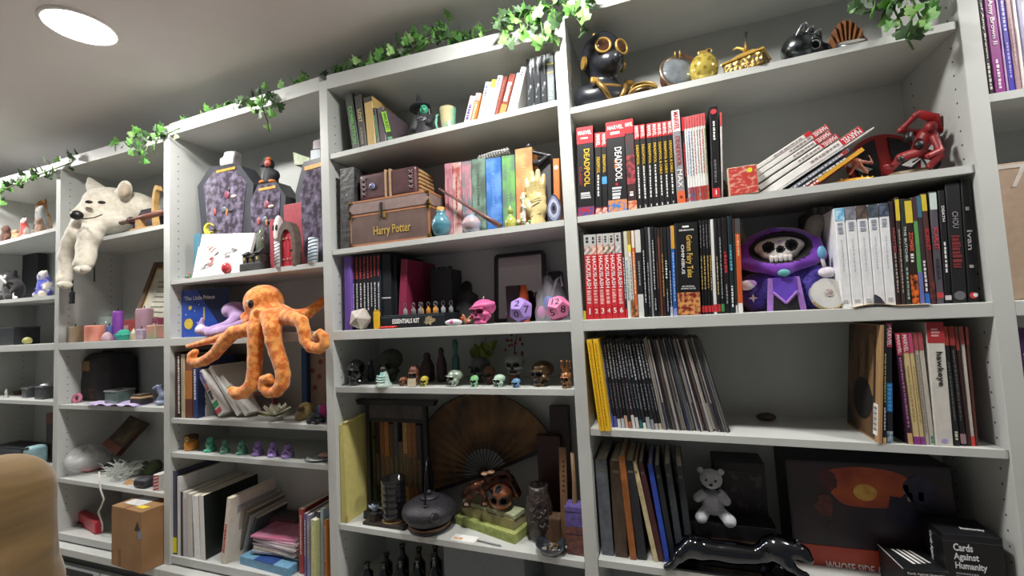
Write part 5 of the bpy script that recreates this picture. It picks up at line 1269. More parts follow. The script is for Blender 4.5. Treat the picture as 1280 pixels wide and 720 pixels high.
for x0,z0,x1,z1,r_ in fing:hp+=[C((x0,0,z0),((x0+x1)/2,-.02,(z0+z1)/2),r_*1.1,r_,.02),C(((x0+x1)/2,-.02,(z0+z1)/2),(x1,.01,z1),r_,r_*.75,.02)]
body('hand',hp,.015,mat('d4c48e',.35,c2='c8b478',scale=20,coat=.4),t,M=SX(H))
p=MB()
for a_,b_ in[((-.1,.42),(.1,.47)),((-.12,.3),(.08,.4)),((-.08,.16),(.1,.2))]:
 p.tube([(a_[0]*H,-.1*H,a_[1]*H),((a_[0]+b_[0])/2*H,-.112*H,(a_[1]+b_[1])/2*H),(b_[0]*H,-.1*H,b_[1]*H)],.0011,5)
for x0,z0,x1,z1,r_ in fing:
 for q in(.3,.6):p.tube([((x0+(x1-x0)*q-.04)*H,-.055*H,(z0+(z1-z0)*q)*H),((x0+(x1-x0)*q+.04)*H,-.055*H,(z0+(z1-z0)*q)*H)],.0011,5)
p.build('palm_lines',mat('5a4a2a',.6),t)
X,z,wd,h=spot(651,661,243,3,2,.03)
t=thing('coral','small white knobbly coral piece left of the cream hand','coral',(X,.03,z))
rnd=random.Random(7)
body('coral',[E((rnd.uniform(-.3,.3),rnd.uniform(-.2,.2),rnd.uniform(.1,.9)*h/wd),.2,.08)for i in range(12)]+[C((0,0,0),(0,0,h/wd),.2,.2,.1)],.06,mat('c8ccc8',.7,bump=.5),t,M=SX(wd))
X,z,wd,h=spot(683,702,241,3,2,.012)
t=thing('geode','upright blue-grey banded geode slice by the right divider','stone',(X,.02,z))
for i,(f,c)in enumerate([(1,'4a4c5c'),(.86,'8a92b0'),(.66,'b8bcd0'),(.42,'5c6078'),(.2,'2c2c34')]):
 MB().prism([(math.cos(a)*wd*.5*f*(1-.25*max(0,math.sin(a))),h*.48+math.sin(a)*h*.5*f)for a in np.linspace(0,2*PI,26,endpoint=False)],-.0006*i,.016).build('band',mat(c,.2,var=.15,coat=.6),t)
X,z,wd,h=spot(660,692,268,3,2,.06)
#rail shelf
def ico():
 bm=bmesh.new()
 bmesh.ops.create_icosphere(bm,subdivisions=1,radius=1)
 bm.verts.ensure_lookup_table()
 v=[x.co.copy()for x in bm.verts];f=[[q.index for q in x.verts]for x in bm.faces]
 bm.free()
 return v,f
def dodeca():
 v,f=ico()
 cs=[sum((v[i]for i in q),Vector())/3 for q in f]
 cs=[c.normalized()for c in cs]
 fs=[]
 for i,p in enumerate(v):
  adj=[k for k,q in enumerate(f)if i in q]
  n=p.normalized();a=(cs[adj[0]]-n*cs[adj[0]].dot(n)).normalized();b=n.cross(a)
  adj.sort(key=lambda k:math.atan2(cs[k].dot(b),cs[k].dot(a)))
  fs.append(adj)
 return cs,fs
def die(kind,label,px0,px1,pyt,Y,c,nums,aim,spin=0.0,cat='die'):
 X,z,wd,h=spot(px0,px1,pyt,3,'r',Y)
 v,f=ico()if kind==20 else dodeca()
 n0=sum((v[i]for i in f[0]),Vector()).normalized()
 Q=n0 .rotation_difference(Vector(aim).normalized()).to_matrix().to_4x4()
 Q=Matrix.Rotation(spin,4,Vector(aim).normalized())@Q
 vv=[Q@x for x in v]
 zmin,zmax=min(x.z for x in vv),max(x.z for x in vv)
 r_=h/(zmax-zmin)
 t=thing('die',label,cat,(X,Y+r_*.8,z-zmin*r_))
 bm=bmesh.new()
 bv=[bm.verts.new(x*r_)for x in vv]
 for q in f:bm.faces.new([bv[i]for i in q])
 bmesh.ops.bevel(bm,geom=list(bm.edges),offset=r_*.035,segments=2,profile=.5,affect='EDGES')
 bm.normal_update()
 me=bpy.data.meshes.new('die');bm.to_mesh(me);bm.free()
 me.materials.append(c)
 o=bpy.data.objects.new('block',me);COL.objects.link(o);o.parent=t
 fs=[]
 for q in f:
  c0=sum((vv[i]for i in q),Vector())/len(q)
  fs.append((c0 .normalized().dot(Vector((0,-1,.15)).normalized()),c0))
 fs.sort(key=lambda q:-q[0])
 for(d,c0),s in zip(fs,nums):
  n=c0 .normalized()
  rot=n.to_track_quat('Z','Y')
  up=rot@Vector((0,1,0));zz_=Vector((0,0,1))-n*n.z
  ang=math.atan2(up.cross(zz_).dot(n),up.dot(zz_))
  e=(Matrix.Rotation(ang,3,n)@rot.to_matrix()).to_euler()
  text(s,t,tuple(c0*r_*1.002),r_*(.42 if len(s)==1 else.6)*(.75 if kind==20 else 1),r_*.55*(.7 if kind==20 else 1),mat(tuple(int(255*x)for x in(.16,.13,.18))if kind!=20 else 'a8a4a0',.6,var=0),e,'number',bold=.01)
 return t
die(20,'large off-white twenty-sided die at the left end of the rail',429.4,458.6,385.6,.004,mat('bcb4ac',.6,var=.06),['20','8','14'],(.05,-.6,.55),.3)
die(12,'lilac twelve-sided die beside the pink skull candle',630,666,371.6,.004,mat('a184d0',.5,var=.04),['2','0','7'],(-.1,-.8,.6),.35)
die(12,'pink twelve-sided die half hidden by the right divider',677,714,369.4,.012,mat('e07ba8',.5,var=.04),['12','5','8'],(-.1,-.8,.6),.15)
t,wd,h=skull('skull_candle','pink wax skull candle with a snake coiled over its crown',3,'r',.01,590,620,374,mat('d85f98',.45,var=.08,sss=.1),mat('7a2a50',.6),rz=R(-20),cat='candle')
MB().tube([(math.cos(a)*wd*(.46-.03*i/20),math.sin(a)*wd*(.5-.03*i/20)*.9,h*(.66+.22*i/26))for i,a in enumerate(np.linspace(-2.7,2.4,27))],[.004+.004*math.sin(PI*i/26)for i in range(27)],8).build('snake',mat('e070a8',.45,sss=.1),t,True)
MB().tube([(0,0,h*.98),(.002,0,h*1.04),(.006,0,h*1.1)],.0014,6).build('wick',mat('e8e0e0',.8),t,True)
X,z,wd,h=spot(473,556,393,3,'r',.012)
t=thing('game_kit','black boxed game kit lying flat with white lettering','board game',(X,.012,z))
MB().bbox(-wd/2,wd/2,0,.17,0,h,.0015).build('box',mat('1e2126',.4),t)
MB().box(-wd/2,wd/2,-.0004,.001,h*.84,h*.86).build('lid_line',mat('6a8490',.4),t)
text('ESSENTIALS KIT',t,(-wd*.07,-.001,h*.5),wd*.41,h*.36,WHITE,name='title',bold=.025)
rnd=random.Random(12)
MB().prism([(wd*.28+math.cos(a)*wd*.11*rnd.uniform(.5,1.1),h*.48+math.sin(a)*h*.36*rnd.uniform(.5,1.1))for a in np.linspace(0,2*PI,18,endpoint=False)],-.0008,0).build('printed_dragon',mat('7a6a50',.5,c2='b8a884',scale=120),t)
ztk=z+h
X,z,wd,h=spot(473.6,495,404,3,'r',-.0)
t=thing('pen','red marker pen lying in front of the black game kit','pen',(X,.004,z+.004))
MB().cyl(.004,-wd/2,wd/2*.7,10,ax='x').build('barrel',mat('d8302c',.35),t,True)
MB().cyl(.0043,wd/2*.7,wd/2,10,ax='x').build('cap',mat('b82824',.35),t,True)
X,z,wd,h=spot(465.6,472.4,387.6,3,'r',.0)
t=thing('lighter','yellow upright lighter-shaped stick by the white die','lighter',(X,.006,z))
MB().bbox(-wd/2,wd/2,0,.01,0,h*.9,.0015).build('body',mat('e8b82c',.35),t)
MB().bbox(-wd/2*.9,wd/2*.9,.001,.009,h*.9,h,.001).build('cap',mat('c89a20',.35),t)
first=None
for i in range(9):
 x=509+i*6.2
 q=at(x,390,Y=.05)
 t=thing('vial','tiny corked glass vial in the row on the game kit, %s from left'%ordinal(i),'vial',(q.x,.04+.02*(i%3),ztk),0,'tiny vials on the game kit')
 c=['8a8c90','6a6c70','c8892c','7a7c80','b87a2c','8a8a8c','c08030','9a9ca0','7c7e84'][i]
 MB().lathe([(.0065,0),(.0075,.002),(.0075,.016),(.003,.02),(.003,.024),(.0042,.025),(0,.025)],12).build('glass',mat(c,.08,var=0,coat=1),t,True)
 MB().tube([(math.cos(a)*.0055,0,.031+math.sin(a)*.0075)for a in np.linspace(-1.4,4.5,12)],.0009,5).build('wire_loop',STEEL,t,True)
X,z,wd,h=spot(554,576,398,3,'r',-.0)
t=thing('pin_badge','small white eye-shaped trinket with a pink dot at the rail edge','trinket',(X,.004,z))
MB().ball((0,.008,h*.45),(wd*.5,.01,h*.45),18,10).build('body',mat('d0d0d8',.4),t,True)
MB().ball((-wd*.05,-.0015,h*.5),(.006,.002,.006),12,6).build('pink_dot',mat('e060a8',.4),t,True)
X,z,wd,h=spot(568,591,388,3,'r',.012)
t=thing('crystal_cluster','spiky beige and orange crystal cluster left of the pink skull','stone',(X,.03,z))
rnd=random.Random(9)
for i in range(16):
 a,e_=rnd.uniform(0,2*PI),rnd.uniform(.1,1.3)
 L_=wd*rnd.uniform(.35,.55)
 d=Vector((math.cos(a)*math.cos(e_),math.sin(a)*math.cos(e_),math.sin(e_)))
 MB().tube([(0,0,.008),tuple(d*L_*.75+Vector((0,0,.008))),tuple(d*L_+Vector((0,0,.008)))],[.006,.0045,.0004],6).build('spike',mat(['a87c58','c85a34','b8a088'][i%3],.4),t)
def cyl_thing(px0,px1,pyt,Y,n,c,name,label,cat,prof,bay=3,**kw):
 return turned(name,label,cat,bay,n,Y,px0,px1,pyt,prof,c,'body',**kw)
t,wd,h=dbox(540,567,337,.14,.08,3,'r','26282c','black dice tower with battlements at the back','dice tower','dice_tower')
for i in range(4):MB().bbox(-wd/2+i*wd*.27,-wd/2+i*wd*.27+wd*.17,0,.012,h,h+.01,.001).build('battlement',mat('26282c',.5),t)
MB().box(-wd*.2,wd*.2,-.001,.01,.005,h*.3).build('opening',mat('0c0c0e',.8),t)
X,z,wd,h=spot(572,594,350,3,'r',.12)
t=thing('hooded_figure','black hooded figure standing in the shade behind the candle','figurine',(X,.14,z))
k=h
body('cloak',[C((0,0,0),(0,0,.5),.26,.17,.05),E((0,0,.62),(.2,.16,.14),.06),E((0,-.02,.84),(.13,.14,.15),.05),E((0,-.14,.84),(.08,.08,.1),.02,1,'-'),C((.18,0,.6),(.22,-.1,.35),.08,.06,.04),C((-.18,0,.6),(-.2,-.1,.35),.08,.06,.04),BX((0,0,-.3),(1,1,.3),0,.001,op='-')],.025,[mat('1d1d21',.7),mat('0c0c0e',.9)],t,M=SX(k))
Yb=.19
q=[at(616,365,Y=Yb),at(679,351,Y=Yb),at(681,310,Y=Yb),at(616,317,Y=Yb)]
X0,X1=(q[0].x+q[3].x)/2,(q[1].x+q[2].x)/2
z0,z1=ZR,(q[2].z+q[3].z)/2
t=thing('mirror','black-framed rounded mirror leaning at the back of the rail shelf','mirror',((X0+X1)/2,.18,z0))
wd,h=X1-X0,z1-z0
def rrect(w_,h_,r_,n=6):
 return[(sx*(w_-r_)+r_*math.cos(a),sz*(h_-r_)+r_*math.sin(a))for sx,sz,a0 in((1,1,0),(-1,1,PI/2),(-1,-1,PI),(1,-1,1.5*PI))for a in np.linspace(a0,a0+PI/2,n)]
po,pi_=rrect(wd/2,h/2,.014),rrect(wd/2-.013,h/2-.013,.006)
n=len(po)
vs=[(x,0,z_+h/2)for x,z_ in po]+[(x,0,z_+h/2)for x,z_ in pi_]+[(x,.012,z_+h/2)for x,z_ in po]+[(x,.012,z_+h/2)for x,z_ in pi_]
fs=[]
for i in range(n):
 j=(i+1)%n
 fs+=[(i,i+n,j+n,j),(i+2*n,j+2*n,j+3*n,i+3*n),(i,j,j+2*n,i+2*n),(i+n,i+3*n,j+3*n,j+n)]
MB().add(vs,fs).build('frame',mat('17171b',.35),t,rot=(R(-7),0,0))
MB().box(-wd/2+.01,wd/2-.01,.005,.010,.01,h-.01).build('glass',mat('b6b0ba',.06,1.0,var=0),t,rot=(R(-7),0,0))
t,wd,h=dbox(634,652,357,.12,.03,3,'r','2a2428','small dark box before the mirror','box','box')
X,z,wd,h=spot(650,661,356,3,'r',.11)
t=thing('orange_cap','small orange cap before the mirror','cap',(X,.12,z))
MB().lathe([(wd*.5,0),(wd*.5,h*.7),(wd*.3,h),(0,h)],14).build('cap',mat('d8602c',.4),t,True)
X,z,wd,h=spot(664,706,348,3,'r',.07)
t=thing('plastic_bag','crumpled clear plastic bag holding blue and pink pieces','bag',(X,.12,z))
rnd=random.Random(14)
bag=MB()
P=[]
for i in range(15):
 f=i/14
 row_=[]
 for j in range(24):
  a=2*PI*j/23
  r_=(.95-.45*f**2)*(1+.13*math.sin(5*a+4*f)+.08*math.sin(9*a-7*f))
  row_.append((math.cos(a)*wd*.5*r_,math.sin(a)*.042*r_,h*f*(1+.1*math.sin(3*a))))
 P.append(row_)
bag.grid(P).build('film',mat('c8ccd4',.1,var=.1,alpha=.33,coat=.5),t,True)
MB().ball((-.0,-.01,h*.42),(wd*.22,.02,h*.2),14,8).build('blue_piece',mat('3a62d0',.5),t,True)
MB().ball((-wd*.26,-.012,h*.22),(wd*.14,.016,h*.15),14,8).build('pink_piece',mat('c84aa0',.5),t,True)
MB().tube([(wd*.1,-.02,h*.6),(wd*.25,-.022,h*.95),(wd*.38,-.02,h*1.05),(wd*.42,-.018,h*.8)],.004,8).build('white_cord',mat('b8bac0',.5),t,True)
t,wd,h=dbox(688,703,339,.17,.05,3,'r','17171a','black box in the corner above the plastic bag','box','box')
#lowest visible shelf
X0=DIV[3]+DW/2
z=zs(3,4,X0+.02)
q=at(457,518,Y=.16)
hf=at(423,527,Y=.02).z-z
t=thing('folder','tall pale yellow folder leaning against the left divider','folder',(X0+.003,.015,z))
mb=MB().hexa([(0,0,0),(.022,.002,0),(.022,.17,0),(0,.17,0),(0,.0,hf*.97),(.012,.002,hf*.97),(.012,.17,hf),(0,.17,hf)])
mb.build('folder',mat('cfc47a',.6,var=.05),t)
MB().tube([(.014,.004,hf*.99),(.02,.05,hf*1.0),(.014,.1,hf*1.01),(.012,.165,hf*1.0)],.004,6).build('crumpled_edge',mat('d8cc88',.6),t,True)
MB().ball((.02,.002,.012),(.006,.004,.012),8,6).build('clasp',mat('b89a4a',.4),t,True)
Y=.11
a,b=at(458.6,516,Y=Y),at(530,508,Y=Y)
zb=zs(3,4,(a.x+b.x)/2)
ht=at(493,500,Y=Y).z-zb
t=thing('gate_stand','black lacquered gate-shaped wooden stand','stand',((a.x+b.x)/2,Y,zb))
wd=b.x-a.x
bl=mat('1a1b22',.35)
for sx in(-1,1):MB().bbox(sx*wd/2-.007,sx*wd/2+.007,0,.016,0,ht*.96,.001).build('post',bl,t)
MB().hexa([(-wd*.66,-.004,ht*.955),(wd*.66,-.004,ht*.955),(wd*.66,.02,ht*.955),(-wd*.66,.02,ht*.955),(-wd*.69,-.006,ht*1.0),(wd*.69,-.006,ht*1.0),(wd*.69,.022,ht*1.0),(-wd*.69,.022,ht*1.0)]).build('top_beam',bl,t)
MB().bbox(-wd*.5,wd*.5,.003,.013,ht*.80,ht*.835,.001).build('cross_beam',bl,t)
MB().box(-wd*.47,wd*.47,.004,.010,ht*.835,ht*.955).build('upper_panel',mat('3c3230',.6,c2='4c4a50',scale=18),t)
MB().bbox(-wd*.5,wd*.5,.002,.014,.02,.036,.001).build('lower_beam',bl,t)
cols=['5a6a3c','3a2c24','8a5a34','a8703c','5c4434','4a4a52','6a5a4a','b09060','96643c','8a5a38','3c3c44']
for i,c in enumerate(cols):
 px0=463.5+i*5.75
 q0,q1=at(px0,560,Y=.15).x,at(px0+5.3,560,Y=.15).x
 hh=ht*([.62,.8,.8,.78,.76,.79,.6,.83,.78,.8,.76][i])
 o=thing('incense_box','long narrow %s incense box standing behind the black stand'%{'5a6a3c':'green','3a2c24':'black-brown','8a5a34':'tan-brown','a8703c':'orange-tan','5c4434':'dark brown','4a4a52':'grey','6a5a4a':'taupe','b09060':'straw-coloured','96643c':'light brown','8a5a38':'reddish brown','3c3c44':'charcoal'}[c],'box',((q0+q1)/2,.15,zb),0,'incense boxes behind the stand')
 MB().bbox(-(q1-q0)/2,(q1-q0)/2,0,.03,0,hh,.001).build('box',mat(c,.6,var=.15),o)
 MB().box(-(q1-q0)/2*.7,(q1-q0)/2*.7,-.0008,0,hh*.25,hh*.6).build('printed_label',mat('6a5c48',.6,var=.3,scale=80),o)
t,wd,h=turned('coaster','round woven straw coaster under the black cup','coaster',3,4,.035,478.5,511,634,[(1,0),(1,.5),(.97,1),(0,1)],mat('8a6c48',.8,var=.3,scale=80),'disc')
t.scale=(1,1,.012/h);t.location.y+=.03
zc=t.location.z+.0125
X,z,wd,h=spot(483,510,602,3,4,.045)
t=thing('cup','black ribbed ceramic cup standing on the straw coaster','cup',(t.location.x,t.location.y,zc))
hc=h*.93
prof=[(.34,0),(.44,.04)]
for i in range(5):prof+=[(.47,.1+.16*i),(.5,.15+.16*i),(.47,.2+.16*i)]
prof+=[(.49,.93),(.5,1),(.45,1),(.42,.2),(0,.15)]
MB().lathe([(r_*wd,q_*hc)for r_,q_ in prof],28).build('cup',mat('17181c',.12,coat=.8),t,True)
zsh=zs(3,4,at(540,655,Y=.04).x)
c=at(538,659,Z=zsh)
t=thing('trivet','round dark iron trivet with a wooden ring under the teapot','trivet',(c.x,c.y+.0,zsh))
u=psc(538,650,c.y)
rt_=27*u
for i in range(3):
 a=2*PI*i/3+.5
 MB().ball((math.cos(a)*rt_*.8,math.sin(a)*rt_*.8,.006),.007,8,6).build('foot',BLACK,t,True)
MB().lathe([(rt_,.008),(rt_,.013),(rt_*.9,.016),(0,.016)],36).build('plate',mat('232327',.5),t,True)
ring(t,'wooden_ring',rt_*.93,.0035,mat('7a5c3c',.6),(0,0,.017),n=36)
tp=thing('teapot','dark cast-iron teapot with a tall arched handle','teapot',(c.x,c.y,zsh+.019))
rb=34.5*u
hb2=31*u
iron=mat('35343a',.5,.3,c2='2a292e',scale=160,bump=.35)
MB().lathe([(rb*.55,0),(rb*.8,hb2*.12),(rb*.97,hb2*.36),(rb,hb2*.5),(rb*.94,hb2*.66),(rb*.7,hb2*.84),(rb*.4,hb2*.95),(rb*.36,hb2*.95),(0,hb2*.98)],36).build('pot',iron,tp,True)
MB().lathe([(rb*.36,hb2*.95),(rb*.34,hb2*1.02),(rb*.1,hb2*1.06),(0,hb2*1.06)],24).build('lid',iron,tp,True)
MB().ball((0,0,hb2*1.13),rb*.1,12,8).build('lid_knob',iron,tp,True)
an=R(-50)
sd=Vector((math.cos(an),math.sin(an),0))
sp=MB().tube([tuple(sd*rb*.8+Vector((0,0,hb2*.48))),tuple(sd*rb*1.04+Vector((0,0,hb2*.58))),tuple(sd*rb*1.2+Vector((0,0,hb2*.72)))],[rb*.2,rb*.16,rb*.12],14).build('spout',iron,tp,True)
e_=(sd*.7+Vector((0,0,.7))).normalized()
MB().lathe([(rb*.09,0),(rb*.09,.002),(0,.002)],14).build('spout_hole',mat('08080a',.9),sp,loc=tuple(sd*rb*1.203+Vector((0,0,hb2*.725))),rot=(R(52),0,an+PI/2))
ha=R(108)
hd=Vector((math.cos(ha),math.sin(ha),0))
hh=[hd*rb*.62*math.cos(a)+Vector((0,0,hb2*.86+rb*1.45*math.sin(a)))for a in np.linspace(0,PI,20)]
MB().tube([tuple(p)for p in hh],.0055,8,flat=.6).build('handle',mat('1b1b1f',.3,.4),tp,True)
for s_ in(1,-1):MB().ball(tuple(hd*rb*.62*s_+Vector((0,0,hb2*.86))),.008,10,6).build('handle_lug',iron,tp,True)
X,z,wd,h=spot(452,503,645,3,4,.015)
t=thing('incense_holder','dark wooden L-shaped incense holder at the shelf edge','incense holder',(X,.02,z))
wo=mat('2c241f',.5,var=.2)
MB().bbox(-wd/2,wd/2,0,.028,0,.011,.0015).build('tray',wo,t)
MB().bbox(-wd*.36,-wd*.2,.004,.022,.011,.036,.0015).build('upright',wo,t)
X,z,wd,h=spot(453,476,634,3,4,.05)
t=thing('slate_block','dark slate block under the white crystal','block',(X,.055,z))
MB().bbox(-wd/2,wd*.5,0,.03,0,.026,.002).build('block',mat('23262a',.5),t)
zk=z+.0265
t2=thing('crystal','cluster of white-blue crystal points on a dark block','stone',(X,.068,zk))
rnd=random.Random(21)
for i in range(9):
 d=Vector((rnd.uniform(-.8,.9),rnd.uniform(-.5,.4),rnd.uniform(.5,1))).normalized()
 L_=rnd.uniform(.018,.03)
 MB().tube([(rnd.uniform(-.008,.008),0,0),tuple(d*L_*.75),tuple(d*L_)],[.005,.0045,.0005],6).build('point',mat('b8c8dc',.15,var=.05,coat=.8),t2)
Yf=.205
piv=at(607,592,Y=Yf)
u=psc(607,560,Yf)
zb=zs(3,4,piv.x)
t=thing('folding_fan','large open folding fan with a dusky brown painted leaf','fan',(piv.x,Yf,piv.z))
a0,a1=R(200),R(24)
def fanpt(a,r_,y_=0.0):return(math.cos(a)*r_*u,y_,math.sin(a)*r_*u)
NP=36
rows=[]
for r_ in(30,55,78,99):
 rows.append([fanpt(a0+(a1-a0)*i/NP,r_*(1.0 if r_<90 else.99+.01*(i%2)),(.004 if i%2 else-.002))for i in range(NP+1)])
solid(MB().grid(rows).build('leaf',mat('7a5a3a',.7,c2='3a2e28',scale=9,lo=.36,hi=.66),t),.0008)
MB().tube([fanpt(a0+(a1-a0)*i/NP,99.5,.001)for i in range(NP+1)],.0022,5).build('leaf_edge',mat('17131a',.6),t)
r0=None
for i in range(19):
 a=a0+(a1-a0)*i/18
 if r0 is None:
  r0=MB().bbox(-.0016,.0016,-.001,.001,-8*u,40*u,.0005).build('rib',mat('1d1718',.5),t);o=r0
 else:
  o=r0 .copy();COL.objects.link(o);o.parent=t
 o.rotation_euler=(0,PI/2-a,0);o.location=(0,-.004-.0004*(i%3),0)
for a in(a0,a1):
 MB().bbox(-.006,.006,-.0035,.0035,-8*u,99*u,.001).build('guard',mat('24161c',.5),t,rot=(0,PI/2-a,0),loc=(0,-.006,0))
MB().cyl(.005,-.012,.008,10,ax='y').build('pivot_pin',BRASS,t,True)
zsh=zs(3,4,at(640,660,Y=.05).x)
fc=at(643.7,681,Z=zsh);rc=at(676,653,Z=zsh);lc=at(570,645,Z=zsh)
def pbox(name,label,p,dx,dy,z0,h,c,rz,cat='book',**kw):
 t=thing(name,label,cat,(p.x,p.y,z0),rz)
 MB().bbox(-dx,0,0,dy,0,h,.0012).build('cover',c if hasattr(c,'name')else mat(c,.6),t)
 return t
ang=math.atan2((fc-lc).y,(fc-lc).x)
W1=min((fc-lc).length,.25);
fc.y=max(fc.y,.01)
hz=12*psc(640,665,.05)
rzb=R(-17)
t=pbox('green_box','pale green cloth-covered box at the bottom of the stack',fc,W1*.96,.085,zsh,hz,mat('8f9a55',.7,c2='a8b06c',scale=30,stretch=(3,3,.3)),rzb)
MB().box(-W1*.96+.002,-.002,-.0006,0,hz*.2,hz*.8).build('green_band',mat('7f8a48',.7,c2='98a45c',scale=60),t)
p2=fc+Vector((-.010,.022,0))
t=pbox('olive_book','thick olive-beige book in the middle of the stack',p2,W1*.86,.07,zsh+hz+.0005,hz*1.05,'8a8456',rzb)
MB().box(-.001,.0006,.003,.067,hz*.1,hz*.95).build('pages',mat('b8ae8a',.8,stretch=(.1,.1,6),scale=80),t)
z3=zsh+hz*2.05+.001
p3=p2+Vector((.004,.002,0))
t=pbox('pocket_book','pale mint pocket book with a printed edge on the stack, front one',p3,W1*.42,.055,z3,hz*.45,'b8c09a',rzb)
MB().box(-W1*.42+.002,-.002,-.0006,0,hz*.12,hz*.34).build('printed_edge',mat('6a7048',.6,c2='b8b890',scale=300),t)
q=p2+Matrix.Rotation(rzb,3,'Z')@Vector((-W1*.44,.004,0))
t=pbox('pocket_book','pale mint pocket book with a printed edge on the stack, left one',q,W1*.4,.055,z3,hz*.45,'b4bc96',rzb)
MB().box(-W1*.4+.002,-.002,-.0006,0,hz*.12,hz*.34).build('printed_edge',mat('6a7048',.6,c2='b8b890',scale=300),t)
zt3=z3+hz*.46
yc=p2 .y+.045
o=Vector((at(612,630,Y=yc).x,yc,zt3))
t=thing('copper_creature','dark copper dragon-like incense burner perched on the book stack','statue',o)
pb=PB(o)
pb.c([(580,619,yc,4.5),(588,613,yc,6.5),(598,609,yc,8),(612,604,yc+.01,8)],.5).c([(590,617,yc-.01,4),(584,629,yc-.02,4),(580,632,yc-.025,3)],.5).c([(602,612,yc-.01,4),(606,624,yc-.02,3.5),(603,630,yc-.025,3.5)],.5)
pb.e(612,595,yc,8,ry=6,rz=5).e(626,600,yc+.02,10,rz=8).c([(620,592,yc,4),(634,590,yc,3),(640,600,yc,2)],.5).c([(636,600,yc+.02,8),(646,616,yc+.03,6)],.5).e(583,632,yc-.028,4.5,rz=2.5).e(607,631,yc-.028,4.5,rz=2.5)
body('creature',pb.p,.0035,mat('3a2620',.28,.6,c2='7a4630',scale=40,lo=.5,hi=.7),t)
sph=PB(o);sph.e(626,621,yc-.012,15.5)
for i,(x,y)in enumerate([(621,613),(633,613),(618,626),(629,628),(638,624),(612,618)]):sph.e(x,y,yc-.012-.03,3.8,.1,1,'-',ry=9)
body('pierced_globe',sph.p,.0028,[mat('8a5238',.25,.6,var=.2),mat('120c0a',.8)],t)
p=PB(o);p.e(606,592,yc-.02,5,rz=2).e(614,590,yc-.02,5,rz=2)
body('pale_face',p.p,.002,mat('b08a70',.4,.3),t)
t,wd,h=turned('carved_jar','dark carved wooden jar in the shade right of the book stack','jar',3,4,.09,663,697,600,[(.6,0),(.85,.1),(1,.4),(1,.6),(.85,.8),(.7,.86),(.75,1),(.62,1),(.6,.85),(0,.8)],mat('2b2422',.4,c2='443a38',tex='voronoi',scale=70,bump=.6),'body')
p=MB()
rnd=random.Random(31)
for i in range(10):
 a=-PI/2+rnd.uniform(-.8,.8);zz=rnd.uniform(.3,.75)*h
 p.tube([(math.cos(a)*wd*.5,math.sin(a)*wd*.5,zz),(math.cos(a+.25)*wd*.51,math.sin(a+.25)*wd*.51,zz+rnd.uniform(-.012,.012)),(math.cos(a+.4)*wd*.5,math.sin(a+.4)*wd*.5,zz+.005)],.003,6)
p.build('carving',mat('3a3230',.35),t,True)
t,wd,h=dbox(676,706,545,.18,.05,3,4,'3c1a1e','tall dark red box at the back right','box','box')
t,wd,h=dbox(694,718,508,.205,.03,3,4,'35272a','tall dark brown board in the back corner','board','board')
Y=.07
a,b=at(703,640,Y=Y),at(708,565,Y=Y)
t=thing('wooden_plank','narrow raw wooden plank standing upright right of the carved jar','plank',(a.x,Y,zs(3,4,a.x)))
hh=at(705,560,Y=Y).z-zs(3,4,a.x)
MB().hexa([(-.008,0,0),(.012,0,0),(.012,.012,0),(-.008,.012,0),(.0,0,hh),(.021,0,hh),(.021,.012,hh),(.0,.012,hh)]).build('plank',mat('7c5c40',.6,var=.2,scale=30,stretch=(4,4,.4)),t)
p=MB()
for i in range(7):p.box(.004+.0055*i/7,.010+.0055*i/7,-.0006,0,hh*(.55+.05*i),hh*(.55+.05*i)+.006)
p.build('burned_marks',mat('3a2a1e',.7),t)
X,z,wd,h=spot(680,704,644,3,4,.075)
t=thing('wood_block','split bark-edged wood block at the foot of the plank','block',(X,.085,z))
body('block',[BX((0,0,h*.5),(wd*.4,.018,h*.42),.004,.003),E((-wd*.5,-.01,h*.8),(wd*.3,.03,h*.4),.01,None,'-')],.003,mat('6e5238',.8,c2='4a3626',scale=50,stretch=(1,1,.2),bump=.5),t)
a,b=at(720,634,Y=.06),at(722,570,Y=.06)
t=thing('bamboo_stick','pale notched stick standing beside the right divider','stick',(a.x-.002,.06,zs(3,4,a.x)+.0))
hh=at(719,566,Y=.06).z-zs(3,4,a.x)
MB().tube([(0,0,0),(.001,0,hh*.4),(-.001,0,hh*.45),(.001,0,hh*.7),(0,0,hh)],[.007,.006,.0075,.006,.0055],8).build('stick',mat('8a6f50',.6),t,True)
for(p0,p1,pt,Y,c,lab,c2)in[(709,730,659,.03,'4a2c34','small maroon flowered box against the right divider','7a4a3a'),(709,730,634,.03,'4a3f7a','small blue-violet box on top of the maroon one','6a5aa0')]:
 X,z,wd,h=spot(p0,p1,pt,3,4,Y)
 if '4a3f' in c:z0=zprev;h=h-(zprev-z)
 else:z0=z;zprev=z+h+.0005
 if X+wd/2>-DW/2-.002:X=-DW/2-.002-wd/2
 t=thing('trinket_box',lab,'box',(X,Y,z0))
 MB().bbox(-wd/2,wd/2,0,.05,0,h,.001).build('box',mat(c,.5,c2=c2,scale=70),t)
 MB().box(-wd/2-.0004,wd/2+.0004,-.0004,.0504,h*.72,h*.75).build('lid_line',mat('2a2030',.5),t)
X,z,wd,h=spot(664.6,707,662,3,4,.0)
yc=.025
t=thing('dish','dark glossy shell dish holding coins at the shelf edge','dish',(X+.001,yc+.005,z))
rd=wd*.46
MB().lathe([(rd*.5,0),(rd*.8,.006),(rd,.024),(rd*.97,.026),(rd*.75,.009),(0,.006)],30).build('dish',mat('2c3036',.12,.5,c2='4c525a',scale=40,coat=.8),t,True)
rnd=random.Random(17)
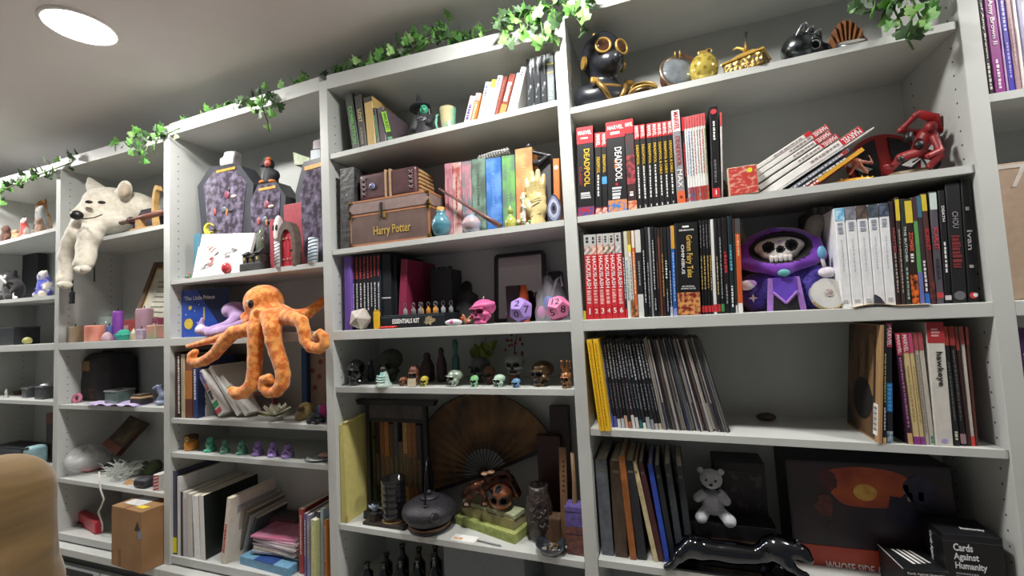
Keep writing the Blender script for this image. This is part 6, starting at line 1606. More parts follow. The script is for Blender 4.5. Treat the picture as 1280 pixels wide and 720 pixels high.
for i in range(14):
 q=MB().cyl(.006+.002*(i%3)/2,0,.0016,12).build('coin',[mat('b08a58',.35,.7),mat('8a8f96',.3,.8),mat('a8a49c',.3,.5)][i%3],t,loc=(rnd.uniform(-.45,.45)*rd,rnd.uniform(-.4,.4)*rd,.008+.0016*(i//4)),rot=(rnd.uniform(-.3,.3),rnd.uniform(-.3,.3),0))
zz=zs(3,4,at(578,671,Y=.01).x)
q=at(562,675,Z=zz+.001);q2=at(594,677,Z=zz+.001)
t=thing('card','small white printed card lying on the shelf edge','card',((q.x+q2 .x)/2,.03,zz+.0002),R(-2))
wd=abs(q2 .x-q.x)
MB().bbox(-wd/2,wd/2,-.018,.018,0,.001,.0003).build('card',WHITE,t)
MB().box(-wd*.42,-wd*.05,-.012,.0,.001,.0014).build('printed_picture',mat('c88a5a',.5,c2='e0d0b0',scale=120),t)
q=at(613,677,Z=zz)
t=thing('ballpoint','slim silver stick lying on the shelf edge left of the dish','pen',(q.x,.02,zs(3,4,q.x)+.003),R(-7))
MB().cyl(.0028,-.04,.035,8,ax='x').build('barrel',mat('9a9a9e',.3,.6),t,True)
MB().lathe([(.0028,.035),(.0006,.043)],8,ax='x').build('tip',STEEL,t,True)
rnd=random.Random(23)
for i in range(9):
 px_=462+i*10.6
 X=xs(px_,3,'b',.06)
 hh=zt(684+rnd.uniform(0,14),X,.08)-BASE
 t=thing('dark_bottle','%s dark glass bottle on the floor of the middle bay, from left'%ordinal(i),'bottle',(X,.05+.06*(i%2),BASE),0,'dark bottles in the base of the middle bay')
 MB().lathe([(.018,0),(.02,.01),(.02,hh*.55),(.008,hh*.72),(.008,hh*.92),(.0105,hh*.93),(.0105,hh),(0,hh)],14).build('bottle',mat('17181a',.12,coat=.6),t,True)
 MB().bbox(-.012,.012,-.0215,-.018,hh*.15,hh*.45,.001).build('bottle_label',mat(['3a342c','8a7a50','4a3430'][i%3],.6),t)
X0,X1=xs(559,3,'b',.04),xs(660,3,'b',.04)
t=thing('storage_bin','translucent grey plastic storage bin below the middle shelf','bin',((X0+X1)/2,.03,BASE))
wd=X1-X0;hh=zt(683,X0,.03)-BASE
bm_=mat('8d949c',.3,var=.05,alpha=.55)
w2=wd/2
for nm,b_ in[('front',(-w2,w2,0,.003,0,hh)),('back',(-w2,w2,.177,.18,0,hh)),('side',(-w2,-w2+.003,.003,.177,0,hh)),('side',(w2-.003,w2,.003,.177,0,hh)),('bottom',(-w2,w2,0,.18,-.0,.003))]:
 MB().box(*b_).build(nm,bm_,t)
MB().bbox(-w2-.004,w2+.004,-.004,.184,hh,hh+.006,.002).build('lid',mat('70767c',.4),t)
#second bay: coffin-shaped boxes and company
def poly_box(name,label,cat,pts,Y,dep,m,group=None,rz=0.0):
 """a box whose front outline is given by pixels"""
 W=[at(x,y,Y=Y)for x,y in pts]
 x0=sum(p.x for p in W)/len(W);z0=min(p.z for p in W)
 t=thing(name,label,cat,(x0,Y,z0),rz,group)
 poly=[(p.x-x0,p.z-z0)for p in W]
 MB().prism(poly,0,dep).build('box',m,t)
 cx,cz=sum(p[0]for p in poly)/len(poly),sum(p[1]for p in poly)/len(poly)
 return t,poly,cx,cz
cf=mat('3f4149',.4,var=.08)
pv=mat('453f4c',.15,c2='8f86a0',scale=34,lo=.42,hi=.72,coat=.7)
for pts,Y,lab,tx in[([(258,293.5),(246.7,233),(263,207.5),(300.5,207),(317,230),(308,291)],.1,'large dark coffin-shaped toy box with a clear front, leftmost',(282,213)),([(311,291),(308,262),(322,231),(345,227),(357,245),(353,287)],.085,'smaller dark coffin-shaped toy box with a clear front, in the middle',(334,236))]:
 zfl=zs(2,1,at(pts[0][0],pts[0][1],Y=Y).x)
 pts=[(x,y)if 0<i<5 else(x,pj((at(x,y,Y=Y).x,Y,zfl))[1])for i,(x,y)in enumerate(pts)]
 t,po,cx,cz=poly_box('coffin_box',lab,'toy box',pts,Y,.07,cf,'coffin-shaped toy boxes')
 hz=max(p[1]for p in po)
 win=[(cx+(x-cx)*.76,cz+(z_-cz)*.66-.02*hz+.05)for x,z_ in po]
 MB().prism(win,-.002,0).build('clear_window',pv,t)
 rnd=random.Random(int(cx*1e4)%97+5)
 for i in range(7):
  q=MB().ball((cx+rnd.uniform(-.06,.06)*(1 if 'large' in lab else.6),-.003,cz+.04+rnd.uniform(-.07,.05)),(rnd.uniform(.006,.018),.004,rnd.uniform(.006,.018)),10,6).build('toy_piece',mat(['8a4a5c','4a4450','c8b4a8','6a7a84','a85a5c','3a3a44','c87c4c'][i],.4),t,True)
 q=at(tx[0],tx[1],Y=Y)
 MB().box(q.x-t.location.x-.05*(1 if 'large' in lab else.8),q.x-t.location.x+.06*(1 if 'large' in lab else.8),-.004,0,q.z-t.location.z-.004,q.z-t.location.z+.006).build('printed_title',mat('d09a40',.5,var=.2),t)
 for i in range(3):MB().box(cx-.035,cx+.03-.008*i,-.0015,0,.075-.010*i,.079-.010*i).build('printed_line',mat('8a8a90',.5),t)
Y=.06
zf=zs(2,1,at(385,320,Y=Y).x)
P0=at(379,325,Y=.05);
t=thing('coffin_box','tall dark coffin-shaped toy box with orange pumpkins on its side','toy box',(-.978,.07,zf),R(-6),'coffin-shaped toy boxes')
hz=at(384,199,Y=.06).z-zf
w_=.075
po=[(-w_*1.0,0),(-w_*1.35,hz*.72),(-w_*.7,hz),(w_*.7,hz),(w_*1.05,hz*.74),(w_*.9,0)]
MB().prism(po,0,.085).build('box',cf,t)
MB().prism([(x*.74,hz*.5+(z_-hz*.5)*.8)for x,z_ in po],-.002,0).build('clear_window',pv,t)
MB().box(-w_*.6,w_*.6,-.0025,0,hz*.91,hz*.95).build('printed_title',mat('d09a40',.5,var=.2),t)
rnd=random.Random(4)
for i in range(6):
 MB().ball((w_*.98,.02+.05*rnd.random(),hz*(.12+.11*i)),(.002,.010,.008),10,6).build('printed_pumpkin',mat('b8502c',.5),t,True)
zc=zt(207,at(287,207,Y=.12).x,.12)
X=at(287,200,Y=.13).x
t=thing('paper_parcel','small crumpled white parcel on top of the largest coffin box','parcel',(X,.135,zc+.001))
body('parcel',[BX((0,0,.03),(.035,.02,.026),.004,.006),E((.02,-.03,.05),(.03,.015,.02),.01,None,'-'),E((-.03,-.02,.06),(.02,.02,.02),.01,None,'-'),E((.0,0,.055),(.03,.02,.01),.01)],.005,mat('b8aeb0',.6,c2='d8d4d4',scale=40),t)
zc=zt(227,at(338,227,Y=.1).x,.1)
X=at(338,215,Y=.12).x
t=thing('gnome_figure','little black-cloaked figure with orange cap and feet on the middle box','figurine',(X,.12,zc-.004),R(15))
k=zt(194,X,.12)-zc
body('cloak',[C((0,0,.08),(0,0,.4),.26,.2,.06),E((.1,-.02,.3),(.24,.16,.22),.05)],.03,mat('1c1c22',.7),t,M=SX(k))
body('head',[E((-.02,-.02,.7),(.17,.16,.18),.04),C((-.08,0,.8),(-.3,.04,.72),.14,.08,.05),C((-.05,0,.85),(-.22,.05,.95),.1,.05,.05)],.03,mat('24242e',.7),t,M=SX(k))
MB().ball((.01*k,-.15*k,.7*k),(.12*k,.06*k,.12*k),12,8).build('face',mat('c0584a',.6),t,True)
MB().ball((.0,-.21*k,.68*k),(.03*k,.03*k,.03*k),8,6).build('nose',mat('e0b0a0',.6),t,True)
MB().ball((.02*k,-.1*k,.86*k),(.1*k,.08*k,.06*k),10,6).build('cap_brim',mat('d8702c',.6),t,True)
for sx in(-1,1):MB().ball((sx*.16*k,-.16*k,.05*k),(.14*k,.12*k,.07*k),10,6).build('orange_foot',mat('d8803a',.6),t,True)
X=at(350,240,Y=.19).x
t=thing('white_pillow','white cushion-like thing at the back behind the black figure','cushion',(X,.2,zf))
body('cushion',[BX((0,0,.13),(.10,.008,.11),.02,.01)],.012,mat('c4c4c8',.8),t)
t.location.z=zs(2,1,X)
MB()
for pts,Y,c,c2,lab,dz in[([(368,189),(366,173),(387,180),(386,187)],.1,'b4b6a0','7a9a5a','small green-yellow folded carton on the tall coffin box',0),([(388,191),(388,175),(400,173),(400,188)],.1,'c8d4dc','b0bcc8','pale blue carton on the tall coffin box',0),([(391,174),(391,164),(400,162),(400,173)],.1,'c8b8c4','b0a0b0','pinkish carton on the pale blue one',0)]:
 t,po,cx,cz=poly_box('carton',lab,'box',pts,Y,.05,mat(c,.5,c2=c2,scale=24),'cartons on the coffin box')
 if 'pinkish' not in lab:t.location.z=zf+hz+.0008
 else:t.location.z=zlast
 zlast=t.location.z+max(p[1]for p in po)+.0008
Y=.015
q=[at(240,342,Y=Y),at(306,334,Y=Y),at(318.5,291,Y=.05),at(251,293,Y=.05)]
t=thing('canvas','white art print leaning at the front with faint red and grey sketches','picture',q[0])
zb0,zb1=zs(2,1,q[0].x),zs(2,1,q[1].x)
q[0].z,q[1].z=zb0,zb1
o=Vector(t.location);o.z=zb0;t.location=o
vv=[p-o for p in q]
nrm=(vv[1]-vv[0]).cross(vv[3]-vv[0]).normalized()
MB().hexa([tuple(p)for p in(vv[0],vv[1],vv[1]-nrm*.012,vv[0]-nrm*.012)]+[tuple(p)for p in(vv[3],vv[2],vv[2]-nrm*.012,vv[3]-nrm*.012)]).build('board',mat('f0efee',.5,var=.02),t)
rnd=random.Random(3)
def onb(u,v):return(vv[0]*(1-u)+vv[1]*u)*(1-v)+(vv[3]*(1-u)+vv[2]*u)*v+nrm*.0008
for(u,v,r_,c,n_)in[(.25,.62,.07,'d8a0a0',9),(.28,.35,.06,'c8605c',10),(.18,.2,.06,'a8a0a4',8),(.36,.5,.03,'6a6468',6),(.58,.45,.06,'a8a4ac',12),(.68,.55,.05,'b4b0b8',9),(.3,.25,.04,'b8605c',7)]:
 p=MB()
 for i in range(n_):
  a,b=rnd.uniform(-1,1)*r_,rnd.uniform(-1,1)*r_
  p.tube([tuple(onb(u+a,v+b)),tuple(onb(u+a+.04,v+b+.05))],.0011,4)
 p.build('sketch_lines',mat(c,.6),t)
X,z,wd,h=rspot(277,291,327.5,2,1,-.002)
t=thing('bauble','red shiny ball with white specks in front of the art print','ornament',(X,.012,z))
MB().ball((0,0,h*.48),(wd*.5,wd*.5,h*.48),18,12).build('ball',mat('c03a42',.25,coat=.6,c2='d86a6a',scale=90,lo=.6,hi=.66),t,True)
X,z,wd,h=rspot(290,303,323,2,1,.02)
t=thing('cream_ball','cream-coloured rounded figure beside the red ball','ornament',(X,.04,z))
body('ball',[E((0,0,.45),(.5,.4,.46),.05),E((0,0,.85),(.25,.25,.2),.1)],.06,mat('c8bc9c',.5),t,M=SX(wd))
X,z,wd,h=rspot(302,345,311,2,1,.0)
t=thing('model_house','dark detailed miniature house with black roofs and yellow windows','model house',(X,.012,z))
dk=mat('2b2b2f',.6,c2='3e3d3c',scale=60,bump=.4)
MB().bbox(-wd/2,wd/2,0,.06,0,h*.35,.004).build('base',dk,t)
for i,(x,w0,hh)in enumerate([(-.3,.2,.95),(-.02,.22,.8),(.28,.24,1.0)]):
 b=MB().bbox((x-w0/2)*wd,(x+w0/2)*wd,.006,.05,h*.3,h*hh*.75,.002).build('house_wall',mat('4a463e',.6,c2='2c2b2a',scale=40),t)
 MB().add([((x-w0*.65)*wd,.0,h*hh*.75),((x+w0*.65)*wd,.0,h*hh*.75),((x+w0*.65)*wd,.055,h*hh*.75),((x-w0*.65)*wd,.055,h*hh*.75),((x-w0*.2)*wd,.028,h*hh),((x+w0*.2)*wd,.028,h*hh)],[(0,1,5,4),(1,2,5),(2,3,4,5),(3,0,4),(3,2,1,0)]).build('roof',mat('1d1d20',.6),t)
 MB().box((x-.03)*wd,(x+.03)*wd,.004,.008,h*.48,h*.6).build('window_pane',mat('c8b878',.4),b)
X,z,wd,h=rspot(318,336,284,2,1,.05)
t=thing('snow_globe','small clear dome with a green scene behind the miniature house','snow globe',(X,.075,z))
MB().lathe([(wd*.5,0),(wd*.5,h*.25),(wd*.42,h*.3),(0,h*.3)],20).build('base',mat('3a3630',.5),t,True)
MB().lathe([(wd*.42,h*.3),(wd*.5,h*.55),(wd*.42,h*.82),(wd*.22,h*.97),(0,h)],20).build('dome',mat('a8aaa4',.08,alpha=.55,coat=.8,c2='6a7a58',scale=20),t,True)
body('green_scene',[C((0,0,h*.3),(0,0,h*.7),.014,.004),E((.012,0,h*.4),(.012,.012,.02)),E((-.012,0,h*.38),(.012,.01,.016))],.003,mat('5a7a4a',.6),t)
Y=.0
X,z,wd,h=rspot(350.5,386,279,2,1,.0)
t=thing('fairy_door','little pointed red door in a dark brown arched frame','toy door',(X,.004,z),R(-3))
def arch(w_,h_,n=9):
 r_=[]
 for i in range(n):
  a=i/(n-1)
  r_.append((w_*math.cos(a*PI/2)**.85,h_*.45+h_*.55*math.sin(a*PI/2)**1.0))
 return[(w_,0)]+r_+[(-x,z_)for x,z_ in r_[::-1][1:]]+[(-w_,0)]
po,pi_=arch(wd*.5,h),arch(wd*.34,h*.82)
n=len(po)
vs=[(x,0,z_)for x,z_ in po]+[(x,0,z_)for x,z_ in pi_]+[(x,.03,z_)for x,z_ in po]+[(x,.03,z_)for x,z_ in pi_]
fs=[]
for i in range(n-1):
 j=i+1
 fs+=[(i,j,j+n,i+n),(i+2*n,i+3*n,j+3*n,j+2*n),(i,i+2*n,j+2*n,j),(i+n,j+n,j+3*n,i+3*n)]
MB().add(vs,fs).build('arched_frame',mat('5a4c44',.7,var=.2,bump=.4,scale=60),t)
dr=MB().prism(pi_,.008,.02).build('red_door',mat('c03040',.5,var=.1,stretch=(6,1,.3),scale=30),t)
for i in range(3):
 MB().box(-wd*.3+wd*.2*(i+.0),-wd*.3+wd*.2*i+.0012,.0072,.009,.004,h*.6).build('plank_groove',mat('7a1c28',.6),dr)
for zz in(.16,.62):
 for i in range(3):MB().ball(((-.2+.2*i)*wd,.006,h*zz),.0035,8,5).build('stud',mat('c8b8a8',.4,.4),dr,True)
MB().ball((wd*.24,.004,h*.34),.0045,10,6).build('knob',BLACK,dr,True)
def stripes(px0,px1,pyt,Y,label,lean=0.0):
 X,z,wd,h=rspot(px0,px1,pyt,2,1,Y)
 t=thing('striped_candy',label,'candy stick',(X,Y+wd*.3,z),0)
 t.rotation_euler=(0,lean,0)
 MB().cyl(wd*.5,0,h,16).build('stick',mat('e4e6ea',.4),t,True)
 for s in range(7):
  z0=h*(.02+.135*s)
  pts=[(math.cos(a)*wd*.5,math.sin(a)*wd*.5,min(h,z0+h*.16*(a+PI)/PI))for a in np.linspace(-PI,0,10)]
  if pts[-1][2]>=h:continue
  MB().tube(pts,wd*.07,6).build('stripe',mat('3a4450' if 'broad' not in label else '4a7a94',.4),t,True)
 return t,wd,h
stripes(344,352,303,-.002,'thin white stick with dark spiral stripes left of the red door')
stripes(386,399,298,.004,'broad white stick with blue spiral stripes right of the red door',R(3))
X,z,wd,h=rspot(343,357,268,2,1,.045)
t=thing('skeleton_mask','white round stitched face of a toy behind the red door','toy',(X,.06,z+.0))
MB().ball((0,0,h*.68),(wd*.5,.02,h*.3),20,12).build('face',mat('e0dcdc',.5),t,True)
for sx in(-1,1):MB().ball((sx*wd*.2,-.017,h*.74),(wd*.1,.006,h*.06),10,6).build('eye_hole',BLACK,t,True)
MB().tube([(-wd*.28,-.015,h*.56),(0,-.0195,h*.52),(wd*.28,-.015,h*.56)],.0015,5).build('stitched_mouth',BLACK,t)
MB().cyl(wd*.25,0,h*.42,12).build('body',mat('2a2a2e',.6),t,True)
for p0,p1,py,Y,c,lab in[(356,383,254,.075,'a84854','dull red box behind the red door'),(338,345,274,.05,'a84450','narrow red and white box behind the white face')]:
 dbox(p0,p1,py,Y,.03,2,1,c,lab,'box','box')
X,z,wd,h=rspot(259,277,280,2,1,.075)
t=thing('moon_toy','yellow crescent moon toy behind the art print','toy',(X,.07,z))
po=[(math.cos(a),math.sin(a))for a in np.linspace(.5,5.6,24)]+[(.3+.72*math.cos(a),.1+.72*math.sin(a))for a in np.linspace(5.3,.7,18)]
MB().prism([(x*wd*.5,z_*wd*.5+h-wd*.5)for x,z_ in po],0,.012).build('moon',mat('d8cc50',.5),t)
MB().cyl(.004,0,h-wd*.9,8).build('post',mat('8a8438',.5),t)
X,z,wd,h=rspot(290,304,279,2,1,.07)
t=thing('ghost_toy','small cream ghost figure behind the art print','toy',(X,.075,z))
body('ghost',[C((0,0,0),(0,0,h/wd*.55),.5,.45,.1),E((0,0,h/wd*.75),(.36,.3,.3),.1),E((-.4,-.1,h/wd*.55),.15,.1),E((.4,-.1,h/wd*.55),.15,.1),BX((0,0,-1),(2,2,1),0,.01,op='-')],.06,mat('d0c8b4',.6),t,M=SX(wd))
t,wd,h=dbox(242,250,292,.04,.02,2,1,'5a8aa0','slim blue and grey box at the left divider','box','box')
X,z,wd,h=rspot(230,241,337,2,1,.0)
t=thing('tiny_toys','tiny green and red toy figure in the front left corner','toy',(X,.012,z))
body('toy',[E((-.2,0,.25),(.3,.25,.25),.05),E((.25,0,.3),(.22,.22,.3),.05),E((.25,0,.62),(.2,.2,.16),.05)],.06,mat('3a8a6a',.5,c2='b84a44',scale=60,lo=.5,hi=.55),t,M=SX(wd))
#rail shelf: blue book, lilac dragon, octopus
Y=.045
q=[at(222,421,Y=Y),at(276,418,Y=Y)]
X0,X1=max(q[0].x,DIV[2]+DW/2+.004),q[1].x
hh=zt(363.5,X0,Y)-ZR
t=thing('picture_book','blue picture book with yellow planets standing face out','book',(X0,Y,ZR),R(6))
wd=X1-X0
MB().bbox(0,wd,0,.012,0,hh,.001).build('cover',mat('2a4ca8',.4,var=.04),t)
MB().box(.001,wd-.001,.0025,.0095,.001,hh+.0006).build('pages',PAGES,t)
MB().prism([(wd*.35,hh*.995),(wd*.99,hh*.995),(wd*.99,hh*.02),(wd*.82,hh*.28)],-.0006,0).build('night_sky',mat('1c2748',.4),t)
text('The Little Prince',t,(wd*.42,-.0016,hh*.82),wd*.68,hh*.085,mat('e8e8f0',.5,var=0),name='title',bold=.01)
for u_,v_,r_ in[(.16,.28,.022),(.2,.62,.0085)]:MB().lathe([(r_,-.0012),(r_,0)],22,(wd*u_,0,hh*v_),0,'y').build('yellow_planet',mat('dcc84a',.4,c2='c8a838',scale=80),t)
for u_,v_ in[(.3,.55),(.36,.3),(.1,.48),(.5,.45),(.06,.85),(.4,.68)]:MB().lathe([(.0022,-.001),(.0022,0)],8,(wd*u_,0,hh*v_),0,'y').build('white_star',WHITE,t)
MB().box(wd*.5,wd*.53,-.0012,0,hh*.34,hh*.62).build('yellow_figure',mat('b8a860',.5),t)
Yd=.05
o=Vector((at(280,418,Y=Yd).x,Yd,ZR))
t=thing('plush_dragon','lilac plush dragon lying under the octopus','plush toy',o)
pb=PB(o)
pb.e(293,388,.09,15,ry=13,rz=11).c([(300,396,.08,9),(288,408,.05,8),(266,413,.02,6)],.6).c([(318,401,.06,6),(300,407,.03,6),(280,414,.01,6),(262,417,.01,5)],.6).c([(258,414,.015,6),(250,412,.015,5),(253,398,.02,2)],.6).e(251,413,.01,6,rz=5,m=1)
pb.p.append(BX((0,0,-.2),(1,1,.2),0,.002,op='-'))
body('dragon',pb.p,.0065,[mat('a183b8',.85,c2='b89ac8',scale=30,sheen=.4),mat('d8ccd8',.85)],t)
Yo=-.005
o=Vector((at(330,400,Y=Yo).x,Yo,at(330,400,Y=Yo).z))
t=thing('plush_octopus','orange mottled plush octopus draped over the rail with curling arms','plush toy',o)
om=mat('d06a20',.85,c2='eea050',scale=52,lo=.42,hi=.6,sheen=.4,bump=.25)
pb=PB(o)
pb.e(331,376,.02,22,.5,ry=23,rz=20).e(325,383,-.0,15,.6,rz=16).c([(338,388,.01,14),(350,394,.01,10)],.6).e(336,397,.0,16,.6,rz=12)
arms=[[(326,402,-.02,9),(310,411,-.03,7.5),(288,418,-.035,5.5),(262,426,-.035,4.2),(240,432,-.03,3.2),(234,433,-.03,2.6)],[(326,405,-.03,10),(310,412,-.045,9),(292,416,-.055,8.5),(280,428,-.06,8),(268,443,-.06,7),(256,451,-.06,6.5),(246,454,-.06,6),(240,451,-.06,5.5),(240,444,-.06,5),(244,440,-.06,4.2)],[(326,396,-.03,12),(321,412,-.05,10),(319.5,430,-.055,9),(319,450,-.055,8.6),(318,468,-.055,8.4),(315,481,-.058,8.4),(306,490,-.062,8.2),(297,492,-.066,7.6),(291,489,-.07,6)],[(340,398,-.03,13),(341,412,-.05,10.5),(342,426,-.055,9.4),(346,440,-.055,9),(351,454,-.055,8.8),(354,468,-.055,8.5),(353,480,-.057,8),(346,489,-.06,7.6),(337,490,-.062,7.2),(330,484,-.064,6.6),(330,475,-.066,6),(336,472,-.068,5.2),(339,476,-.068,4.4)],[(352,395,-.01,11),(366,398,-.03,9),(377,402,-.04,8),(380,413,-.045,7.4),(382,425,-.045,7.2),(389,434,-.046,7),(399,436,-.046,6.6),(406,430,-.046,6),(406,421,-.046,5.5),(400,416,-.046,5),(395,419,-.046,4.2),(398,424,-.046,3.6)],[(352,390,.03,10),(366,395,.05,8),(384,392,.08,7),(396,383,.11,6),(403,376,.12,5)],[(316,398,.01,8),(309,401,.03,6),(306,396,.03,5),(310,389,.03,3)]]
for a in arms:pb.c(a,.25)
body('octopus',pb.p,.0062,om,t)
for x,y,s in((313.5,380,1),(338,375,-1)):
 u=psc(x,y,-.03)
 e=Vector(at(x,y,Y=-.068 if s>0 else-.073))-o
 if s<0:continue
 MB().ball(tuple(e),(3.2*u,3*u,5.5*u),12,8).build('eye',BLACK,t,True)
 MB().ball(tuple(e+Vector((-.004,-.010,.008))),.004,8,5).build('eye_glint',WHITE,t,True)
#third shelf
t,wd,h=dbox(262,312,444,.2,.03,2,3,'3e3530','dark brown wooden picture box at the back under the octopus','box','box')
MB().box(-wd*.42,wd*.42,-.001,0,h*.2,h*.85).build('printed_panel',mat('4a4038',.6,c2='6a5c4c',scale=20),t)
t,wd,h=dbox(317,342,491,.12,.02,2,3,'8a4a48','small dull red frame standing behind the white flower','picture frame','red_picture')
MB().box(-wd*.38,wd*.38,-.001,0,h*.12,h*.88).build('picture',mat('2c2626',.5,c2='4a3c38',scale=30),t)
t,wd,h=dbox(385,408,441,.17,.015,2,3,'a08a78','tan picture with dull red faces at the back right','picture','picture')
for u_,v_ in[(-.2,.7),(.15,.6),(-.1,.42),(.25,.85)]:MB().ball((wd*u_,-.0005,h*v_),(.012,.0015,.010),10,6).build('printed_face',mat('8a4a44',.6),t,True)
zs3=lambda x:zs(2,3,at(x,525,Y=.03).x)
X,z,wd,h=rspot(330,364,505,2,3,.02)
t=thing('lotus','white lotus-like artificial flower with pale green leaves','flower',(X,.05,z))
pet=None
for ring_,(n_,tl,s_)in enumerate([(6,.35,.8),(8,.75,1.0),(8,1.1,1.05)]):
 for i in range(n_):
  P=[[((u-.5)*.022*math.sin(PI*(.12+.88*v)**.8),.006*(1-abs(2*u-1))*-1,v*.055)for u in(0,.25,.5,.75,1)]for v in np.linspace(0,1,6)]
  if pet is None:
   pet=solid(MB().grid(P).build('petal',mat('e4e2d0',.6),t,True),.0012);q=pet
  else:
   q=pet.copy();COL.objects.link(q);q.parent=t
  q.rotation_euler=(tl,0,2*PI*i/n_+ring_*.4);q.location=(0,0,.016);q.scale=(s_,s_,s_)
for i in range(5):
 P=[[((u-.5)*.03*math.sin(PI*v**.8),0,v*.06)for u in(0,.5,1)]for v in np.linspace(0,1,5)]
 solid(MB().grid(P).build('leaf',mat('7a8a58',.6,c2='a8a878',scale=30),t,True,rot=(1.35,0,2*PI*i/5+.3),loc=(0,0,.012)),.001)
X,z,wd,h=rspot(370,394,498,2,3,.04)
t=thing('skull_rock','tan weathered rock-like skull by the right divider','skull',(X,.07,z))
body('rock',[E((0,0,.6),(.46,.4,.4),.1),E((-.15,-.2,.25),(.35,.3,.25),.1),E((-.2,-.42,.62),(.1,.12,.1),.03,1,'-'),E((.1,-.42,.62),(.1,.12,.1),.03,1,'-'),C((-.5,-.3,.4),(.5,-.3,.38),.04,.04,.03,None,'-'),BX((0,0,-.5),(2,2,.5),0,.01,op='-')],.045,[mat('a08a58',.8,c2='7a683e',scale=60,bump=.6),mat('4a3c28',.8)],t,M=SX(wd))
X,z,wd,h=rspot(391,412,482,2,3,.06)
t=thing('ball','ball with pink, yellow and light blue panels in the corner','ball',(min(X,DIV[3]-DW/2-wd*.5-.002),.1,z))
n=18
for k_,c in enumerate(['c83a8a','d8b84a','7ab8cc','2c5a8a','c83a8a','7ab8cc']):
 rows=[[(math.cos(a)*math.cos(b)*wd*.5,math.sin(a)*math.cos(b)*wd*.5,wd*.5+math.sin(b)*wd*.5)for a in np.linspace(2*PI*k_/6+.6,2*PI*(k_+1)/6+.6,5)]for b in np.linspace(-PI/2,PI/2,10)]
 MB().grid(rows).build('panel',mat(c,.6),t,True)
X,z,wd,h=rspot(384,407,517,2,3,.0)
t=thing('toy_car','small dark metal toy vehicle at the shelf edge','toy car',(X,.012,z))
MB().bbox(-wd*.5,wd*.5,0,.03,h*.22,h*.6,.004).build('chassis',mat('2e3136',.35,.5),t)
MB().bbox(-wd*.2,wd*.3,.004,.026,h*.55,h,.005).build('cabin',mat('3c4046',.3,.5),t)
for sx in(-.32,.3):
 for y_ in(0,.03):MB().cyl(h*.26,-.004,.004,14,ax='y').build('wheel',BLACK,t,True,loc=(sx*wd,y_,h*.26))
#fourth shelf: amber jar, six sitting skull figures, plate
t,wd,h=turned('honey_jar','amber jar with a dark wooden top at the left of the shelf','jar',2,4,.03,230.5,250,543,[(.85,0),(1,.08),(1,.5),(.85,.62),(.6,.68),(0,.68)],mat('c88020',.2,coat=.6),'jar')
t.location.y+=wd*.4
MB().lathe([(wd*.45,h*.66),(wd*.5,h*.7),(wd*.5,h*.95),(wd*.3,h),(0,h)],18).build('lid',mat('5a3a22',.6),t,True)
ring(t,'brass_ring',wd*.16,.004,BRASS,(wd*.2,-wd*.48,h*.82),(PI/2,0,0),14)
sit=[E((0,.05,.2),(.36,.3,.2),.06),C((-.3,-.1,.12),(.1,-.32,.1),.12,.1,.05),C((.3,-.1,.12),(-.1,-.34,.1),.12,.1,.05),C((0,.05,.25),(0,.03,.52),.25,.2,.08),C((-.25,.02,.52),(-.28,-.15,.3),.09,.08,.04),C((.25,.02,.52),(.28,-.15,.3),.09,.08,.04),C((-.28,-.15,.3),(-.06,-.26,.56),.08,.07,.04),C((.28,-.15,.3),(.06,-.26,.56),.08,.07,.04),E((0,-.02,.8),(.22,.24,.2),.05),E((0,-.17,.68),(.14,.1,.1),.05),E((-.08,-.27,.8),(.055,.08,.05),.01,None,'-'),E((.08,-.27,.8),(.055,.08,.05),.01,None,'-'),BX((0,0,-.5),(2,2,.5),0,.01,op='-')]
SD2=sdf_data(sit,.032)
for i,(a_,b_,py,c,lab)in enumerate([(256,272,546,'4fa88a','bright green sitting skeleton figure, first of six'),(275.5,289,549,'6aa08c','grey-green sitting skeleton figure, second of six'),(296,311.5,550,'5a9c84','green sitting skeleton figure, third of six'),(315.6,331.4,551,'8a70b0','violet sitting skeleton figure, fourth of six'),(335,350,552,'9a80c0','pale violet sitting skeleton figure, fifth of six'),(352.4,369,554,'9078b4','violet sitting skeleton figure with covered face, sixth of six')]):
 X,z,wd,h=rspot(a_,b_,py,2,4,.03)
 t=thing('skeleton_figure',lab,'figurine',(X,.03+wd*.4,z),R([-25,10,-15,-20,5,15][i]),'six sitting skeleton figures')
 P,F,mi=SD2
 me=bpy.data.meshes.new('figure')
 me.from_pydata((P*np.array([wd/.76,wd/.76,h/1.0])).tolist(),[],F.tolist())
 me.materials.append(mat(c,.4,var=.12,scale=60))
 me.polygons.foreach_set('use_smooth',[True]*len(me.polygons))
 o=bpy.data.objects.new('figure',me);COL.objects.link(o);o.parent=t
 MB().lathe([(wd*.5,0),(wd*.5,.006),(wd*.4,.008),(0,.008)],16).build('pedestal',mat(c,.4,var=.12,scale=60),t,True)
X,z,wd,h=rspot(386,409,575,2,4,.01)
t=thing('plate','white plate with a pinkish shell at the right end of the shelf','plate',(min(X,DIV[3]-DW/2-.062),.062,z))
MB().lathe([(.035,0),(.056,.008),(.058,.01),(.034,.004),(0,.004)],28).build('plate',mat('c0c8cc',.25,coat=.5),t,True)
MB().ball((.01,.0,.014),(.026,.018,.009),14,8).build('pinkish_shell',mat('c09a88',.5),t,True)
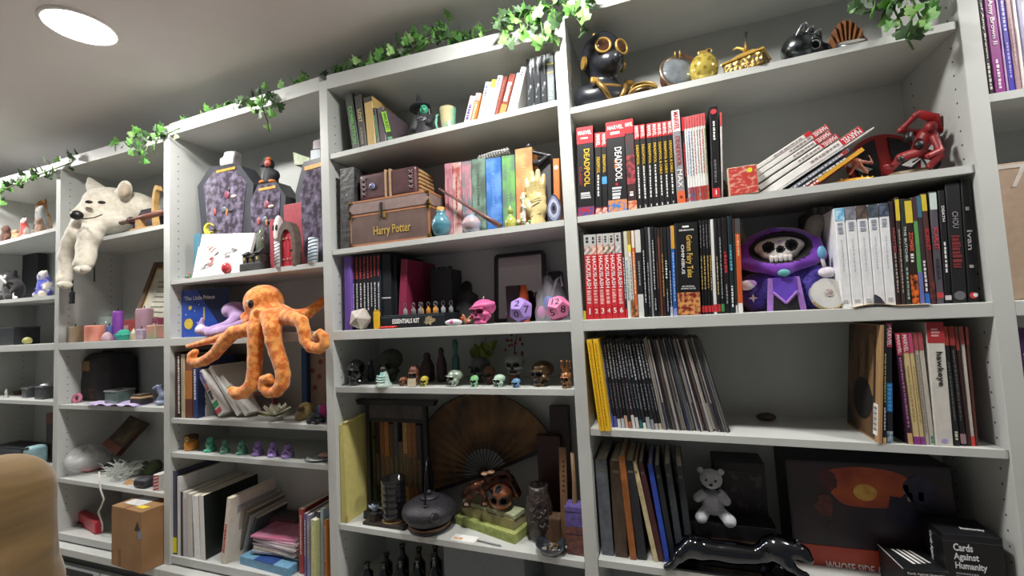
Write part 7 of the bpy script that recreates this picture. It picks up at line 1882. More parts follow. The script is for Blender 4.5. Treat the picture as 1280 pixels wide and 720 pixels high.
#bottom: magazine stack and blue box, grey box at the back
X0,X1=xs(300,2,'b',.03),xs(366,2,'b',.03)
zb=BASE
hz=zt(699,X0,.02)-zb
t=thing('blue_box','flat light blue box at the bottom holding up the magazines','box',((X0+X1)/2,.02,zb),R(-4))
wd=X1-X0
MB().bbox(-wd/2,wd/2,0,.2,0,max(hz,.03),.002).build('box',mat('6c9cbc',.5),t)
hz=max(hz,.03)
MB().box(-wd*.2,wd*.2,-.0004,.08,hz-.001,hz+.0006).build('dark_blue_print',mat('2c4a8a',.4),t)
rnd=random.Random(19)
for i in range(9):
 zz=zb+hz+.001+i*.0072
 c=['2c2c30','6a8aa0','c8bc9a','d8c8c8','8a6a88','d8d0d4','c0a8b8','c888a8','c86a8c'][i]
 m_=thing('magazine','%s magazine from the bottom of the untidy stack on the blue box'%ordinal(i),'magazine',((X0+X1)/2+.015+rnd.uniform(-.012,.012),.05+rnd.uniform(0,.01),zz),R(rnd.uniform(-8,6)),'untidy magazine stack')
 w2=wd*.42
 MB().bbox(-w2,w2,0,.14,0,.0066,.0005).build('cover',mat(c,.35,c2={'c86a8c':'d898b8','c888a8':'e0c8d0'}.get(c,'a8a0a0'),scale=16,coat=.4),m_)
 MB().box(-w2-.0003,w2+.0003,.0015,.1405,.0012,.0054).build('pages',WHITE,m_)
t,wd,h=dbox(320,372,645,.17,.06,2,'b','4a4444','dusky grey-brown carton at the back behind the magazines','box','box')
MB().box(-wd*.45,wd*.45,-.001,0,h*.6,h*.95).build('pinkish_band',mat('6a4448',.6),t)
#third bay from the right (the wolf's) and the leftmost one
Yw=.0
z1=zs(1,1,-2.1)
o=Vector((at(140,285,Y=.08).x,.08,z1))
t=thing('plush_wolf','large cream-white plush wolf lying with forelegs over the shelf edge','plush toy',o)
ww=mat('d8d2c6',.9,c2='c8c0b0',scale=60,bump=.5,sheen=.5)
pb=PB(o)
pb.e(138,256,.07,21,.5,rz=20).e(127,254,.03,17,.6,ry=17,rz=16).c([(124,256,.02,15),(112,262,-.02,10.5),(102,266,-.05,7.5),(97,268,-.06,6)],.6).c([(150,262,.1,22),(172,262,.13,19),(186,264,.15,14)],.6).e(122,284,.04,18,.6,rz=14).e(140,278,.05,18,.6,rz=12)
pb.c([(121,241,.04,9),(115,232,.035,6),(111,222,.03,1.5)],.25).c([(128,240,.05,7),(112,223,.035,2)],.25).e(156,238,.06,12,.2,ry=5,rz=13).c([(150,246,.07,8),(156,240,.065,7)],.4)
pb.e(154.5,239,.042,8,.15,1,ry=4,rz=9)
pb.c([(104,280,-.0,12),(95,292,-.03,9),(87,303,-.04,7.5),(82,320,-.045,6.8),(82,336,-.045,6.2),(81,346,-.05,7),(80,351,-.06,7)],.5)
pb.c([(120,282,.0,12),(113,295,-.03,11),(108,310,-.04,9.5),(108,320,-.045,9),(105,329,-.055,9),(101,331,-.06,7.5)],.5)
body('wolf',pb.p,.0085,[ww,mat('b8a894',.9,sheen=.3)],t)
e=Vector(at(96,269,Y=-.1))-o
MB().ball(tuple(e),(.024,.022,.020),14,8).build('black_nose',mat('1b1a1c',.4),t,True)
for x,y,Y_ in((111,252.5,-.058),(127,253,-.066)):
 e=Vector(at(x,y,Y=Y_))-o
 MB().ball(tuple(e),(.017,.012,.007),12,6).build('eye',mat('26221f',.3),t,True)
e=[Vector(at(x,y,Y=Y_))-o for x,y,Y_ in((97,273,-.085),(106,273.5,-.075),(118,272,-.08),(128,268,-.07))]
MB().tube([tuple(p)for p in e],.0025,6).build('mouth_line',mat('6a5c50',.8),t)
for x,y in((78,356),(81,357),(84,356),(99,337),(103,338),(107,336)):
 e=Vector(at(x,y,Y=-.085))-o
 MB().ball(tuple(e),(.013,.02,.016),8,6).build('toe',ww,t,True)
for x,y0,y1,lab in((91,304,370,'dark strap hanging between the wolf forelegs'),(118.5,294,352,'thin dark green cord hanging beside the wolf right foreleg')):
 a,b=at(x,y0,Y=-.008),at(x,y1,Y=-.008)
 tt=thing('strap' if x<100 else 'cord',lab,'strap' if x<100 else 'cord',a)
 q=MB().tube([(0,.03,.015),(0,.0,.004),(.002,-.003,(b-a).z*.4),(0,0,(b-a).z)],.0075 if x<100 else.005,8,flat=.4).build('band',mat('3a3c3c' if x<100 else '2c3a34',.7),tt,True)
 if x<100:MB().bbox(-.011,.011,-.006,.006,(b-a).z-.035,(b-a).z+.02,.002).build('clip',mat('202224',.4),tt)
t,wd,h=dbox(166,190,262,.1,.06,1,1,'3a3640','dark patterned box behind the sheathed sword','box','box')
MB().box(-wd/2,wd/2,-.001,0,h*.5,h*.9).build('printed_band',mat('5a5264',.5,c2='2a2630',scale=60),t)
a,b=at(152,279,Y=.02),at(204.5,265,Y=.02)
zr=zs(1,1,a.x)
t=thing('sword','reddish-brown sheathed sword resting on a little tan stand','sword',a)
MB().tube([(0,0,0),tuple((b-a)*.4),tuple((b-a)*.45),tuple(b-a)],[.012,.012,.0145,.0145],10,flat=.8).build('sheath',mat('7a5248',.45),t,True)
d_=(b-a).normalized()
MB().tube([tuple((b-a)*.22),tuple((b-a)*.25)],.017,10).build('guard',mat('3a2a28',.4),t,True)
q=at(175,272,Y=.02)
t=thing('sword_stand','small tan wooden stand under the sheathed sword','stand',(q.x,.02,zs(1,1,q.x)))
hh=max(.02,q.z-zs(1,1,q.x)-.01)
for x in(0,):MB().bbox(-.016,.016,-.01,.014,0,hh,.002).build('upright',mat('b08a5a',.6),t)
MB().bbox(-.05,.12,-.015,.02,0,.008,.002).build('foot',mat('b08a5a',.6),t)
X,z,wd,h=rspot(189,207,232,1,1,.06)
t=thing('crescent_moon','tan wooden crescent moon against the divider','ornament',(min(X,DIV[2]-DW/2-wd*.5-.003),.07,z))
po=[(math.cos(a),math.sin(a))for a in np.linspace(.9,5.4,28)]+[(.35+.72*math.cos(a),.02+.78*math.sin(a))for a in np.linspace(5.1,1.2,22)]
MB().prism([(x*wd*.55,z_*h*.5+h*.5)for x,z_ in po],0,.02).build('moon',mat('c8a468',.6,c2='a8844c',scale=26),t)
#rail shelf: candles and the framed certificate
Y=.13
q=[at(153,402,Y=.1),at(204,398,Y=.1),at(207,322,Y=.16),at(173,325,Y=.16)]
o=Vector(((q[0].x+q[1].x)/2,.12,ZR))
wd=min(q[1].x,DIV[2]-DW/2-.004)-q[0].x
hh=q[3].z-ZR
t=thing('framed_certificate','brown-framed certificate leaning back against the wall','picture frame',(q[0].x+wd/2,.11,ZR))
t.rotation_euler=(R(-16),R(4),0)
fw=.03
frm=mat('5f4734',.5,var=.2,scale=30)
for b_ in[(-wd/2,-wd/2+fw,0,hh),(wd/2-fw,wd/2,0,hh),(-wd/2+fw,wd/2-fw,0,fw),(-wd/2+fw,wd/2-fw,hh-fw,hh)]:
 MB().bbox(b_[0],b_[1],0,.018,b_[2],b_[3],.003).build('frame_bar',frm,t)
MB().box(-wd/2+fw,wd/2-fw,.006,.012,fw,hh-fw).build('gold_mount',mat('b09a58',.5),t)
pm=MB().box(-wd/2+fw+.012,wd/2-fw-.012,.004,.008,fw+.012,hh-fw-.012).build('paper',mat('c8c4b4',.6),t)
p=MB()
rnd=random.Random(2)
for i in range(9):p.box(-wd*.2*rnd.uniform(.6,1),wd*.2*rnd.uniform(.6,1),.003,.0045,hh*(.2+.065*i),hh*(.2+.065*i)+.005)
p.build('writing',mat('6a6860',.6),pm)
for px0,px1,pyt,Yc,c,c2,lab,name,sq in[(84,105,408,.02,'8c8468','b09a84','square taupe and olive layered candle, leftmost','candle',1),(104.6,133,406.6,.03,'d87a6c','e8a48c','broad coral-pink pillar candle','candle',0),(140,155,389,.07,'7a3a9c','8a4aac','tall purple candle behind the teal wax flower','candle',0),(169,192.4,385.5,.05,'9a7888','a88a94','tall mauve pillar candle before the certificate','candle',0),(170,184,411,.012,'7a6a8a','c8bcc8','small grey and violet tie-dyed cube candle','candle',1),(184,206,406,.012,'d88a84','7a9a78','pink and green square candle by the divider','candle',1),(132,141,407,.05,'4a5c94','5a6ca0','narrow blue candle behind the pink dome','candle',0)]:
 X,z,wd,h=rspot(px0,px1,pyt,1,'r',Yc)
 X=min(X,DIV[2]-DW/2-wd/2-.003)
 t=thing(name,lab,'candle',(X,Yc+wd*.45,z),0,'candles on the rail')
 m_=mat(c,.5,c2=c2,scale=7,sss=.15)
 if sq:MB().bbox(-wd/2,wd/2,-wd*.4,wd*.4,0,h,.006).build('wax',m_,t)
 else:MB().lathe([(wd*.48,0),(wd*.5,.006),(wd*.5,h-.006),(wd*.46,h),(wd*.2,h-.008),(0,h-.008)],24).build('wax',m_,t,True)
 MB().cyl(.002,h-.008,h+.012,6).build('wick',mat('2a2624',.8),t)
X,z,wd,h=rspot(139,163,403,1,'r',.01)
t=thing('wax_flower','teal ruffled wax flower at the rail front','candle',(X,.05,z))
first=None
for k_,(n_,r_,tl,zz)in enumerate([(7,.42,1.0,.25),(6,.3,.7,.45),(5,.16,.35,.6)]):
 for i in range(n_):
  if first is None:
   P=[[((u-.5)*.9,.08*math.sin(3*PI*u)*v,v*.5-.16*(2*u-1)**2)for u in np.linspace(0,1,7)]for v in np.linspace(0,1,5)]
   first=solid(MB().grid([[tuple(c_*wd for c_ in p)for p in r2]for r2 in P]).build('petal',mat('45b8a0',.5,sss=.1),t,True),.004);q=first
  else:
   q=first.copy();COL.objects.link(q);q.parent=t
  a=2*PI*i/n_+k_*.5
  q.location=(math.cos(a)*r_*wd*.6,math.sin(a)*r_*wd*.6,h*zz*.6);q.rotation_euler=(tl*.8,0,a+PI/2);q.scale=(.75-.1*k_,)*3
MB().lathe([(wd*.4,0),(wd*.42,h*.35),(wd*.2,h*.6),(0,h*.6)],18).build('core',mat('3aa890',.5),t,True)
X,z,wd,h=rspot(122,139,415,1,'r',.0)
t=thing('dome_candle','low dusty-pink dome at the rail edge','candle',(X,.03,z))
MB().lathe([(wd*.5,0),(wd*.48,h*.35),(wd*.36,h*.72),(wd*.16,h*.95),(0,h)],22).build('dome',mat('b89aa4',.5),t,True)
X,z,wd,h=rspot(161,171,410,1,'r',.01)
t=thing('crystal_point','white and tan faceted crystal point next to the teal flower','stone',(X,.025,z))
MB().lathe([(wd*.5,0),(wd*.46,h*.55),(0,h)],6).build('point',mat('c8bca8',.25,c2='a89878',scale=20),t)
X,z,wd,h=rspot(113,139,396,1,'r',.08)
t=thing('glass_votive','clear glass votive holder behind the coral candle','candle holder',(X,.13,z))
MB().lathe([(wd*.4,0),(wd*.5,h*.5),(wd*.5,h),(wd*.46,h),(wd*.44,h*.4),(0,h*.2)],22).build('glass',mat('a8b8b4',.06,alpha=.4,coat=1),t,True)
for p0,p1,py,c,lab in[(156,170,398.5,'a84a50','low red box under the certificate, left one'),(192,206,395.6,'8a4a5c','low pinkish-red lettered box under the certificate')]:
 X,z,wd,h=rspot(p0,p1,py,1,'r',.075)
 t=thing('box',lab,'box',(min(X,DIV[2]-DW/2-wd/2-.003),.075,z))
 MB().bbox(-wd/2,wd/2,0,.03,0,h*.95,.002).build('box',mat(c,.5),t)
 MB().box(-wd*.4,wd*.4,-.001,0,h*.5,h*.7).build('printed_line',mat('d8c8c8',.5,c2=c,scale=200),t)
#third shelf
X,z,wd,h=rspot(112,178,438,1,3,.13)
t=thing('backpack','dark grey rounded backpack with a tan label at the back','bag',(X,.168,z))
body('bag',[BX((0,0,h*.42),(wd*.4,.03,h*.34),.05,.04),E((0,-.05,h*.3),(wd*.34,.03,h*.24),.03)],.014,mat('3a3638',.8,c2='2c2a2e',scale=20),t)
MB().box(-.075,.02,-.083,-.079,h*.62,h*.82).build('tan_label',mat('8a6c4a',.6),t)
MB().tube([(-.06,0,h*.86),(-.03,0,h*.98),(.03,0,h*.98),(.06,0,h*.86)],.008,8).build('handle',mat('2c2a2c',.7),t,True)
X,z,wd,h=rspot(103,125,484,1,3,.06)
t=thing('basket','small brown woven basket','basket',(X,.11,z))
mb=MB()
for i in range(7):mb.lathe([(wd*(.36+.02*i)-.004,h*i/7),(wd*(.36+.02*i)+.006,h*(i+.5)/7),(wd*(.36+.02*i)-.004,h*(i+1)/7)],24,cap=False)
mb.build('weave',mat('6e5038',.7,var=.3,scale=80),t,True)
MB().tube([(-wd*.45,0,h*.9),(-wd*.3,0,h*1.3),(wd*.3,0,h*1.3),(wd*.45,0,h*.9)],.006,8).build('handle',mat('7a5a3c',.7),t,True)
X,z,wd,h=rspot(88,104,483,1,3,.04)
t=thing('ring_toy','pink ring leaning by the left divider','ring',(X,.06,z))
ring(t,'ring',wd*.42,.008,mat('c87a94',.5),(0,0,wd*.44),(R(75),0,R(12)))
X,z,wd,h=rspot(133,167,487,1,3,.03)
t=thing('glass_case','small green-tinted glass case with a metal edge','case',(X,.035,z))
MB().bbox(-wd/2,wd/2,0,.07,0,h*.96,.002).build('case',mat('4a5c54',.12,c2='6a7a72',scale=14,coat=.8),t)
for z0 in(0,h*.94):MB().tube([(-wd/2,0,z0+.002),(wd/2,0,z0+.002),(wd/2,.07,z0+.002),(-wd/2,.07,z0+.002),(-wd/2,0,z0+.002)],.004,6).build('metal_edge',mat('9a9c98',.3,.7),t)
X,z,wd,h=rspot(164,192,492,1,3,.02)
t=thing('wallet_box','black and tan stacked little case at the shelf front','case',(X,.025,z))
MB().bbox(-wd/2,wd/2,0,.05,0,h*.55,.004).build('black_case',mat('26242a',.5),t)
MB().bbox(-wd*.48,wd*.5,.0,.05,h*.57,h*.8,.004).build('tan_case',mat('b09070',.5),t)
MB().bbox(-wd*.45,wd*.4,.004,.05,h*.81,h,.004).build('brown_lid',mat('4a3c34',.5),t)
X,z,wd,h=rspot(190.5,203,480,1,3,.02)
t=thing('dragon_figure','slate-blue coiled dragon figure by the divider','figurine',(min(X,DIV[2]-DW/2-.05),.05,z))
k=h
body('dragon',[E((0,0,.12),(.28,.22,.13),.05),C((-.1,0,.2),(.08,0,.45),.15,.13,.06),C((.08,0,.45),(-.06,-.05,.7),.12,.1,.05),C((-.06,-.05,.7),(-.08,-.1,.86),.1,.09,.05),C((-.08,-.1,.86),(-.26,-.2,.8),.09,.05,.04),C((.1,.05,.5),(.3,.1,.75),.05,.02,.03),C((0,0,.9),(.06,.02,1.0),.03,.012,.02),BX((0,0,-.5),(2,2,.5),0,.01,op='-')],.03,mat('6c7896',.4,c2='8a94b0',scale=60),t,M=SX(k))
X0,X1=xs(108,1,3,.0),xs(168,1,3,.0)
t=thing('purple_cloth','lilac cloth spread along the shelf edge','cloth',((X0+X1)/2,.0,zs(1,3,(X0+X1)/2)))
rnd=random.Random(5)
P=[[((u-.5)*(X1-X0),-.004+v*.1,.004+.006*math.sin(9*u+4*v)*math.sin(PI*v)+.004*math.sin(23*u)*(1-v)**2+.003)for u in np.linspace(0,1,24)]for v in np.linspace(0,1,7)]
solid(MB().grid(P).build('cloth',mat('9a8ac0',.8,c2='c8c0d8',scale=14),t,True),.002)
#fourth shelf: bag, tray, tinsel, plant, odds and ends
X,z,wd,h=rspot(77,137,559,1,4,.02)
t=thing('plastic_sack','billowy clear white plastic sack','bag',(X,.1,z))
P=[]
for i in range(13):
 b=-PI/2+PI*i/12
 P.append([(math.cos(a)*math.cos(b)*wd*.5*(1+.12*math.sin(5*a+3*b)+.07*math.sin(11*a-5*b)),math.sin(a)*math.cos(b)*.09*(1+.1*math.sin(4*a+2*b)),max(.001,h*.5+math.sin(b)*h*.5*(1+.16*math.sin(3*a+1)+.06*math.sin(9*a))))for a in np.linspace(0,2*PI,30)])
MB().grid(P).build('film',mat('dfe1e2',.35,var=.12,scale=30,alpha=.42,bump=.8,coat=.5),t,True)
MB().box(-wd*.1,wd*.25,-.02,.03,.004,.02).build('red_strip',mat('c8504a',.5),t)
zf=zs(1,4,-2.2)
q=[at(128,556,Y=.13),at(145,569,Y=.11),at(183,528,Y=.2),at(163,519,Y=.22)]
for p in q[:2]:p.z=max(p.z,zf+.004)
t=thing('wooden_tray','dark wooden box with a carved picture, tilted against the wall','box',q[0])
q=[p-q[0].copy()for p in q]
nn=(q[1]-q[0]).cross(q[3]-q[0]).normalized()
def qd(u0,u1,v0,v1,d0,d1):
 f=lambda u,v,d:tuple((q[0]*(1-u)+q[1]*u)*(1-v)+(q[3]*(1-u)+q[2]*u)*v+nn*d)
 return[f(u0,v0,d0),f(u1,v0,d0),f(u1,v1,d0),f(u0,v1,d0),f(u0,v0,d1),f(u1,v0,d1),f(u1,v1,d1),f(u0,v1,d1)]
MB().hexa(qd(0,1,0,1,-.02,0)).build('box',mat('4c342a',.5,var=.2),t)
MB().hexa(qd(.1,.9,.26,.95,-.001,.002)).build('carved_panel',mat('3c3428',.6,c2='6a5c40',scale=26,bump=.5),t)
MB().hexa(qd(0,1,0,.22,-.021,.003)).build('red_brown_end',mat('7a4a38',.5),t)
rnd=random.Random(8)
X,z,wd,h=rspot(124,172,572,1,4,.0)
t=thing('tinsel','heap of silver tinsel strands at the shelf front','tinsel',(X,.06,z),0)
p=MB()
for i in range(220):
 c0=Vector((rnd.gauss(0,.3)*wd*.5,rnd.uniform(-.03,.05),rnd.uniform(.004,h*.5)))
 d=Vector((rnd.uniform(-1,1),rnd.uniform(-1,1),rnd.uniform(-.2,.9))).normalized()*rnd.uniform(.03,.075)
 m_=c0+d*.5+Vector((0,0,.008))
 e_=c0+d
 if e_.z<.002:e_.z=.002
 p.add([tuple(c0+Vector((0,0,.0022))),tuple(c0-Vector((0,0,.0022))),tuple(m_-Vector((0,0,.0022))),tuple(m_+Vector((0,0,.0022))),tuple(e_)],[(0,1,2,3),(3,2,4)])
p.build('strands',mat('d8dcd8',.35,.15),t)['kind']='stuff'
t['kind']='stuff'
a=at(127,606,Y=-.004);b=at(128,608,Y=-.01)
t=thing('white_string','white string dangling from the tinsel shelf down to the red folder','string',at(124,596,Y=-.006))
pts=[Vector(at(x,y,Y=Y_))-t.location for x,y,Y_ in((124,590,.01),(124.5,602,-.004),(126,613,-.006),(130,624,-.006),(127,632,-.004),(123,640,.02),(128,655,.03),(128,664,.03))]
MB().tube([tuple(p_)for p_ in pts],.0035,6).build('string',mat('d0ccc4',.7),t,True)
X,z,wd,h=rspot(166,206,560,1,4,.09)
t=thing('dark_bundle','dark green and grey furry bundle in the right corner of the shelf','plush toy',(min(X,DIV[2]-DW/2-wd*.5),.15,z))
body('bundle',[E((-.15,0,.2),(.32,.25,.22),.08),E((.2,.02,.3),(.28,.25,.3),.08),E((0,-.1,.12),(.4,.2,.13),.08),E((-.2,-.1,.42),(.12,.1,.14),.06),BX((0,0,-.5),(2,2,.5),0,.01,op='-')],.025,mat('42463c',.9,c2='5c6a44',scale=14,bump=.6),t,M=SX(wd))
X,z,wd,h=rspot(145,172,594,1,4,.0)
t=thing('starfish','tan flat starfish on the shelf edge','starfish',(X,.04,z))
po=[]
for i in range(10):po.append((math.cos(PI*i/5)*wd*(.5 if i%2==0 else.2),math.sin(PI*i/5)*wd*(.5 if i%2==0 else.2)))
MB().add([(x,y*.6,.001)for x,y in po]+[(0,0,.022)],[(i,(i+1)%10,10)for i in range(10)]+[tuple(range(9,-1,-1))]).build('star',mat('c09a6a',.8,var=.2),t)
X,z,wd,h=rspot(166,193,599,1,4,.0)
t=thing('black_pouch','small black flat pouch on the shelf edge','pouch',(X,.04,z))
body('pouch',[BX((0,0,.02),(wd*.4,.022,.008),.009,.01),E((.02,0,.03),(wd*.25,.02,.012),.01)],.006,mat('2e2d33',.5),t)
X,z,wd,h=rspot(192,206,592,1,4,.01)
t=thing('candy_box','red and white striped little box by the divider','box',(min(X,DIV[2]-DW/2-wd*.5-.003),.014,z))
MB().bbox(-wd/2,wd/2,0,.04,0,h,.002).build('box',mat('e0dcd8',.5),t)
for i in range(5):MB().add([(-wd/2,-.0008,h*(.0+.2*i)),(wd/2,-.0008,min(h,h*(.14+.2*i))),(wd/2,-.0008,min(h,h*(.24+.2*i))),(-wd/2,-.0008,h*(.1+.2*i))],[(0,1,2,3)]).build('red_stripe',mat('b8343c',.5),t)
#base: red folder, cardboard box on the ledge
q0,q1=at(82,656,Y=.1),at(128.5,664,Y=.06)
t=thing('red_folder','red plastic folder case standing on the base shelf','folder',(q0 .x,.11,BASE))
wd=q1 .x-q0 .x
hh=zt(633,q0 .x,.11)-BASE
t.rotation_euler=(0,0,R(-12))
MB().bbox(0,wd*1.02,0,.03,0,hh,.005).build('folder',mat('b82c3c',.4,var=.1),t)
MB().bbox(wd*.4,wd*.6,-.006,.0,.004,.014,.002).build('dark_clasp',mat('4a1c22',.5),t)
a,b,c=at(141,692,Y=-.055),at(202,705,Y=-.085),at(135.5,634.5,Y=-.055)
t=thing('cardboard_box','brown cardboard box with a white label jutting out over the ledge','box',(b.x,b.y,0),0)
zb=.631
zt_=at(185,640,Y=-.07).z-zb
zt_=(at(136,634.5,Y=-.055).z+at(185,640,Y=-.085).z)/2-zb
yaw=math.atan2(-.03,b.x-a.x)
wdb=at(184,700,Y=-.085).x-a.x+.02
t.location=(a.x-.005,-.058,zb)
t.rotation_euler=(0,0,R(-4))
wdb=min(wdb,DIV[2]-DW/2-a.x-.004)
cb=mat('9c7650',.75,c2='8c6844',scale=10)
MB().bbox(0,wdb,0,.23,0,zt_,.003).build('box',cb,t)
MB().box(wdb*.42,wdb*.47,-.0005,.231,zt_-.0003,zt_+.0008).build('flap_seam',mat('7a5634',.8),t)
MB().box(wdb*.12,wdb*.62,.03,.15,zt_,zt_+.0012).build('white_label',mat('d8d8d8',.5,c2='c0c0c4',scale=50),t)
MB().prism([(0,0),(.05,.0),(.06,.02),(.01,.02)],0,.0012).build('yellow_tag',mat('e0c83a',.5),t,loc=(wdb*.62,.02,zt_+.002),rot=(R(-90),0,0))
MB().prism([(0,0),(.04,0),(.02,.035)],-.0008,0).build('printed_triangle',mat('2c2624',.6),t,loc=(wdb*.78,0,zt_*.68))
MB().box(wdb*.9,wdb*.99,-.0008,0,zt_*.56,zt_*.70).build('blue_tape',mat('7a8aa8',.5),t)
MB().box(wdb*.24,wdb*.32,-.0008,0,zt_*.02,zt_*.3).build('printed_mark',mat('7a5636',.7),t)
#leftmost bay
def lump(name,label,cat,n,Y,px0,px1,pyt,c,c2=None,bay=0,extra=(),seed=1,**kw):
 X,z,wd,h=rspot(px0,px1,pyt,bay,n,Y)
 wd*=1.4
 t=thing(name,label,cat,(min(X-.025,DIV[1]-DW/2-wd*.52),Y+.04,z),0,kw.get('group'))
 k=h/wd
 rnd=random.Random(seed)
 pr=[E((0,0,k*.38),(.44,.34,k*.4),.08),E((rnd.uniform(-.15,.15),-.08,k*.76),(.27,.25,k*.25),.08)]
 for sx in(-1,1):pr+=[E((sx*.3,-.22,k*.12),(.17,.2,k*.13),.06),C((sx*.3,-.05,k*.5),(sx*.42,-.2,k*.32),.1,.08,.05),E((sx*.17,-.03,k*.95),(.09,.07,k*.08),.05)]
 pr.append(BX((0,0,-1),(3,3,1),0,.01,op='-'))
 body('body',pr,.045,mat(c,.8,c2=c2,scale=18,lo=.45,hi=.55,sheen=.3),t,M=SX(wd))
 for sx in(-1,1):MB().ball((sx*.1*wd+pr[1][1][0]*wd,-.32*wd,k*.8*wd),.025*wd,8,5).build('eye',BLACK,t,True)
 return t,wd,h
lump('plush_toy','dark brown plush toy at the left edge of the top left shelf','plush toy',1,.03,-4,14,281,'5a3a30',seed=2)
lump('plush_toy','small tan plush toy on the top left shelf','plush toy',1,.02,9,23,286,'b08a68',seed=3)
lump('plush_toy','red and white plush toy on the top left shelf','plush toy',1,.03,20,34,271,'b8423c','d8cfc8',seed=4)
lump('plush_toy','brown plush toy against the divider, front row','plush toy',1,.02,39,55,271,'8a6a58',seed=5)
lump('plush_toy','grey-white plush toy behind the brown one','plush toy',1,.09,40,62,257,'9a9a9c',seed=6)
lump('plush_toy','orange and cream fox-like plush lying on top','plush toy',1,.13,43,67,249,'c87c3a','d8b890',seed=7)
t,wd,h=lump('black_cat_toy','black plush with a white crossed-bone mark','plush toy',2,.04,-6,26,338,'1c1a1e',seed=8)
t.location.y+=.03
for a in(.7,-.7):MB().tube([(-.03*math.cos(a),0,-.03*math.sin(a)),(.03*math.cos(a),0,.03*math.sin(a))],.006,6).build('white_bone',WHITE,t,True,loc=(.02,-wd*.40,h*.7))
X,z,wd,h=rspot(10,25,357,0,2,.0)
t=thing('swan','small white swan figure before the black plush','figurine',(X,.02,z))
body('swan',[E((.1,0,.2),(.38,.2,.2),.05),C((-.2,0,.25),(-.3,-.02,.6),.09,.07,.05),C((-.3,-.02,.6),(-.2,-.03,.8),.07,.07,.04),C((-.2,-.03,.8),(-.36,-.04,.76),.06,.02,.03),BX((0,0,-1),(3,3,1),0,.01,op='-')],.035,WHITE,t,M=SX(wd))
t,wd,h=lump('blue_toy','blue, white and gold masked toy against the divider','toy',2,.03,44,67,338,'3a44b8','d8d0c0',seed=9)
t,wd,h=dbox(22,46,318,.19,.04,0,2,'23232a','dark box in the shade at the back of the left bay','box','box')
MB().box(-wd*.4,wd*.4,-.001,0,h*.3,h*.7).build('printed_panel',mat('2e2e38',.5),t)
t,wd,h=dbox(-6,17,411,.05,.1,0,'r','2e3034','low dark grey tray at the left picture edge','tray','tray')
MB().box(-wd/2-.002,wd/2+.002,-.002,.1,h,h+.006).build('rim',mat('4a4c50',.5),t)
X,z,wd,h=rspot(19,33,411,0,'r',.02)
t=thing('yellow_ball','pale yellow knobbly ball on the rail','ball',(X,.06,z))
body('ball',[E((0,0,.5),.5,.05),E((.2,-.35,.6),.12,.05),E((-.25,-.3,.4),.12,.05),E((0,-.4,.75),.1,.05)],.06,mat('c8b878',.6,c2='8a9a5a',scale=20),t,M=SX(wd))
for i,(a_,b_,py,lab)in enumerate([(24.5,42,482,'square silver tin with a knob lid, left of two'),(41.5,65.5,479,'square silver tin with a domed lid, right of two')]):
 X,z,wd,h=rspot(a_,b_,py,0,3,.02+.02*(1-i))
 t=thing('tin',lab,'tin',(X,.03+.02*(1-i),z),0,'two silver tins')
 ti=mat('6f7074',.35,.7,var=.2)
 MB().bbox(-wd*.48,wd*.48,0,.07,0,h*.74,.004).build('tin',ti,t)
 MB().bbox(-wd*.5,wd*.5,-.003,.073,h*.74,h*.84,.003).build('lid',mat('8a8b8e',.3,.7),t)
 MB().ball((0,.035,h*.84),(wd*(.1 if i==0 else.34),.012 if i==0 else.03,h*.16),12,8).build('lid_knob',mat('b8b9bc',.3,.6),t,True)
X,z,wd,h=rspot(0,8,486,0,3,.03)
t=thing('white_ornament','small white ornament at the left picture edge','ornament',(X,.05,z))
MB().lathe([(wd*.5,0),(wd*.5,h*.15),(wd*.2,h*.3),(wd*.35,h*.6),(wd*.1,h*.9),(0,h)],14).build('ornament',mat('b8b4ac',.5),t,True)
X,z,wd,h=rspot(8,26,489,0,3,.09)
t=thing('low_dish','low brown dish beside the silver tins','dish',(X,.13,z))
MB().lathe([(wd*.3,0),(wd*.5,h),(wd*.46,h),(wd*.3,h*.3),(0,h*.3)],18).build('dish',mat('6a4f40',.5),t,True)
X,z,wd,h=rspot(35,59,556,0,4,.02)
t=thing('blue_case','pale blue rounded case with a dark zip','case',(X,.04,z))
body('case',[BX((0,.0,h*.5),(wd*.3,.02,h*.32),h*.17,.01)],.008,mat('8fb0b8',.5),t)
MB().tube([(-wd*.45,-.03,h*.1),(-wd*.48,-.034,h*.5),(-wd*.3,-.034,h*.93),(wd*.3,-.034,h*.97)],.004,6).build('zip',mat('3a4448',.5),t)
t,wd,h=dbox(-8,34,559,.06,.1,0,4,'24262c','black box behind the person','box','box')
MB().box(-wd*.3,wd*.3,-.001,0,h*.7,h*.8).build('printed_line',mat('4a4c54',.5),t)
X,z,wd,h=rspot(8,24,543,0,4,.16)
t=thing('cap','grey-white cap on the shelf behind the black box','cap',(X,.19,z+.0))
body('cap',[E((0,0,h*.5),(wd*.5,.03,h*.5),.01),C((-.02,-.03,h*.3),(.05,-.05,h*.25),.012,.008,.01)],.01,mat('8a9090',.7),t)
t,wd,h=dbox(57,67,517,.08,.05,0,4,'3a3030','tall dark box with a brown top by the divider','box','box')
MB().box(-wd/2-.001,wd/2+.001,-.001,.051,h*.8,h+.001).build('brown_top',mat('6a4a34',.5),t)
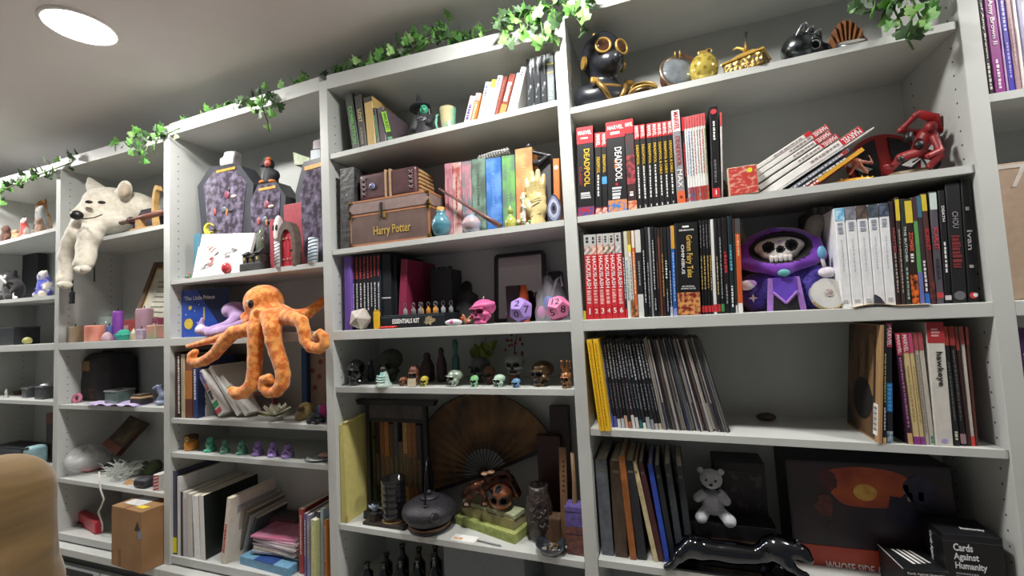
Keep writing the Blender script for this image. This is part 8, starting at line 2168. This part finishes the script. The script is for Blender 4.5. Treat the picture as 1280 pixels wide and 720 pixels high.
#far right bay: board and lower things
X0,X1=xs(1254,5,'r',.05),xs(1300,5,'r',.05)
hh=zt(203,X0+.03,.05)-ZR
t=thing('beige_board','large beige board with a pale mark, far right under the art books','board',(DIV[5]+DW/2+.012,.06,ZR))
MB().bbox(0,.3,0,.02,0,hh,.003).build('board',mat('a8917c',.7,var=.06),t)
MB().prism([(0,0),(.008,0),(.03,.05),(-.02,.05),(-.02,.042),(.018,.042)],-.001,0).build('pale_mark',mat('c8c0b8',.6),t,loc=(.04,0,hh*.82))
SHELF[(5,3)]=(DIV[5],1.2,DIV[6],1.2)
MB().box(DIV[5]+DW/2+.002,DIV[6]-DW/2-.002,.004,DEP,1.1825,1.2).build('shelf',PAINT,BK)
book(.925,.02,1.2,.02,.17,.262,0,mat('4a2c58',.4),'dark purple book at the right picture edge below the rail',deco=[('print',.2,.8,'c8b8d0',.3)])
book(.947,.02,1.2,.03,.17,.25,0,mat('2c2c34',.4),'black book beyond the dark purple one at the right edge',deco=[('print',.3,.8,'a8a8b0',.3)])
#the person at the left edge: back turned, upper body in view
sh=at(27,573,Y=-.62)
th_p=R(74)
fx,fy=sh.x-.165*math.cos(th_p),sh.y-.165*math.sin(th_p)
t=thing('person','person in a khaki-brown jacket, shoulder and sleeve at the lower left','person',(fx,fy,0),th_p)
zsh=sh.z-.045
k=zsh/1.38
def K(x,y,z):return(x*k,y*k,z*k)
jk=mat('80663e',.8,c2='725a36',scale=7,bump=.9,sheen=.3,stretch=(.7,.7,4.5))
P_=[C(K(0,0,1.02),K(0,0,1.24),.135*k,.15*k,.06),E(K(0,.0,1.3),(.17*k,.115*k,.13*k),.06),C(K(-.15,0,1.37),K(.15,0,1.37),.07*k,.07*k,.06),C(K(0,.01,1.4),K(0,.02,1.5),.065*k,.058*k,.04),C(K(.165,0,1.345),K(.195,.01,1.1),.082*k,.066*k,.05),C(K(.195,.01,1.1),K(.19,.17,.95),.068*k,.055*k,.03),C(K(-.165,0,1.345),K(-.21,.01,1.1),.08*k,.066*k,.05),C(K(-.21,.01,1.1),K(-.18,.18,.97),.065*k,.052*k,.03)]
for i in range(5):P_+=[C(K(-.06,-.15,1.225-.034*i),K(.1,-.14,1.215-.036*i+.012*(i%2)),.016*k,.02*k,.025),C(K(.1,-.14,1.215-.036*i+.012*(i%2)),K(.225,-.055,1.205-.045*i),.02*k,.008*k,.03)]
body('jacket',P_,.012,jk,t)
body('trousers',[E(K(0,.0,.95),(.165*k,.12*k,.12*k),.05),C(K(-.09,0,.9),K(-.1,.0,.5),.09*k,.068*k,.04),C(K(-.1,0,.5),K(-.1,-.01,.07),.066*k,.055*k,.03),C(K(.09,0,.9),K(.1,.0,.5),.09*k,.068*k,.04),C(K(.1,0,.5),K(.1,-.01,.07),.066*k,.055*k,.03)],.016,mat('3a3e48',.8),t)
sk=mat('c39a80',.5,sss=.1)
body('head',[E(K(0,.015,1.64),(.075*k,.095*k,.115*k),.03),E(K(0,.07,1.575),(.05*k,.045*k,.05*k),.04),C(K(0,.0,1.46),K(0,.01,1.56),.05*k,.05*k,.03),C(K(0,.105,1.645),K(0,.122,1.61),.009*k,.014*k,.015),E(K(.077,.01,1.63),(.012*k,.025*k,.033*k),.008),E(K(-.077,.01,1.63),(.012*k,.025*k,.033*k),.008),C(K(-.02,.108,1.578),K(.02,.108,1.578),.006*k,.006*k,.006)],.009,sk,t)
for sx in(-1,1):MB().ball(K(sx*.03,.1,1.652),(.011*k,.008*k,.008*k),10,6).build('eye',mat('2a211c',.3),t,True)
body('hair',[E(K(0,-.012,1.67),(.086*k,.098*k,.112*k),.02),E(K(0,-.06,1.6),(.074*k,.055*k,.09*k),.03),E(K(0,.13,1.6),(.12*k,.09*k,.14*k),.02,None,'-')],.011,mat('3a2a20',.7),t)
for sx,wx,wy,wz in((1,.19,.17,.95),(-1,-.18,.18,.97)):
 pr=[C(K(wx,wy,wz),K(wx-.01*sx,wy+.05,wz-.03),.03*k,.034*k,.01),E(K(wx-.012*sx,wy+.085,wz-.05),(.036*k,.042*k,.02*k),.015)]
 for i in range(4):
  fx_=wx-.012*sx+(-.027+.018*i)
  ln=[.05,.058,.054,.042][i]
  pr+=[C(K(fx_,wy+.115,wz-.055),K(fx_,wy+.115+ln*.6,wz-.07),.0095*k,.009*k,.004),C(K(fx_,wy+.115+ln*.6,wz-.07),K(fx_,wy+.115+ln*.85,wz-.1),.009*k,.0075*k,.003)]
 pr+=[C(K(wx-.03*sx,wy+.05,wz-.04),K(wx-.065*sx,wy+.09,wz-.055),.013*k,.0105*k,.006),C(K(wx-.065*sx,wy+.09,wz-.055),K(wx-.068*sx,wy+.12,wz-.07),.0105*k,.0085*k,.003)]
 body('hand',pr,.0045,sk,t)
 body('shoe',[E(K(sx*.1,.05,.045),(.05*k,.13*k,.045*k),.02),E(K(sx*.1,-.02,.07),(.045*k,.06*k,.06*k),.03),BX((0,0,-.5),(3,3,.5),0,.005,op='-')],.012,mat('2a2624',.5),t)
#ivy garlands along the top of the bookcase
def leaf_mesh(s):
 po=[(0,0),(.34,-.08),(.5,.18),(.3,.34),(.36,.62),(.14,.6),(0,1.0),(-.14,.6),(-.36,.62),(-.3,.34),(-.5,.18),(-.34,-.08)]
 mb=MB()
 vs=[(x*s,y*s,-.10*s*abs(x)*2+.05*s)for x,y in po]+[(0,.3*s,.07*s)]
 mb.add(vs,[(i,(i+1)%12,12)for i in range(12)])
 return mb
IVY=[mat('5c9a44',.5,c2='86c060',scale=40),mat('47803c',.5,c2='6aa850',scale=40),mat('8cbf6a',.5,c2='b8d898',scale=40)]
lm=[solid(leaf_mesh(s).build('leaf',IVY[i],None),.0007)for i,s in enumerate((.036,.030,.033))]
LM=[(o.data,0)for o in lm]
for o in lm:
 d=o.data.copy();d.materials[0]=mat(['2f4a2c','3a5a36','4a6a40'][len(LM)%3],.55,c2='4a6a40',scale=40);LM.append((d,0))
for o in lm:bpy.data.objects.remove(o)
def garland(label,stems,rows,n,seed,spread=.03,dark=.4):
 """stems: polylines of world points; leaves are set along them"""
 rnd=random.Random(seed)
 o=Vector(stems[0][0])
 t=thing('ivy_garland',label,'garland',o,0,'ivy garlands along the bookcase top')
 for st in stems:MB().tube([tuple(Vector(p)-o)for p in st],.0022,6).build('stem',mat('4a6a34',.6),t,True)
 tot=[sum((Vector(a)-Vector(b)).length for a,b in zip(st,st[1:]))for st in stems]
 for st,L_ in zip(stems,tot):
  for i in range(int(n*L_/sum(tot))+1):
   d=rnd.uniform(0,L_)
   for a,b in zip(st,st[1:]):
    a,b=Vector(a),Vector(b)
    l=(b-a).length
    if d<=l:break
    d-=l
   p=a.lerp(b,min(1,d/max(l,1e-6)))+Vector((rnd.uniform(-spread,spread),rnd.uniform(-spread,spread*.4),rnd.uniform(-spread*.7,spread*.7)))
   Q=Euler((rnd.uniform(.9,2.3),rnd.uniform(-.8,.8),rnd.uniform(-1.2,1.2)+(PI if rnd.random()<.0 else 0)))
   k_=rnd.uniform(.75,1.25)
   q=bpy.data.objects.new('leaf',LM[rnd.choice([0,0,1,2])+(3 if dark and rnd.random()<dark else 0)][0])
   COL.objects.link(q);q.parent=t
   md=q.modifiers.new('solid','SOLIDIFY');md.thickness=.0007
   q.location=p-o;q.rotation_euler=Q;q.scale=(k_,)*3
 return t
def wp(pts):return[tuple(at(x,y,Y=Y_))for x,y,Y_ in pts]
garland('ivy garland with bright leaves hanging at the divider left of the gas-mask bust',[wp([(560,58,.1),(600,44,.05),(630,30,.0),(650,22,-.02),(680,10,-.02),(715,-2,-.02)]),wp([(640,22,-.02),(628,30,-.025),(634,50,-.03),(638,62,-.03)]),wp([(672,14,-.02),(677,32,-.03),(679,50,-.03),(677,62,-.03)]),wp([(690,8,-.02),(694,24,-.03),(690,40,-.03),(692,52,-.03)]),wp([(705,2,-.02),(716,16,-.03),(726,30,-.03),(734,36,-.03)]),wp([(655,20,-.02),(660,32,-.03),(652,46,-.03)]),wp([(735,-6,-.02),(742,-2,-.02),(740,6,-.03)])],0,92,3,spread=.022)
garland('ivy garland lying on the top of the middle bay',[wp([(410,98,.1),(450,84,.06),(490,72,.03),(520,60,.02),(550,50,.04),(580,44,.06)]),wp([(480,78,.03),(505,60,.02),(540,42,.03),(560,36,.05)])],0,90,5,spread=.035)
garland('ivy garland with a bright sprig drooping over the second bay',[wp([(222,160,.03),(260,146,.05),(290,136,.04),(318,126,.0),(340,120,-.02),(360,112,.05),(396,100,.08)]),wp([(330,122,-.02),(328,136,-.025),(334,150,-.03),(337,165,-.03)]),wp([(345,118,-.02),(342,130,-.025),(336,140,-.03)])],0,70,7,spread=.03)
garland('ivy garland bunched over the divider between the wolf and the coffin boxes',[wp([(150,186,.05),(170,180,.02),(190,172,-.01),(212,166,-.02),(225,160,.0)]),wp([(180,176,-.01),(178,190,-.02),(184,204,-.025)]),wp([(198,172,-.02),(192,186,-.025)])],0,60,9,spread=.04)
garland('ivy garland over the far left bay',[wp([(-30,256,.0),(0,240,-.02),(30,226,-.02),(60,214,-.02),(90,203,.0),(115,197,.05)]),wp([(0,240,-.02),(2,252,-.025),(-4,262,-.03)]),wp([(64,212,-.02),(60,222,-.025)])],0,60,11,spread=.038)
garland('ivy sprig dangling from the top right over the shell and white carton',[wp([(1080,-20,.02),(1100,-8,.0),(1125,-4,-.01),(1150,-2,-.02),(1180,-22,.02)]),wp([(1105,-6,.0),(1100,8,-.01),(1085,16,-.01),(1072,18,.0)]),wp([(1120,-4,-.01),(1118,12,-.02),(1126,28,-.02),(1132,46,-.025),(1142,62,-.025)]),wp([(1140,-2,-.02),(1146,12,-.025),(1152,28,-.03),(1158,40,-.03)]),wp([(1112,-4,0),(1106,14,-.01),(1100,26,-.01)])],0,46,13,spread=.026)
fit_text()
